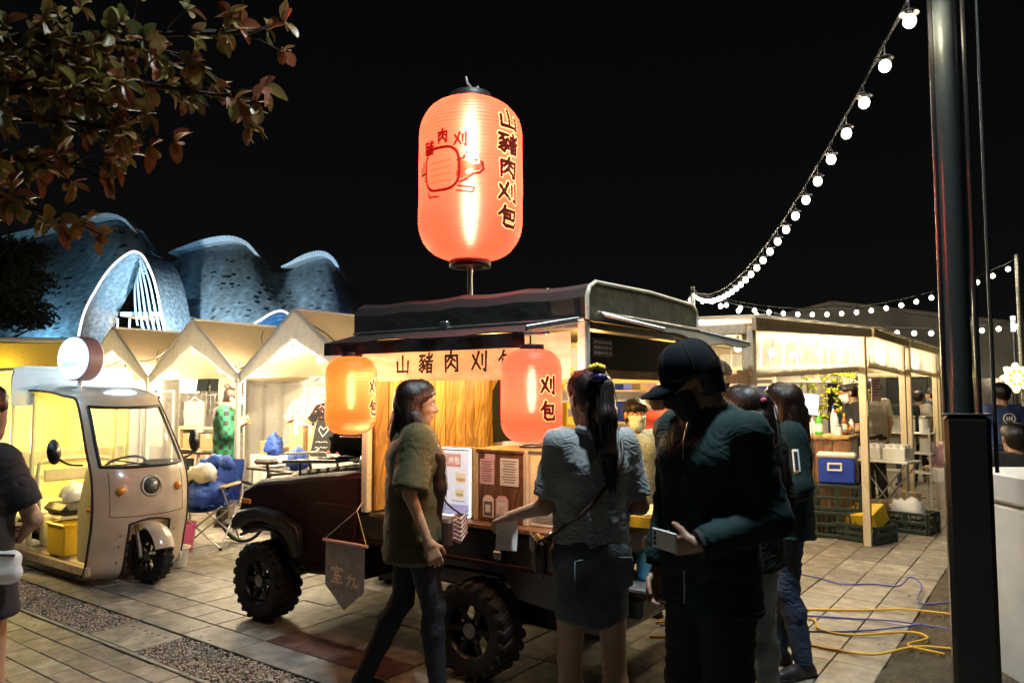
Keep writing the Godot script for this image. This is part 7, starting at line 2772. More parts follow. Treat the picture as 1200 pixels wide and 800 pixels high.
func clutter() -> void:
	folded("stack of red and grey folded clothes at the front of the display table", V(-6.72, 0.817, -5.84), 0.1, [M.print_red, M.grey_shirt, M.red_jacket])
	folded("stack of navy folded clothes right of the red stack", V(-6.42, 0.817, -5.86), -0.15, [M.denim, M.blue_shirt, M.denim, M.blue_shirt])
	folded("stack of pale folded clothes at the right end of the display table", V(-6.14, 0.817, -5.88), 0.2, [M.cream_bag, M.pale_shirt, M.paper])
	folded("small stack of white towels on the low table behind the bicycle", V(-7.25, 0.742, -5.36), 0.3, [M.paper, M.cream_bag])
	notice("white price sheet pinned on the back curtain left of the clothes rail", V(-8.75, 1.42, -7.33), Vector2(0.26, 0.36), 0.0, M.paper, 7)
	notice("small red notice pinned on the back curtain above the clothes rail", V(-7.9, 1.66, -7.33), Vector2(0.20, 0.14), 0.0, M.print_red, 3)
	garment([Vector2(-0.12, 0), Vector2(0.12, 0), Vector2(0.13, -0.3), Vector2(-0.13, -0.3)], M.mauve, "small_tote", "small mauve cloth bag hooked low on the wire grid", V(-9.72, 1.35, -6.28), 0.25, "", "bag")
	garment([Vector2(-0.05, 0), Vector2(0.05, 0), Vector2(0.16, -0.06), Vector2(0.17, -0.55), Vector2(-0.17, -0.55), Vector2(-0.16, -0.06)], M.grey_shirt, "grey_pullover", "grey pullover hanging on the right of the wire grid", V(-9.48, 1.85, -6.26), 0.35, "", "shirt")
	garment([Vector2(-0.05, 0), Vector2(0.05, 0), Vector2(0.16, -0.06), Vector2(0.2, -0.8), Vector2(-0.2, -0.8), Vector2(-0.16, -0.06)], M.denim_light, "denim_dress", "pale denim dress hanging between the floral shirts and the black dress", V(-7.33, 1.5, -6.6), 0.75, "", "dress")
	var t := thing("woven_basket", "round woven basket standing under the left end of the display table", "basket", V(-8.35, 0, -5.55))
	var g := B.new()
	for k in 9:
		var ring := PackedVector3Array()
		for i in 25:
			ring.append(V((0.13 + 0.007 * k) * cos(TAU * i / 24.0), 0.02 + 0.028 * k, (0.13 + 0.007 * k) * sin(TAU * i / 24.0)))
		g.tube(ring, 0.016, 6, false)
	obj("wicker", g, M.card, t)
	g = B.new()
	g.cyl(V(0, 0.005, 0), V(0, 0.02, 0), 0.14, 20)
	obj("bottom", g, M.card, t)
	# bar and stall
	t = thing("back_shelf", "wooden shelf of packets at the back of the nearest timber stall", "shelf", V(-4.0, 0, -7.4))
	for y in [1.25, 1.6]:
		g = B.new()
		g.box(V(0, y, 0), V(0.28, 0.025, 2.6), 0.004)
		obj("shelf_board", g, M.wood_honey, t)
	for z in [-1.28, 1.28]:
		g = B.new()
		g.box(V(0, 0.85, z), V(0.28, 1.7, 0.025), 0.004)
		obj("side_panel", g, M.wood_honey, t)
	var pm := [M.yellow_card, M.print_red, M.paper, M.blue_plastic, M.card, M.pink_paper]
	var pn := ["yellow", "red", "white", "blue", "brown", "pink"]
	for k in 12:
		packet("packet", "%s packet on the %s back shelf, %s" % [pn[k % 6], "upper" if k < 6 else "lower", ["at its near end", "second from the near end", "third from the near end", "third from the far end", "second from the far end", "at its far end"][k % 6]], V(-3.96, 1.613 if k < 6 else 1.263, -6.3 - 0.42 * (k % 6) - 0.07 * (k / 6)), V(0.20, 0.22 - 0.03 * (k % 3), 0.14), PI * 0.5, pm[(k + (2 if k > 5 else 0)) % 6] if k < 6 else pm[k % 6], M.paper if k % 2 else M.print_grey, "packet", "packets on the back shelf")
	t = thing("menu_board", "white hanging menu board with coloured rows over the bar", "menu board", V(-3.15, 1.52, -9.5))
	g = B.new()
	g.box(V(0, 0.16, 0), V(0.62, 0.36, 0.02), 0.005)
	obj("board", g, M.paper, t)
	for k in 4:
		g = B.new()
		g.box(V(0, 0.28 - 0.08 * k, 0.0115), V(0.54, 0.045, 0.003))
		obj("printed_row", g, [M.print_red, M.print_grey, M.blue_plastic, M.print_grey][k], t)
	for s in [-0.25, 0.25]:
		g = B.new()
		g.cyl(V(s, 0.34, 0), V(s, 0.66, 0), 0.004, 5)
		obj("hanging_wire", g, M.steel, t)
	t = thing("fruit_bowl", "bowl of orange fruit at the right end of the bar", "bowl", V(-2.0, 1.103, -9.22))
	g = B.new()
	g.lathe(PackedVector2Array([Vector2(0, 0), Vector2(0.05, 0), Vector2(0.11, 0.06), Vector2(0.115, 0.065), Vector2(0.1, 0.06), Vector2(0, 0.015)]), 20)
	obj("dish", g, M.white_plastic, t)
	for k in 8:
		g = B.new()
		var a := TAU * k / 6.0
		var rr := 0.062 if k < 6 else 0.02
		g.ball(V(rr * cos(a), 0.07 if k < 6 else 0.12, rr * sin(a)), V(0.034, 0.032, 0.034), 12)
		obj("fruit", g, M.orange_plastic, t)
	t = thing("cup_tower", "tower of paper cups at the left of the bar counter", "cups", V(-2.86, 1.103, -9.1))
	g = B.new()
	for k in 7:
		g.lathe(PackedVector2Array([Vector2(0.028, 0.03 * k), Vector2(0.042, 0.03 * k + 0.10), Vector2(0.044, 0.03 * k + 0.103), Vector2(0.04, 0.03 * k + 0.1)]), 16)
	obj("stacked_cups", g, M.paper, t)
	carton("brown carton on the ground under the folding table", V(-1.78, 0, -10.25), V(0.34, 0.26, 0.26), -0.3)
	carton("flat carton leaning by the folding table's far legs", V(-1.52, 0, -10.45), V(0.22, 0.36, 0.1), -0.6)
	notice("paper notice tied to the corner post of the nearest stall", V(-1.606, 1.42, -8.53), Vector2(0.07, 0.16), PI * 0.5, M.paper, 6)
	notice("pink menu sheet hanging from the rail beyond the corner post", V(-1.72, 1.62, -9.6), Vector2(0.21, 0.28), PI * 0.5 - 0.3, M.pink_paper, 6)
	# dry leaves and specks
	g = B.new()
	g.tri(V(-0.016, 0.003, 0), V(0, 0.006, 0.008), V(0.018, 0.002, 0))
	g.tri(V(-0.016, 0.003, 0), V(0.018, 0.002, 0), V(0, 0.005, -0.009))
	var xs := []
	for k in 210:
		var at := V(rng.randf_range(-7.5, -1.0), 0.002, rng.randf_range(-2.45, -6.5))
		if k % 3 == 0: at = V(rng.randf_range(-1.5, -0.7), 0.004, rng.randf_range(-4.3, -7.5))
		if k % 3 == 1: at = V(rng.randf_range(-7.5, -3.0), 0.003, rng.randf_range(-2.30, -2.85))
		xs.append(Transform3D(Basis.from_euler(V(rng.randf_range(-0.3, 0.3), rng.randf() * TAU, 0)).scaled(Vector3.ONE * rng.randf_range(0.3, 1.2)), at))
	var lt := many("fallen_leaves", g, M.leather, xs, self)
	tag(lt, "small dry leaves and specks scattered along the paving joints", "leaves")


# ---------------------------------------------------------------- people
func hand(g: B, wrist: Vector3, dir: Vector3, palm: Vector3, side: float, curl: float, sc: float, cell: float) -> void:
	var f := dir.normalized()
	var u := (palm - f * palm.dot(f)).normalized()
	var s := f.cross(u) * side
	var m := Vector3.ONE * 0.06 * sc
	var lo := wrist - Vector3.ONE * 0.04
	var hi := wrist + Vector3.ONE * 0.04
	for e in [wrist + f * 0.20 * sc, wrist + f * 0.1 * sc + u * 0.1 * sc, wrist + s * 0.09 * sc, wrist - s * 0.06 * sc, wrist + f * 0.12 * sc + s * 0.09 * sc]:
		lo = lo.min(e)
		hi = hi.max(e)
	var d := Fld.new(lo - m * 0.3, hi + m * 0.3, cell)
	d.cap(wrist - f * 0.03 * sc, wrist + f * 0.01 * sc, 0.025 * sc, 0.023 * sc, 0.01)
	for k in 4:
		var o := (float(k) - 1.5) * -0.019 * sc
		d.cap(wrist + f * 0.005 * sc + s * o * 0.6, wrist + f * 0.085 * sc + s * o, 0.014 * sc, 0.0115 * sc, 0.012 * sc)
	var ln := [0.072, 0.080, 0.075, 0.058]
	for k in 4:
		var o := (1.5 - float(k)) * 0.0195 * sc
		var p := wrist + f * (0.086 - (0.006 if k == 3 else 0.0)) * sc + s * o
		var a := curl * (0.35 + 0.06 * k)
		var dd := (f * cos(a) + u * sin(a) + s * o * 1.5).normalized()
		for j in 3:
			var l: float = ln[k] * [0.46, 0.31, 0.23][j] * sc
			var q := p + dd * l
			d.cap(p, q, (0.0092 - 0.0008 * j) * sc, (0.0084 - 0.0009 * j) * sc, 0.003 * sc)
			p = q
			a += curl * (0.75 if j == 0 else 0.55)
			dd = (f * cos(a) + u * sin(a)).normalized()
	var tp := wrist + f * 0.02 * sc + s * 0.022 * sc
	var t1 := tp + (f * 0.62 + s * 0.62 + u * 0.3).normalized() * 0.045 * sc
	var t2 := t1 + (f * 0.85 + s * 0.25 + u * (0.2 + 0.4 * curl)).normalized() * 0.034 * sc
	var t3 := t2 + (f * 0.9 + u * (0.2 + 0.5 * curl)).normalized() * 0.026 * sc
	d.cap(tp, t1, 0.0145 * sc, 0.0115 * sc, 0.012 * sc)
	d.cap(t1, t2, 0.0112 * sc, 0.0098 * sc, 0.003)
	d.cap(t2, t3, 0.0098 * sc, 0.0075 * sc, 0.003)
	d.net(g)


# spec: h height, w breadth, j joints (of a figure 1.70 tall that faces +z, left is +x), top, sleeve, bottom, length, hair, look (head turn), cell
func figure(label: String, at: Vector3, turn: float, s: Dictionary) -> Node3D:
	var t := thing("person", label, "person", at, deg_to_rad(turn), s.get("group", ""))
	var sc: float = s.get("h", 1.68) / 1.70
	var w: float = s.get("w", 1.0)
	var cell: float = s.get("cell", 0.024)
	var fine: float = s.get("fine", 0.011)
	var J := {"pelvis": V(0, 0.93, 0), "waist": V(0, 1.08, 0), "chest": V(0, 1.28, 0), "neck": V(0, 1.45, -0.015), "head": V(0, 1.585, 0.015),
		"sh_l": V(0.17 * w, 1.395, -0.01), "el_l": V(0.225 * w, 1.13, -0.03), "wr_l": V(0.23 * w, 0.89, 0.05), "hip_l": V(0.085, 0.90, 0), "kn_l": V(0.095, 0.49, 0.02), "an_l": V(0.10, 0.085, -0.02)}
	for k in ["sh", "el", "wr", "hip", "kn", "an"]:
		var v: Vector3 = J[k + "_l"]
		J[k + "_r"] = V(-v.x, v.y, v.z)
	var over: Dictionary = s.get("j", {})
	for k in over: J[k] = over[k]
	for k in J: J[k] = J[k] * sc
	var skin: Material = s.get("skin", M.skin)
	# limits
	var lo := V(9, 9, 9)
	var hi := V(-9, -9, -9)
	for k in J:
		lo = lo.min(J[k])
		hi = hi.max(J[k])
	lo -= V(0.24, 0.12, 0.24)
	hi += V(0.24, 0.2, 0.24)
	var g := B.new()
	# body
	var f := Fld.new(lo, hi, cell)
	var r := sc
	var px := V(0.065 * w * sc, 0, 0)
	f.cap(J.pelvis - px, J.pelvis + px, 0.10 * r, 0.10 * r, 0.05)
	f.cap(J.pelvis, J.waist, 0.10 * r, 0.092 * r, 0.05)
	f.cap(J.waist - px * 0.6, J.waist + px * 0.6, 0.088 * r, 0.088 * r, 0.06)
	f.cap(J.chest - px * 1.1, J.chest + px * 1.1, 0.092 * r, 0.092 * r, 0.08)
	f.cap(J.sh_l, J.sh_r, 0.05 * r, 0.05 * r, 0.06)
	f.cap(J.neck + V(0, -0.05, 0) * sc, J.head + V(0, -0.03, -0.02) * sc, 0.058 * r, 0.05 * r, 0.04)
	for q in ["_l", "_r"]:
		f.cap(J["sh" + q], J["el" + q], 0.044 * r, 0.036 * r, 0.03)
		f.cap(J["el" + q], J["wr" + q], 0.036 * r, 0.025 * r, 0.02)
		f.cap(J["hip" + q], J["kn" + q], 0.078 * r, 0.052 * r, 0.03)
		var calf: Vector3 = J["kn" + q].lerp(J["an" + q], 0.3) + V(0, 0, -0.015)
		f.cap(J["kn" + q], calf, 0.05 * r, 0.054 * r, 0.02)
		f.cap(calf, J["an" + q], 0.052 * r, 0.034 * r, 0.02)
	f.net(g)
	# hands
	for q in ["_l", "_r"]:
		var d: Vector3 = (J["wr" + q] - J["el" + q]).normalized()
		d = s.get("hand" + q, d)
		hand(g, J["wr" + q] + d * 0.012, d, s.get("palm" + q, V(-1.0 if q == "_l" else 1.0, 0, 0.0)), -1.0 if q == "_l" else 1.0, s.get("curl", 0.6), sc, s.get("hcell", 0.0085))
	# head
	var lk: Vector2 = s.get("look", Vector2.ZERO)
	var hb := Basis.from_euler(V(deg_to_rad(lk.y), deg_to_rad(lk.x), 0)).scaled(Vector3.ONE * sc)
	var hc: Vector3 = J.head
	var hd := Fld.new(V(-0.13, -0.19, -0.15), V(0.13, 0.17, 0.16), fine)
	hd.cap(V(0, 0.035, -0.03), V(0, 0.045, 0.015), 0.082, 0.078, 0.02)
	hd.cap(V(0, 0.0, 0.03), V(0, -0.06, 0.04), 0.068, 0.052, 0.03)
	hd.cap(V(-0.025, -0.03, 0.055), V(0.025, -0.03, 0.055), 0.035, 0.035, 0.02)
	hd.cap(V(-0.018, -0.085, 0.055), V(0.018, -0.085, 0.055), 0.028, 0.028, 0.03)
	hd.cap(V(-0.03, 0.028, 0.078), V(0.03, 0.028, 0.078), 0.016, 0.016, 0.02)
	hd.cap(V(0, 0.012, 0.092), V(0, -0.026, 0.112), 0.008, 0.014, 0.01)
	hd.cap(V(-0.012, -0.03, 0.098), V(0.012, -0.03, 0.098), 0.010, 0.010, 0.008)
	hd.cap(V(-0.02, -0.058, 0.088), V(0.02, -0.058, 0.088), 0.011, 0.011, 0.008)
	hd.cap(V(0, -0.07, -0.03), V(0, -0.17, -0.045), 0.056, 0.056, 0.02)
	for q in [-1.0, 1.0]:
		hd.cap(V(q * 0.032, 0.006, 0.105), V(q * 0.032, 0.006, 0.095), 0.014, 0.014, 0.012, 1)
		hd.cap(V(q * 0.078, 0.012, -0.012), V(q * 0.084, -0.028, -0.008), 0.014, 0.009, 0.008)
	var hg := B.new()
	hd.net(hg)
	var base := g.p.size()
	var xf := Transform3D(hb, hc)
	for k in hg.p.size():
		g.p.append(xf * hg.p[k])
		g.n.append((hb * hg.n[k]).normalized())
		g.t.append(Vector2.ZERO)
	for k in hg.x: g.x.append(base + k)
	var body := obj("body", g, skin, t)
	if s.get("face", false):
		for q in [-1.0, 1.0]:
			g = B.new()
			g.ball(xf * V(q * 0.032, 0.006, 0.083), Vector3.ONE * 0.0125 * sc, 10)
			var eo := obj("eye", g, M.eye_white, body)
			g = B.new()
			g.ball(xf * V(q * 0.032, 0.005, 0.0895), Vector3.ONE * 0.0068 * sc, 8)
			obj("iris", g, M.eye_dark, eo)
			g = B.new()
			g.tube(PackedVector3Array([xf * V(q * 0.016, 0.030, 0.098), xf * V(q * 0.034, 0.035, 0.096), xf * V(q * 0.052, 0.028, 0.083)]), [0.003, 0.004, 0.002], 6)
			obj("eyebrow", g, M.hair, body)
		if not s.has("mask"):
			g = B.new()
			g.ball(xf * V(0, -0.056, 0.096), V(0.021, 0.0055, 0.006) * sc, 12, hb.orthonormalized())
			g.ball(xf * V(0, -0.063, 0.095), V(0.018, 0.006, 0.006) * sc, 12, hb.orthonormalized())
			obj("lips", g, M.lip, body)
	if s.has("mask"):
		var mf := Fld.new(V(-0.12, -0.16, -0.06), V(0.12, 0.06, 0.16), 0.008)
		mf.cap(V(0, -0.02, 0.036), V(0, -0.065, 0.040), 0.073, 0.062, 0.03)
		mf.cap(V(-0.02, -0.085, 0.055), V(0.02, -0.085, 0.055), 0.034, 0.034, 0.03)
		mf.cap(V(0, -0.006, 0.10), V(0, -0.03, 0.112), 0.012, 0.018, 0.03)
		mf.keep(V(0, 1, 0.15).normalized(), V(0, -0.002, 0.08))
		mf.keep(V(0, 0, -1), V(0, 0, 0.02))
		var mg := B.new()
		mf.net(mg)
		for k in mg.p.size():
			mg.p[k] = xf * mg.p[k]
			mg.n[k] = (hb * mg.n[k]).normalized()
		var mo := obj("face_mask", mg, s.mask, t)
		g = B.new()
		for q in [-1.0, 1.0]:
			g.tube(PackedVector3Array([xf * V(q * 0.068, -0.03, 0.03), xf * V(q * 0.084, -0.005, 0.0), xf * V(q * 0.084, 0.01, -0.014)]), 0.002, 5)
		obj("ear_loop", g, s.mask, mo)
	# hair
	var hs: String = s.get("hair", "short")
	var hm: Material = s.get("hair_mat", M.hair)
	if hs != "none":
		var hlo := V(-0.15, -0.16, -0.20)
		var hhi := V(0.15, 0.18, 0.15)
		for e in s.get("locks", []):
			for q in 2:
				hlo = hlo.min(e[q] - Vector3.ONE * 0.08)
				hhi = hhi.max(e[q] + Vector3.ONE * 0.08)
		var hf := Fld.new(hlo, hhi, maxf(fine, 0.009))
		hf.cap(V(0, 0.042, -0.035), V(0, 0.052, 0.012), 0.092, 0.088, 0.02)
		hf.cap(V(0, 0.02, -0.05), V(0, -0.05, -0.05), 0.078, 0.066, 0.03)
		if hs == "long":
			hf.cap(V(-0.06, 0.03, -0.01), V(-0.066, -0.10, 0.0), 0.04, 0.03, 0.03)
			hf.cap(V(0.06, 0.03, -0.01), V(0.066, -0.10, 0.0), 0.04, 0.03, 0.03)
		# clears the face and the ears
		hf.cap(V(0, -0.02, 0.115), V(0, -0.10, 0.12), 0.078, 0.09, 0.012, 1)
		hf.cap(V(-0.03, 0.018, 0.11), V(0.03, 0.018, 0.11), 0.042, 0.042, 0.015, 1)
		if hs != "long":
			for q in [-1.0, 1.0]:
				hf.cap(V(q * 0.10, -0.005, 0.0), V(q * 0.10, -0.11, 0.03), 0.034, 0.06, 0.01, 1)
			hf.cap(V(0, -0.13, -0.03), V(0, -0.2, -0.03), 0.09, 0.1, 0.01, 1)
		for e in s.get("locks", []):
			hf.cap(e[0], e[1], e[2], e[3], 0.02)
		var hgm := B.new()
		hf.net(hgm, strand, 0.006, V(1.0, 0.16, 1.0))
		for k in hgm.p.size():
			hgm.p[k] = xf * hgm.p[k]
			hgm.n[k] = (hb * hgm.n[k]).normalized()
		var hr := obj("hair", hgm, hm, t)
		if s.get("locks", []).size() > 0 and fine < 0.0095:
			g = B.new()
			for e in s.locks:
				for k in 26:
					var an := rng.randf() * TAU
					var o := V(cos(an), 0.0, sin(an))
					var oa: Vector3 = o * float(e[2]) * rng.randf_range(0.93, 1.10)
					var ob: Vector3 = o * float(e[3]) * rng.randf_range(0.9, 1.5)
					var jt := V(rng.randf_range(-1, 1), rng.randf_range(-1, 1), rng.randf_range(-1, 1)) * 0.010
					var mid: Vector3 = (e[0] + e[1]) * 0.5 + (oa + ob) * 0.5 + jt
					var end: Vector3 = e[1] + ob + (e[1] - e[0]) * rng.randf_range(-0.1, 0.25)
					g.tube(smooth_path([xf * (e[0] + oa), xf * mid, xf * end], 3), [0.0016, 0.0017, 0.0017, 0.0016, 0.0014, 0.001, 0.0005], 3, false)
			var so := obj("loose_strands", g, hm, hr)
			so.set_meta("kind", "stuff")
	# upper garment
	var top: Material = s.get("top", M.grey_shirt)
	var e: float = s.get("ease", 0.016)
	var tf := Fld.new(lo - V(0.03, 0.03, 0.03), hi + V(0.03, 0.03, 0.03), s.get("ccell", cell * 0.8))
	var hem: float = s.get("hem", 0.86) * sc
	var flare: float = s.get("flare", 0.0)
	tf.cap(J.sh_l, J.sh_r, 0.05 * r + e, 0.05 * r + e, 0.07)
	tf.cap(J.chest - px * 1.15, J.chest + px * 1.15, 0.096 * r + e, 0.096 * r + e, 0.08)
	for q in [-1.0, 0.0, 1.0]:
		var a: Vector3 = J.chest + px * q * 1.1
		var mid: Vector3 = J.waist + px * q * 0.95
		var b := V(J.pelvis.x + px.x * q * 1.15, hem, J.pelvis.z)
		tf.cap(a, mid, 0.094 * r + e, (0.088 + flare * 0.5) * r + e, 0.05)
		tf.cap(mid, b, (0.088 + flare * 0.5) * r + e, (0.098 + flare) * r + e, 0.05, 2)
	tf.cap(J.neck + V(0, -0.08, 0) * sc, J.neck + V(0, s.get("collar", 0.0), -0.005) * sc, 0.075 * r + e * 0.6, 0.06 * r + e * 0.5, 0.03, 2)
	var sl: float = s.get("sleeve", 0.7)
	for q in ["_l", "_r"]:
		var a: Vector3 = J["sh" + q]
		var b: Vector3 = J["el" + q]
		var c: Vector3 = J["wr" + q]
		if sl < 1.0:
			tf.cap(a, a.lerp(b, sl), 0.047 * r + e, 0.046 * r + e * 1.5, 0.04, 2)
		else:
			tf.cap(a, b, 0.047 * r + e, 0.042 * r + e, 0.04)
			tf.cap(b, b.lerp(c, sl - 1.0), 0.042 * r + e, 0.032 * r + e, 0.03, 2)
	if s.has("hood"):
		tf.cap(J.neck + V(-0.07, -0.01, -0.06) * sc, J.neck + V(0.07, -0.01, -0.06) * sc, 0.05, 0.05, 0.04)
	# the neck opening
	tf.cap(J.neck + V(0, s.get("collar", 0.0) - 0.03, 0.0) * sc, J.neck + V(0, s.get("collar", 0.0) + 0.06, 0.02) * sc, 0.056 * r, 0.062 * r, 0.008, 1)
	g = B.new()
	tf.net(g, wrinkle, s.get("folds", 0.009), V(1.0, 1.6, 1.0))
	obj(s.get("top_name", "shirt"), g, top, t)
	if s.get("cuffs", false):
		for q in ["_l", "_r"]:
			var a: Vector3 = J["el" + q].lerp(J["wr" + q], sl - 1.0)
			var dd: Vector3 = (J["wr" + q] - J["el" + q]).normalized()
			g = B.new()
			g.tube(PackedVector3Array([a - dd * 0.035, a - dd * 0.02, a + dd * 0.012]), [0.034 * r + e * 0.7, 0.035 * r + e * 0.75, 0.033 * r + e * 0.7], 16)
			obj("cuff", g, M.black_cloth, t)
		g = B.new()
		var hb2 := PackedVector3Array()
		for k in 33:
			var an := TAU * k / 32.0
			hb2.append(V(J.pelvis.x + (px.x * 1.15 + (0.098 + flare) * r + e) * sin(an), hem + 0.012, J.pelvis.z + ((0.098 + flare) * r + e) * cos(an)))
		g.tube(hb2, 0.012, 6, false)
		obj("hem_band", g, top, t)
		g = B.new()
		var zp := PackedVector3Array()
		for k in 9:
			var y: float = lerpf(hem + 0.02, J.neck.y, k / 8.0)
			zp.append(V(0, y, lerpf(J.pelvis.z + (0.10 + flare) * r + e, J.chest.z + 0.10 * r + e, k / 8.0) - (0.03 if k == 8 else 0.0)))
		g.tube(zp, 0.004, 5)
		obj("front_zip", g, M.steel, t)
	# lower garment
	var bm: Material = s.get("bottom", M.denim)
	var kind: String = s.get("wear", "trousers")
	var bf := Fld.new(lo - V(0.02, 0.02, 0.02), V(hi.x, maxf(J.waist.y, J.kn_l.y) + 0.12, hi.z + 0.02), s.get("ccell", cell * 0.8))
	var be: float = s.get("leg_ease", 0.012)
	bf.cap(J.pelvis - px, J.pelvis + px, 0.102 * r + be, 0.102 * r + be, 0.04)
	bf.cap(J.pelvis, J.waist, 0.10 * r + be, 0.092 * r + be, 0.04, 2)
	if kind == "skirt":
		var hy: float = s.get("length", 0.64) * sc
		for q in [-1.0, 0.0, 1.0]:
			bf.cap(J.pelvis + px * q, V(px.x * q * 1.05, hy, 0.0), 0.102 * r + be, 0.094 * r + be, 0.05, 2)
	else:
		for q in ["_l", "_r"]:
			var a: Vector3 = J["hip" + q]
			var b: Vector3 = J["kn" + q]
			var c: Vector3 = J["an" + q]
			if kind == "shorts":
				bf.cap(a, a.lerp(b, s.get("length", 0.5)), 0.082 * r + be, 0.078 * r + be * 1.4, 0.03, 2)
			else:
				bf.cap(a, b, 0.082 * r + be, 0.057 * r + be, 0.03)
				var calf: Vector3 = b.lerp(c, 0.3) + V(0, 0, -0.012)
				bf.cap(b, calf, 0.057 * r + be, 0.056 * r + be, 0.02)
				bf.cap(calf, c + (c - b).normalized() * 0.02, 0.056 * r + be, 0.042 * r + be, 0.02, 2)
	g = B.new()
	bf.net(g, wrinkle, s.get("leg_folds", 0.007), V(1.0, 2.2, 1.0))
	obj({"trousers": "trousers", "shorts": "shorts", "skirt": "skirt"}[kind], g, bm, t)
	# shoes
	for q in ["_l", "_r"]:
		var a: Vector3 = J["an" + q]
		var td: Vector3 = s.get("toe" + q, V(0.12 if q == "_l" else -0.12, 0, 1)).normalized()
		var drop := V(0, -minf(0.055 * sc, a.y - 0.03), 0)
		var sf := Fld.new(a - V(0.24, 0.14, 0.24), a + V(0.24, 0.12, 0.24), 0.012)
		sf.cap(a + V(0, 0.02, 0), a + drop - td * 0.03, 0.042, 0.042, 0.02)
		sf.cap(a + drop - td * 0.035, a + drop + td * 0.07, 0.038, 0.042, 0.03)
		sf.cap(a + drop + td * 0.07, a + drop + td * 0.155 + s.get("tip" + q, V(0, -0.004, 0)), 0.044, 0.032, 0.02)
		sf.keep(V(0, -1, 0), V(0, 0.002, 0))
		g = B.new()
		sf.net(g)
		var so := obj("shoe", g, s.get("shoe", M.black_plastic), t)
		g = B.new()
		for k in 5:
			var c := a + drop + td * (-0.05 + 0.05 * k)
			var ww: float = [0.07, 0.074, 0.078, 0.084, 0.07][k]
			g.box(V(c.x, maxf(c.y - 0.042, 0.009), c.z), V(ww, 0.018, 0.055), 0.006, Basis(V(td.z, 0, -td.x), Vector3.UP, V(td.x, 0, td.z)))
		obj("sole", g, s.get("sole", M.rubber), so)
	return t


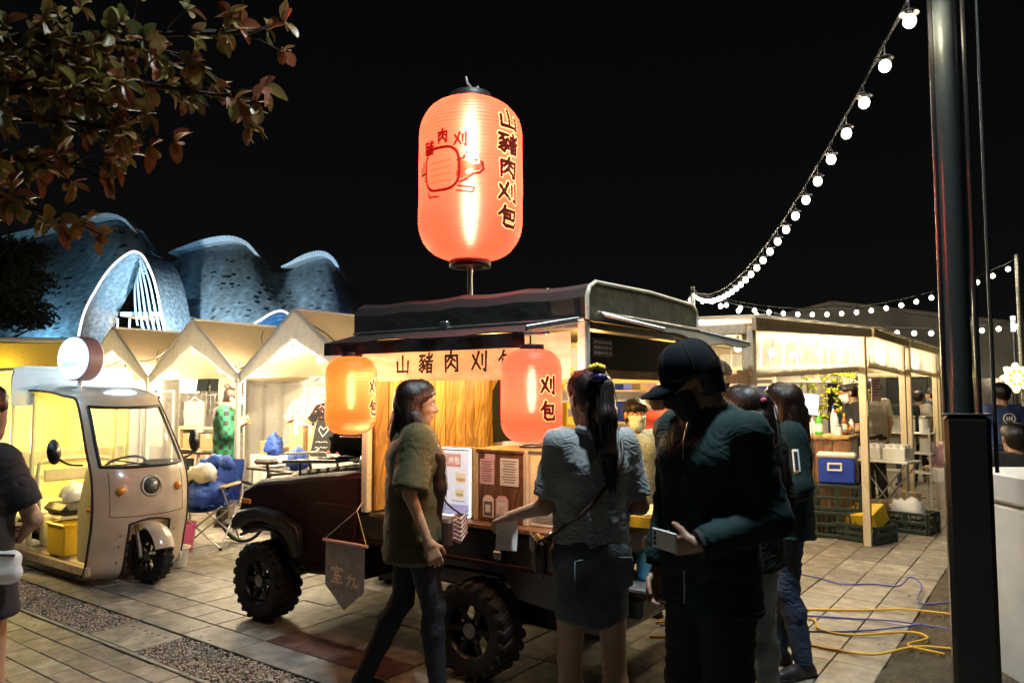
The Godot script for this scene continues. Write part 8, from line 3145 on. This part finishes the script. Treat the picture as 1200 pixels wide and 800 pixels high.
func people() -> void:
	# woman in olive in front of the truck
	var a := figure("woman with long dark hair and loose olive shirt striding past the truck", V(-2.79, 0, -2.95), 143, {"h": 1.63, "w": 0.94, "cell": 0.016, "fine": 0.0065, "hcell": 0.0055, "ccell": 0.013, "face": true, "top": M.olive, "sleeve": 0.94, "ease": 0.032, "hem": 0.74, "flare": 0.02, "folds": 0.013, "bottom": M.denim_dark, "leg_ease": 0.006, "hair": "long", "hair_mat": M.hair_brown, "look": Vector2(-12, 6), "curl": 0.75, "skin": M.skin, "shoe": M.denim_dark, "sole": M.paper,
		"locks": [[V(0.05, -0.02, -0.05), V(0.04, -0.16, -0.07), 0.055, 0.055], [V(-0.05, -0.02, -0.04), V(-0.07, -0.16, -0.02), 0.055, 0.05], [V(0, -0.02, -0.06), V(0, -0.18, -0.075), 0.07, 0.06], [V(-0.08, -0.08, 0.0), V(-0.10, -0.17, 0.06), 0.045, 0.05], [V(-0.10, -0.17, 0.06), V(-0.115, -0.27, 0.135), 0.05, 0.05], [V(-0.115, -0.27, 0.135), V(-0.10, -0.44, 0.165), 0.05, 0.048], [V(-0.10, -0.44, 0.165), V(-0.08, -0.60, 0.165), 0.048, 0.035], [V(-0.08, -0.60, 0.165), V(-0.07, -0.72, 0.15), 0.035, 0.010], [V(0.08, -0.08, 0.0), V(0.10, -0.18, 0.07), 0.045, 0.05], [V(0.10, -0.18, 0.07), V(0.10, -0.30, 0.145), 0.05, 0.045], [V(0.10, -0.30, 0.145), V(0.08, -0.50, 0.165), 0.045, 0.04], [V(0.08, -0.50, 0.165), V(0.06, -0.66, 0.15), 0.04, 0.012]],
		"j": {"an_r": V(-0.08, 0.085, 0.13), "kn_r": V(-0.09, 0.49, 0.10), "an_l": V(0.06, 0.13, -0.24), "kn_l": V(0.085, 0.50, -0.04), "el_r": V(-0.235, 1.12, -0.06), "wr_r": V(-0.25, 0.88, 0.035), "el_l": V(0.22, 1.12, 0.0), "wr_l": V(0.22, 0.90, 0.06)}, "toe_l": V(0.05, -0.55, 1), "tip_l": V(0, 0.0, 0)})
	shoulder_bag("small mauve chevron-quilted bag at the hip of the woman in olive", a.transform * V(-0.10, 0.80, 0.20), deg_to_rad(143 - 35), a)
	# woman in the grey-blue shirt at the counter
	var b := figure("woman with a ponytail, grey-blue shirt and denim skirt ordering at the counter", V(-1.62, 0, -2.80), 232, {"h": 1.66, "w": 0.86, "cell": 0.016, "fine": 0.0075, "hcell": 0.0055, "ccell": 0.012, "top": M.shirt_grey_blue, "sleeve": 0.86, "ease": 0.013, "hem": 0.97, "folds": 0.013, "bottom": M.denim_skirt, "wear": "skirt", "length": 0.655, "leg_ease": 0.008, "collar": 0.03, "hair": "short", "hair_mat": M.hair_brown, "look": Vector2(10, 12), "curl": 0.9, "skin": M.skin, "shoe": M.paper, "sole": M.paper,
		"locks": [[V(0.0, 0.07, -0.09), V(0.0, 0.03, -0.135), 0.045, 0.035], [V(0.0, 0.03, -0.135), V(0.02, -0.10, -0.15), 0.036, 0.042], [V(0.02, -0.10, -0.15), V(0.025, -0.26, -0.14), 0.042, 0.036], [V(0.025, -0.26, -0.14), V(0.02, -0.40, -0.13), 0.036, 0.010], [V(0.05, -0.04, -0.10), V(0.04, -0.3, -0.125), 0.022, 0.01]],
		"j": {"el_l": V(0.20, 1.13, 0.03), "wr_l": V(0.29, 1.06, 0.24), "el_r": V(-0.225, 1.12, -0.02), "wr_r": V(-0.12, 1.07, 0.19), "an_l": V(0.10, 0.085, 0.02), "an_r": V(-0.085, 0.085, -0.05), "kn_r": V(-0.10, 0.49, 0.0)}, "palm_l": V(-0.3, -1, 0), "palm_r": V(0.6, -0.6, 0)})
	var g := B.new()
	g.tube(PackedVector3Array([V(-0.03, 1.665, -0.085), V(0.03, 1.675, -0.09)]), 0.012, 8)
	g.ball(V(0.0, 1.64, -0.11), V(0.045, 0.018, 0.03), 10)
	obj("hair_clip", g, mk("clip_blue", Color(0.03, 0.03, 0.12), 0.3), b)
	g = B.new()
	for k in 5:
		g.ball(V(-0.02 + 0.014 * k, 1.69 - 0.004 * absf(k - 2.0), -0.095), V(0.012, 0.016, 0.008), 8)
	obj("hair_ornament", g, M.yellow_card, b)
	g = B.new()
	g.tube(smooth_path([V(-0.12, 1.43, -0.02), V(-0.08, 1.30, -0.135), V(0.06, 1.12, -0.135), V(0.19, 0.99, -0.02), V(0.2, 0.97, 0.06)], 6), 0.008, 6)
	obj("bag_strap", g, M.leather, b)
	# waistband, back pockets and hem of the skirt, collar of the shirt
	g = B.new()
	var wb := PackedVector3Array()
	for k in 25:
		wb.append(V(0.156 * sin(TAU * k / 24.0), 0.962, 0.110 * cos(TAU * k / 24.0)))
	g.tube(wb, 0.012, 6, false)
	obj("waistband", g, M.denim_skirt, b)
	for q in [-1.0, 1.0]:
		g = B.new()
		g.slab(PackedVector2Array([Vector2(-0.055, 0.07), Vector2(0.055, 0.07), Vector2(0.055, -0.045), Vector2(0.0, -0.07), Vector2(-0.055, -0.045)]), 0.010, 0.003, Transform3D(Basis.from_euler(V(0.06, PI + q * 0.28, 0)), V(q * 0.075, 0.84, -0.117)))
		obj("back_pocket", g, M.denim_skirt, b)
	g = B.new()
	var col := PackedVector3Array()
	for k in 15:
		var an := PI * (0.62 + 0.76 * k / 14.0) * 1.0
		col.append(V(0.082 * sin(PI + an - PI), 1.435 + 0.015 * cos(an), 0.075 * cos(an) - 0.02))
	g.tube(col, 0.018, 8)
	obj("collar", g, M.shirt_grey_blue, b)
	var bag := thing("sling_bag", "dark brown sling bag hanging at the left hip of the woman in the grey-blue shirt", "bag", b.transform * V(0.215, 0.82, 0.05), deg_to_rad(232 + 80))
	g = B.new()
	g.box(V(0, 0.08, 0), V(0.17, 0.16, 0.05), 0.02)
	obj("pouch", g, M.leather, bag)
	g = B.new()
	g.box(V(0, 0.125, 0.028), V(0.175, 0.07, 0.008), 0.003)
	obj("flap", g, M.leather, bag)
	var bill := B.new()
	bill.grid(func(u, v): return V(-0.05 + 0.1 * u, 0.16 * v, 0.02 * sin(v * 2.5)), 4, 6)
	one("paper_sheet", bill, M.paper, "white folded paper under the hand of the woman at the counter", "paper", b.transform * V(0.30, 0.88, 0.27), deg_to_rad(200))
	# man in the cap
	var c := figure("man in a dark cap, black mask and teal jacket holding a phone", V(-1.10, 0, -2.80), 338, {"h": 1.74, "w": 1.08, "cell": 0.016, "fine": 0.0065, "hcell": 0.0055, "ccell": 0.013, "face": true, "top": M.teal_jacket, "top_name": "jacket", "sleeve": 1.96, "ease": 0.026, "hem": 0.76, "flare": 0.008, "cuffs": true, "folds": 0.012, "collar": 0.06, "hood": true, "bottom": M.trousers_black, "leg_ease": 0.03, "mask": M.black_cloth, "hair": "short", "look": Vector2(-34, 24), "curl": 1.0, "skin": M.skin_tan, "shoe": M.black_plastic, "sole": M.paper,
		"j": {"el_l": V(0.245, 1.10, -0.05), "wr_l": V(0.13, 1.02, 0.19), "el_r": V(-0.24, 1.11, -0.04), "wr_r": V(-0.235, 0.86, 0.04), "an_l": V(0.13, 0.085, 0.0), "an_r": V(-0.13, 0.085, 0.02), "head": V(-0.03, 1.575, 0.05)}, "hand_l": V(-1, -0.15, 0.25), "palm_l": V(0, 0.35, -1), "leg_folds": 0.011})
	var cx := Transform3D(Basis.from_euler(V(deg_to_rad(24), deg_to_rad(-34), 0)), V(-0.03, 1.575, 0.05) * 1.74 / 1.7)
	g = B.new()
	var cp := PackedVector2Array([Vector2(0.112, -0.01)])
	for k in 12:
		cp.append(Vector2(0.112 * pow(cos(PI * 0.5 * k / 11.0), 0.75), 0.01 + 0.118 * sin(PI * 0.5 * k / 11.0)))
	g.lathe(cp, 30, cx * Transform3D(Basis.from_euler(V(-0.10, 0, 0)).scaled(V(0.92, 1.0, 1.08)), V(0, 0.045, -0.012)))
	var cap := obj("cap", g, M.cap_cloth, c)
	g = B.new()
	for o in [0.0, -0.007]:
		g.grid(func(u, v): return cx * V(0.092 * (2.0 * u - 1.0) * (1.0 - 0.28 * v * v), 0.050 + o - 0.045 * pow(2.0 * u - 1.0, 2.0) * (0.5 + 0.5 * v) - 0.012 * v, 0.085 + 0.125 * v * sqrt(maxf(0.0, 1.0 - 0.55 * pow(2.0 * u - 1.0, 2.0))) - 0.05 * pow(2.0 * u - 1.0, 2.0)), 18, 10)
	obj("peak", g, M.cap_cloth, cap)
	g = B.new()
	for k in 6:
		var an := TAU * (k + 0.5) / 6.0
		var sm := PackedVector3Array()
		for i in 9:
			var e := PI * 0.5 * i / 8.0
			sm.append(cx * (Transform3D(Basis.from_euler(V(-0.10, 0, 0)).scaled(V(0.92, 1.0, 1.08)), V(0, 0.045, -0.012)) * V(0.1135 * pow(cos(e), 0.75) * sin(an), 0.01 + 0.119 * sin(e), 0.1135 * pow(cos(e), 0.75) * cos(an))))
		g.tube(sm, 0.002, 5)
	g.ball(cx * V(0, 0.174, -0.024), V(0.010, 0.006, 0.010), 10)
	obj("cap_seam", g, M.black_cloth, cap)
	var ph := thing("phone", "white-backed phone held low in the hand of the man in the cap", "phone", c.transform * V(0.012, 1.045, 0.245), deg_to_rad(338 - 8))
	g = B.new()
	g.box(V(0, 0, 0), V(0.148, 0.072, 0.009), 0.004)
	obj("case", g, M.white_plastic, ph)
	g = B.new()
	for k in 3:
		g.cyl(V(-0.052, 0.018 - 0.018 * k, 0.004), V(-0.052, 0.018 - 0.018 * k, 0.0065), 0.007, 12)
	obj("lens", g, M.black_plastic, ph)
	# two women behind him
	var d := figure("woman with a pink hair tie and light jeans behind the capped man", V(-1.24, 0, -3.66), 248, {"h": 1.60, "w": 1.0, "cell": 0.02, "fine": 0.009, "ccell": 0.015, "top": M.dark_jacket, "top_name": "jacket", "sleeve": 1.95, "ease": 0.028, "cuffs": true, "hem": 0.80, "flare": 0.01, "collar": 0.03, "bottom": M.denim_light, "leg_ease": 0.014, "leg_folds": 0.011, "hair": "long", "hair_mat": M.hair_brown, "look": Vector2(15, 5), "shoe": M.black_plastic, "locks": [[V(0, 0.04, -0.11), V(0, -0.16, -0.12), 0.045, 0.045], [V(0.03, -0.05, -0.10), V(0.03, -0.28, -0.12), 0.05, 0.02]], "j": {"wr_l": V(0.12, 1.08, 0.2), "el_l": V(0.25, 1.12, -0.02), "wr_r": V(-0.12, 1.08, 0.2)}})
	g = B.new()
	g.ball(V(0.0, 1.545, -0.108), V(0.022, 0.013, 0.014), 10)
	obj("hair_tie", g, M.pink_plastic, d)
	var e := figure("woman in profile in a dark jacket with white sleeve zip and blue jeans", V(-1.30, 0, -4.50), 292, {"h": 1.62, "w": 1.06, "cell": 0.02, "fine": 0.008, "ccell": 0.015, "face": true, "mask": M.mask_white, "top": M.teal_jacket, "top_name": "jacket", "sleeve": 1.95, "ease": 0.034, "hem": 0.80, "cuffs": true, "flare": 0.012, "folds": 0.012, "collar": 0.03, "bottom": M.denim, "leg_ease": 0.012, "leg_folds": 0.011, "hair": "long", "hair_mat": M.hair_brown, "shoe": M.black_plastic, "locks": [[V(0.05, -0.04, -0.05), V(0.07, -0.22, -0.06), 0.05, 0.045], [V(0.0, -0.05, -0.09), V(0.0, -0.27, -0.12), 0.065, 0.04], [V(0.07, -0.22, -0.06), V(0.08, -0.34, -0.02), 0.045, 0.02]], "j": {"el_l": V(0.25, 1.12, -0.04), "wr_l": V(0.14, 1.0, 0.18), "el_r": V(-0.24, 1.12, 0.0), "wr_r": V(-0.1, 1.02, 0.2), "an_l": V(0.10, 0.085, -0.06), "an_r": V(-0.09, 0.085, 0.06)}, "toe_l": V(0.6, 0, 0.8)})
	g = B.new()
	g.box(V(0.285, 1.21, -0.025), V(0.012, 0.125, 0.036), 0.004, Basis.from_euler(V(0.05, 0, 0.2)))
	var zp := obj("sleeve_pocket", g, M.paper, e)
	g = B.new()
	g.box(V(0.292, 1.21, -0.025), V(0.008, 0.10, 0.018), 0.002, Basis.from_euler(V(0.05, 0, 0.2)))
	obj("pocket_field", g, M.teal_jacket, zp)
	g = B.new()
	g.box(V(0.293, 1.15, -0.025), V(0.010, 0.02, 0.026), 0.003)
	obj("zip_pull", g, M.paper, zp)
	# more visitors in the middle distance
	figure("tall person with short black hair beyond the shoulder of the man in the cap", V(-2.02, 0, -5.35), 216, {"h": 1.80, "w": 1.1, "top": M.dark_jacket, "sleeve": 1.9, "collar": 0.04, "fine": 0.010})
	figure("boy with a light blue mask and pale shirt standing behind the truck, facing the camera", V(-2.52, 0, -5.0), 48, {"h": 1.52, "w": 0.95, "fine": 0.008, "cell": 0.02, "face": true, "mask": M.mask_blue, "top": M.pale_shirt, "sleeve": 0.8, "bottom": M.trousers_black, "hair": "short", "locks": [[V(-0.04, 0.06, 0.07), V(-0.045, 0.035, 0.092), 0.035, 0.016], [V(0.04, 0.06, 0.07), V(0.045, 0.035, 0.092), 0.035, 0.016], [V(0.0, 0.07, 0.075), V(0.0, 0.04, 0.098), 0.035, 0.016]]})
	figure("person in a red jacket with pale collar, mostly hidden behind the capped man", V(-2.66, 0, -5.72), 200, {"h": 1.62, "w": 1.05, "top": M.red_jacket, "top_name": "jacket", "sleeve": 1.9, "collar": 0.06, "hood": true, "ease": 0.035})
	# person cut by the left edge
	var l := figure("person at the left edge in a black T-shirt and dark shorts, face out of frame", V(-3.475, 0, -1.175), 205, {"h": 1.60, "w": 0.78, "cell": 0.02, "ccell": 0.015, "top": M.black_cloth, "sleeve": 0.75, "ease": 0.016, "hem": 0.84, "bottom": M.denim_dark, "wear": "shorts", "length": 0.36, "leg_ease": 0.025, "skin": M.skin, "shoe": M.paper, "j": {"wr_r": V(-0.02, 1.06, 0.25), "el_r": V(-0.19, 1.14, 0.11)}})
	var fp := thing("waist_bag", "white waist bag with a dark zip on the person at the left edge", "bag", V(-3.28, 0.85, -1.20), deg_to_rad(50))
	g = B.new()
	var pf := Fld.new(V(-0.16, -0.06, -0.12), V(0.16, 0.2, 0.12), 0.010)
	pf.cap(V(-0.05, 0.045, 0), V(0.05, 0.045, 0), 0.036, 0.036, 0.02)
	pf.cap(V(-0.045, 0.10, -0.005), V(0.045, 0.10, -0.005), 0.032, 0.032, 0.03)
	pf.net(g, wrinkle, 0.01)
	obj("pouch", g, M.white_film, fp)
	g = B.new()
	g.tube(PackedVector3Array([V(-0.06, 0.115, 0.022), V(0, 0.12, 0.026), V(0.06, 0.115, 0.022)]), 0.005, 6)
	obj("zip", g, M.leather, fp)
	g = B.new()
	g.tube(smooth_path([V(-0.09, 0.11, -0.01), V(-0.15, 0.13, -0.06), V(-0.22, 0.14, -0.10)], 5), 0.010, 6)
	obj("belt", g, M.black_cloth, fp)
	# stall keepers
	figure("stallholder in a green and black checked shirt in the middle tent", V(-8.12, 0, -5.32), 140, {"h": 1.64, "w": 1.06, "cell": 0.022, "fine": 0.009, "ccell": 0.017, "top": M.check_shirt, "sleeve": 1.5, "ease": 0.04, "hem": 0.82, "hair": "short", "hair_mat": M.hair_brown, "look": Vector2(0, 22), "locks": [[V(0, 0.1, -0.09), V(0, 0.12, -0.13), 0.035, 0.03]], "bottom": M.trousers_black, "j": {"wr_r": V(-0.07, 1.26, 0.19), "el_r": V(-0.22, 1.14, 0.05), "wr_l": V(0.05, 1.24, 0.20), "el_l": V(0.22, 1.14, 0.05), "head": V(0, 1.56, 0.07)}})
	figure("stallholder in a black T-shirt and pale mask leaning over the table by the corner post", V(-2.14, 0, -10.35), 300, {"h": 1.70, "w": 1.05, "top": M.black_cloth, "sleeve": 0.7, "mask": M.mask_white, "look": Vector2(0, 14), "bottom": M.trousers_black, "j": {"wr_l": V(0.12, 0.98, 0.26), "el_l": V(0.25, 1.12, 0.02), "head": V(0, 1.575, 0.05)}})
	figure("person in a grey T-shirt seen from behind, just right of the stallholder in black", V(-2.10, 0, -11.5), 230, {"h": 1.74, "w": 1.08, "top": M.grey_shirt, "sleeve": 0.7, "bottom": M.trousers_black})
	figure("person in a pale blue top behind the bar, left of the grey-haired one", V(-3.17, 0, -10.4), 60, {"h": 1.6, "top": M.pale_shirt, "sleeve": 0.9, "bottom": M.denim})
	figure("person in a grey top with black hair behind the bar, near the tablet", V(-3.17, 0, -11.4), 20, {"h": 1.62, "top": M.grey_shirt, "sleeve": 1.9, "bottom": M.denim})
	figure("person in a dark top browsing at the jars, leftmost of three far visitors", V(-2.13, 0, -14.3), 200, {"h": 1.60, "top": M.dark_jacket, "sleeve": 1.9, "bottom": M.denim, "hair": "long"})
	figure("person in a cream top browsing beyond the jars, middle one of three far visitors", V(-2.05, 0, -15.3), 180, {"h": 1.60, "top": M.cream_bag, "sleeve": 0.7, "bottom": M.trousers_black})
	figure("person in a blue top beyond the jars, rightmost of three far visitors", V(-1.95, 0, -16.3), 250, {"h": 1.64, "top": M.blue_shirt, "sleeve": 0.7, "bottom": M.denim_dark})
	var m := figure("person in blue T-shirt with round white back print near the flower sign", V(-0.56, 0, -10.9), 216, {"h": 1.68, "w": 1.08, "top": M.blue_shirt, "sleeve": 0.7, "bottom": M.trousers_black})
	g = B.new()
	var ring := PackedVector3Array()
	for k in 19:
		ring.append(V(0.07 * cos(TAU * k / 18.0), 1.27 + 0.06 * sin(TAU * k / 18.0), -0.128))
	g.tube(ring, 0.006, 6)
	for k in 3:
		g.box(V(-0.03 + 0.03 * k, 1.27, -0.128), V(0.018, 0.05, 0.006), 0.002)
	obj("back_print", g, M.paper, m)
	figure("seated person in black with short dark hair, back turned, behind the white chest", V(-0.28, 0, -7.25), 205, {"h": 1.70, "w": 1.12, "top": M.black_cloth, "sleeve": 1.9, "ease": 0.04, "bottom": M.trousers_black, "collar": 0.03,
		"j": {"pelvis": V(0, 0.54, 0), "waist": V(0, 0.68, -0.02), "chest": V(0, 0.90, -0.01), "neck": V(0, 1.07, 0.01), "head": V(0, 1.205, 0.05), "sh_l": V(0.19, 1.015, 0), "sh_r": V(-0.19, 1.015, 0), "el_l": V(0.26, 0.76, 0.03), "el_r": V(-0.26, 0.76, 0.03), "wr_l": V(0.14, 0.66, 0.24), "wr_r": V(-0.14, 0.66, 0.24), "hip_l": V(0.09, 0.53, 0.02), "hip_r": V(-0.09, 0.53, 0.02), "kn_l": V(0.13, 0.52, 0.44), "kn_r": V(-0.13, 0.52, 0.44), "an_l": V(0.13, 0.085, 0.42), "an_r": V(-0.13, 0.085, 0.42)}, "hem": 0.50})
	# things waiting at the back corner of the truck
	var bx := thing("blue_jug", "light blue water jug hanging at the rear corner of the truck below a white bowl", "jug", V(-1.84, 0.56, -3.86))
	g = B.new()
	g.lathe(PackedVector2Array([Vector2(0, 0), Vector2(0.085, 0), Vector2(0.095, 0.02), Vector2(0.095, 0.11), Vector2(0.07, 0.15), Vector2(0.035, 0.165), Vector2(0.035, 0.19), Vector2(0, 0.19)]), 20)
	obj("jug_body", g, mk("sky_plastic", Color(0.06, 0.30, 0.60), 0.4), bx)
	g = B.new()
	g.tube(smooth_path([V(-0.06, 0.15, 0), V(-0.05, 0.22, 0), V(0.05, 0.22, 0), V(0.06, 0.15, 0)], 4), 0.007, 6)
	obj("handle", g, M.white_plastic, bx)
	var shelf := B.new()
	shelf.box(V(0, 0, 0), V(0.24, 0.02, 0.5), 0.004)
	one("rear_step", shelf, M.galvanised, "small metal step shelf at the rear of the truck carrying the jug", "shelf", V(-1.84, 0.548, -3.86))
	var yt := thing("yellow_tray", "yellow tray with white paper on the rear edge of the truck", "tray", V(-1.86, 0.84, -3.90), 0.1)
	g = B.new()
	g.box(V(0, 0.02, 0), V(0.20, 0.012, 0.36), 0.004)
	for s in [-1.0, 1.0]:
		g.box(V(s * 0.1, 0.045, 0), V(0.01, 0.06, 0.36), 0.003)
		g.box(V(0, 0.045, s * 0.18), V(0.2, 0.06, 0.01), 0.003)
	obj("tray_body", g, M.yellow_plastic, yt)
	g = B.new()
	g.box(V(0.0, 0.085, 0.0), V(0.17, 0.012, 0.30), 0.003, Basis.from_euler(V(0.05, 0.15, 0.08)))
	obj("paper", g, M.paper, yt)


func shoulder_bag(label: String, at: Vector3, turn: float, owner: Node3D) -> void:
	var t := thing("shoulder_bag", label, "bag", at, turn)
	var g := B.new()
	g.box(V(0, 0.06, 0), V(0.23, 0.15, 0.06), 0.018)
	obj("pouch", g, M.leather, t)
	g = B.new()
	g.prism(PackedVector2Array([Vector2(-0.098, 0.128), Vector2(-0.098, 0.03), Vector2(0, -0.005), Vector2(0.098, 0.03), Vector2(0.098, 0.128)]), 0.012, Transform3D(Basis.IDENTITY, V(0, 0, 0.03)))
	var fl := obj("flap", g, M.mauve, t)
	g = B.new()
	for k in 6:
		var y := 0.118 - 0.022 * k
		for s in [-1.0, 1.0]:
			g.bar(V(s * 0.096, y + 0.034, 0.037), V(0, y, 0.037), 0.006, 0.007, 0.002, V(0, 0, 1))
	obj("chevron_seam", g, M.cream_bag, fl)
	g = B.new()
	var inv := t.transform.affine_inverse() * owner.transform
	g.tube(smooth_path([V(0.09, 0.13, 0), inv * V(-0.13, 1.05, 0.13), inv * V(0.0, 1.28, 0.15), inv * V(0.12, 1.42, 0.04)], 6), 0.005, 6)
	obj("strap", g, M.leather, t)


# ---------------------------------------------------------------- branches over the top left corner
func near_tree() -> void:
	var t := thing("leafy_tree", "leafy tree reaching into the top left corner with bronze and green leaves", "tree", V(-4.1, 0, -0.55))
	var g := B.new()
	g.tube(smooth_path([V(-4.1, 0, -0.55), V(-4.05, 1.6, -0.6), V(-3.95, 2.7, -0.75), V(-3.8, 3.6, -1.0)], 5), [0.13, 0.125, 0.12, 0.115, 0.11, 0.105, 0.10, 0.095, 0.09, 0.085, 0.08, 0.075, 0.07, 0.065, 0.06, 0.05], 12)
	obj("trunk", g, M.bark, t, true)
	# limbs end in rosettes of leaves
	var limbs := [[V(-3.95, 2.55, -0.72), V(-3.35, 2.86, -1.30), V(-2.77, 2.83, -1.83)], [V(-3.95, 2.55, -0.72), V(-3.5, 2.70, -1.18), V(-3.06, 2.66, -1.52)], [V(-3.9, 2.7, -0.8), V(-3.35, 3.02, -1.3), V(-2.73, 3.12, -1.87)], [V(-4.0, 2.4, -0.7), V(-3.7, 2.45, -1.05), V(-3.30, 2.30, -1.36)], [V(-3.95, 2.6, -0.8), V(-3.5, 2.80, -1.15), V(-3.08, 2.74, -1.42)], [V(-3.9, 2.75, -0.8), V(-3.4, 3.05, -1.25), V(-2.9, 2.98, -1.62)], [V(-4.0, 2.5, -0.7), V(-3.6, 2.55, -1.05), V(-3.22, 2.5, -1.36)], [V(-3.95, 2.6, -0.75), V(-3.55, 2.9, -1.1), V(-3.2, 2.95, -1.4)]]
	var leaf := []
	for v in 4:
		g = B.new()
		var bend := 0.10 + 0.12 * v
		g.grid(func(u, w): return V((2.0 * w - 1.0) * 0.30 * pow(sin(PI * clampf(0.06 + 0.90 * pow(u, 1.5), 0.0, 1.0)), 0.8), 0.10 * absf(2.0 * w - 1.0) * sin(PI * u) - bend * u * u, u), 6, 4)
		leaf.append(g.mesh())
	var cols := [Color(0.21, 0.13, 0.045), Color(0.20, 0.075, 0.035), Color(0.16, 0.15, 0.045), Color(0.19, 0.15, 0.045), Color(0.105, 0.11, 0.035), Color(0.30, 0.23, 0.055)]
	var mats := []
	for k in cols.size():
		mats.append(mk("leaf_%d" % k, cols[k], 0.42, {"tex": "fine", "scale": 12.0, "back": 0.5}))
	var n := 0
	var stuff := []
	for li in limbs.size():
		var path := smooth_path(limbs[li], 8)
		g = B.new()
		var rad := []
		for k in path.size(): rad.append(lerpf(0.03, 0.007, float(k) / (path.size() - 1)))
		g.tube(path, rad, 7)
		var lo := obj("limb", g, M.bark, t, true)
		for k in range(4, path.size()):
			for tw in 2:
				var o := path[k]
				var dr := (path[k] - path[k - 1]).normalized()
				var sd := (dr + V(rng.randf_range(-1, 1), rng.randf_range(-0.7, 0.6), rng.randf_range(-1, 1)) * 0.9).normalized()
				var e := o + sd * rng.randf_range(0.06, 0.20)
				g = B.new()
				g.tube(PackedVector3Array([o, o.lerp(e, 0.5) + V(0, 0.01, 0), e]), [0.005, 0.004, 0.003], 5)
				obj("twig", g, M.bark, lo)
				var warm := float(k) / path.size()
				for q in 6:
					var a := TAU * q / 6.0 + rng.randf()
					var side := sd.cross(Vector3.UP).normalized()
					var d := (sd * rng.randf_range(0.15, 0.8) + (side * cos(a) + sd.cross(side) * sin(a))).normalized()
					var up := (V(rng.randf_range(-0.5, 0.5), 1, rng.randf_range(-0.5, 0.5))).normalized()
					var sx := up.cross(d).normalized()
					var bs := Basis(sx * rng.randf_range(0.62, 1.15), d.cross(sx) * rng.randf_range(0.5, 2.0), d) * Basis.from_scale(Vector3.ONE * rng.randf_range(0.05, 0.10))
					var mi: int = rng.randi() % 6
					if warm > 0.8 and rng.randf() < 0.6: mi = rng.randi() % 2
					var xf := Transform3D(bs, e - t.position)
					if n < 298:
						if k % 2 == 0 or li < 4:
							var lf := obj("leaf", leaf[rng.randi() % 4], mats[mi], t)
							lf.transform = xf
							n += 1
							continue
					stuff.append([xf, cols[mi]])
	var xs := []
	var cs := []
	for q in stuff:
		xs.append(q[0])
		cs.append(q[1])
	mk("leaf_mass", Color(1, 1, 1), 0.42, {"back": 0.5})
	M.leaf_mass.vertex_color_use_as_albedo = true
	var mm := MultiMesh.new()
	mm.transform_format = MultiMesh.TRANSFORM_3D
	mm.use_colors = true
	mm.mesh = leaf[1]
	mm.instance_count = xs.size()
	for i in xs.size():
		mm.set_instance_transform(i, xs[i])
		mm.set_instance_color(i, cs[i])
	var o := MultiMeshInstance3D.new()
	o.name = "leaves"
	o.multimesh = mm
	o.material_override = M.leaf_mass
	o.set_meta("kind", "stuff")
	t.add_child(o)
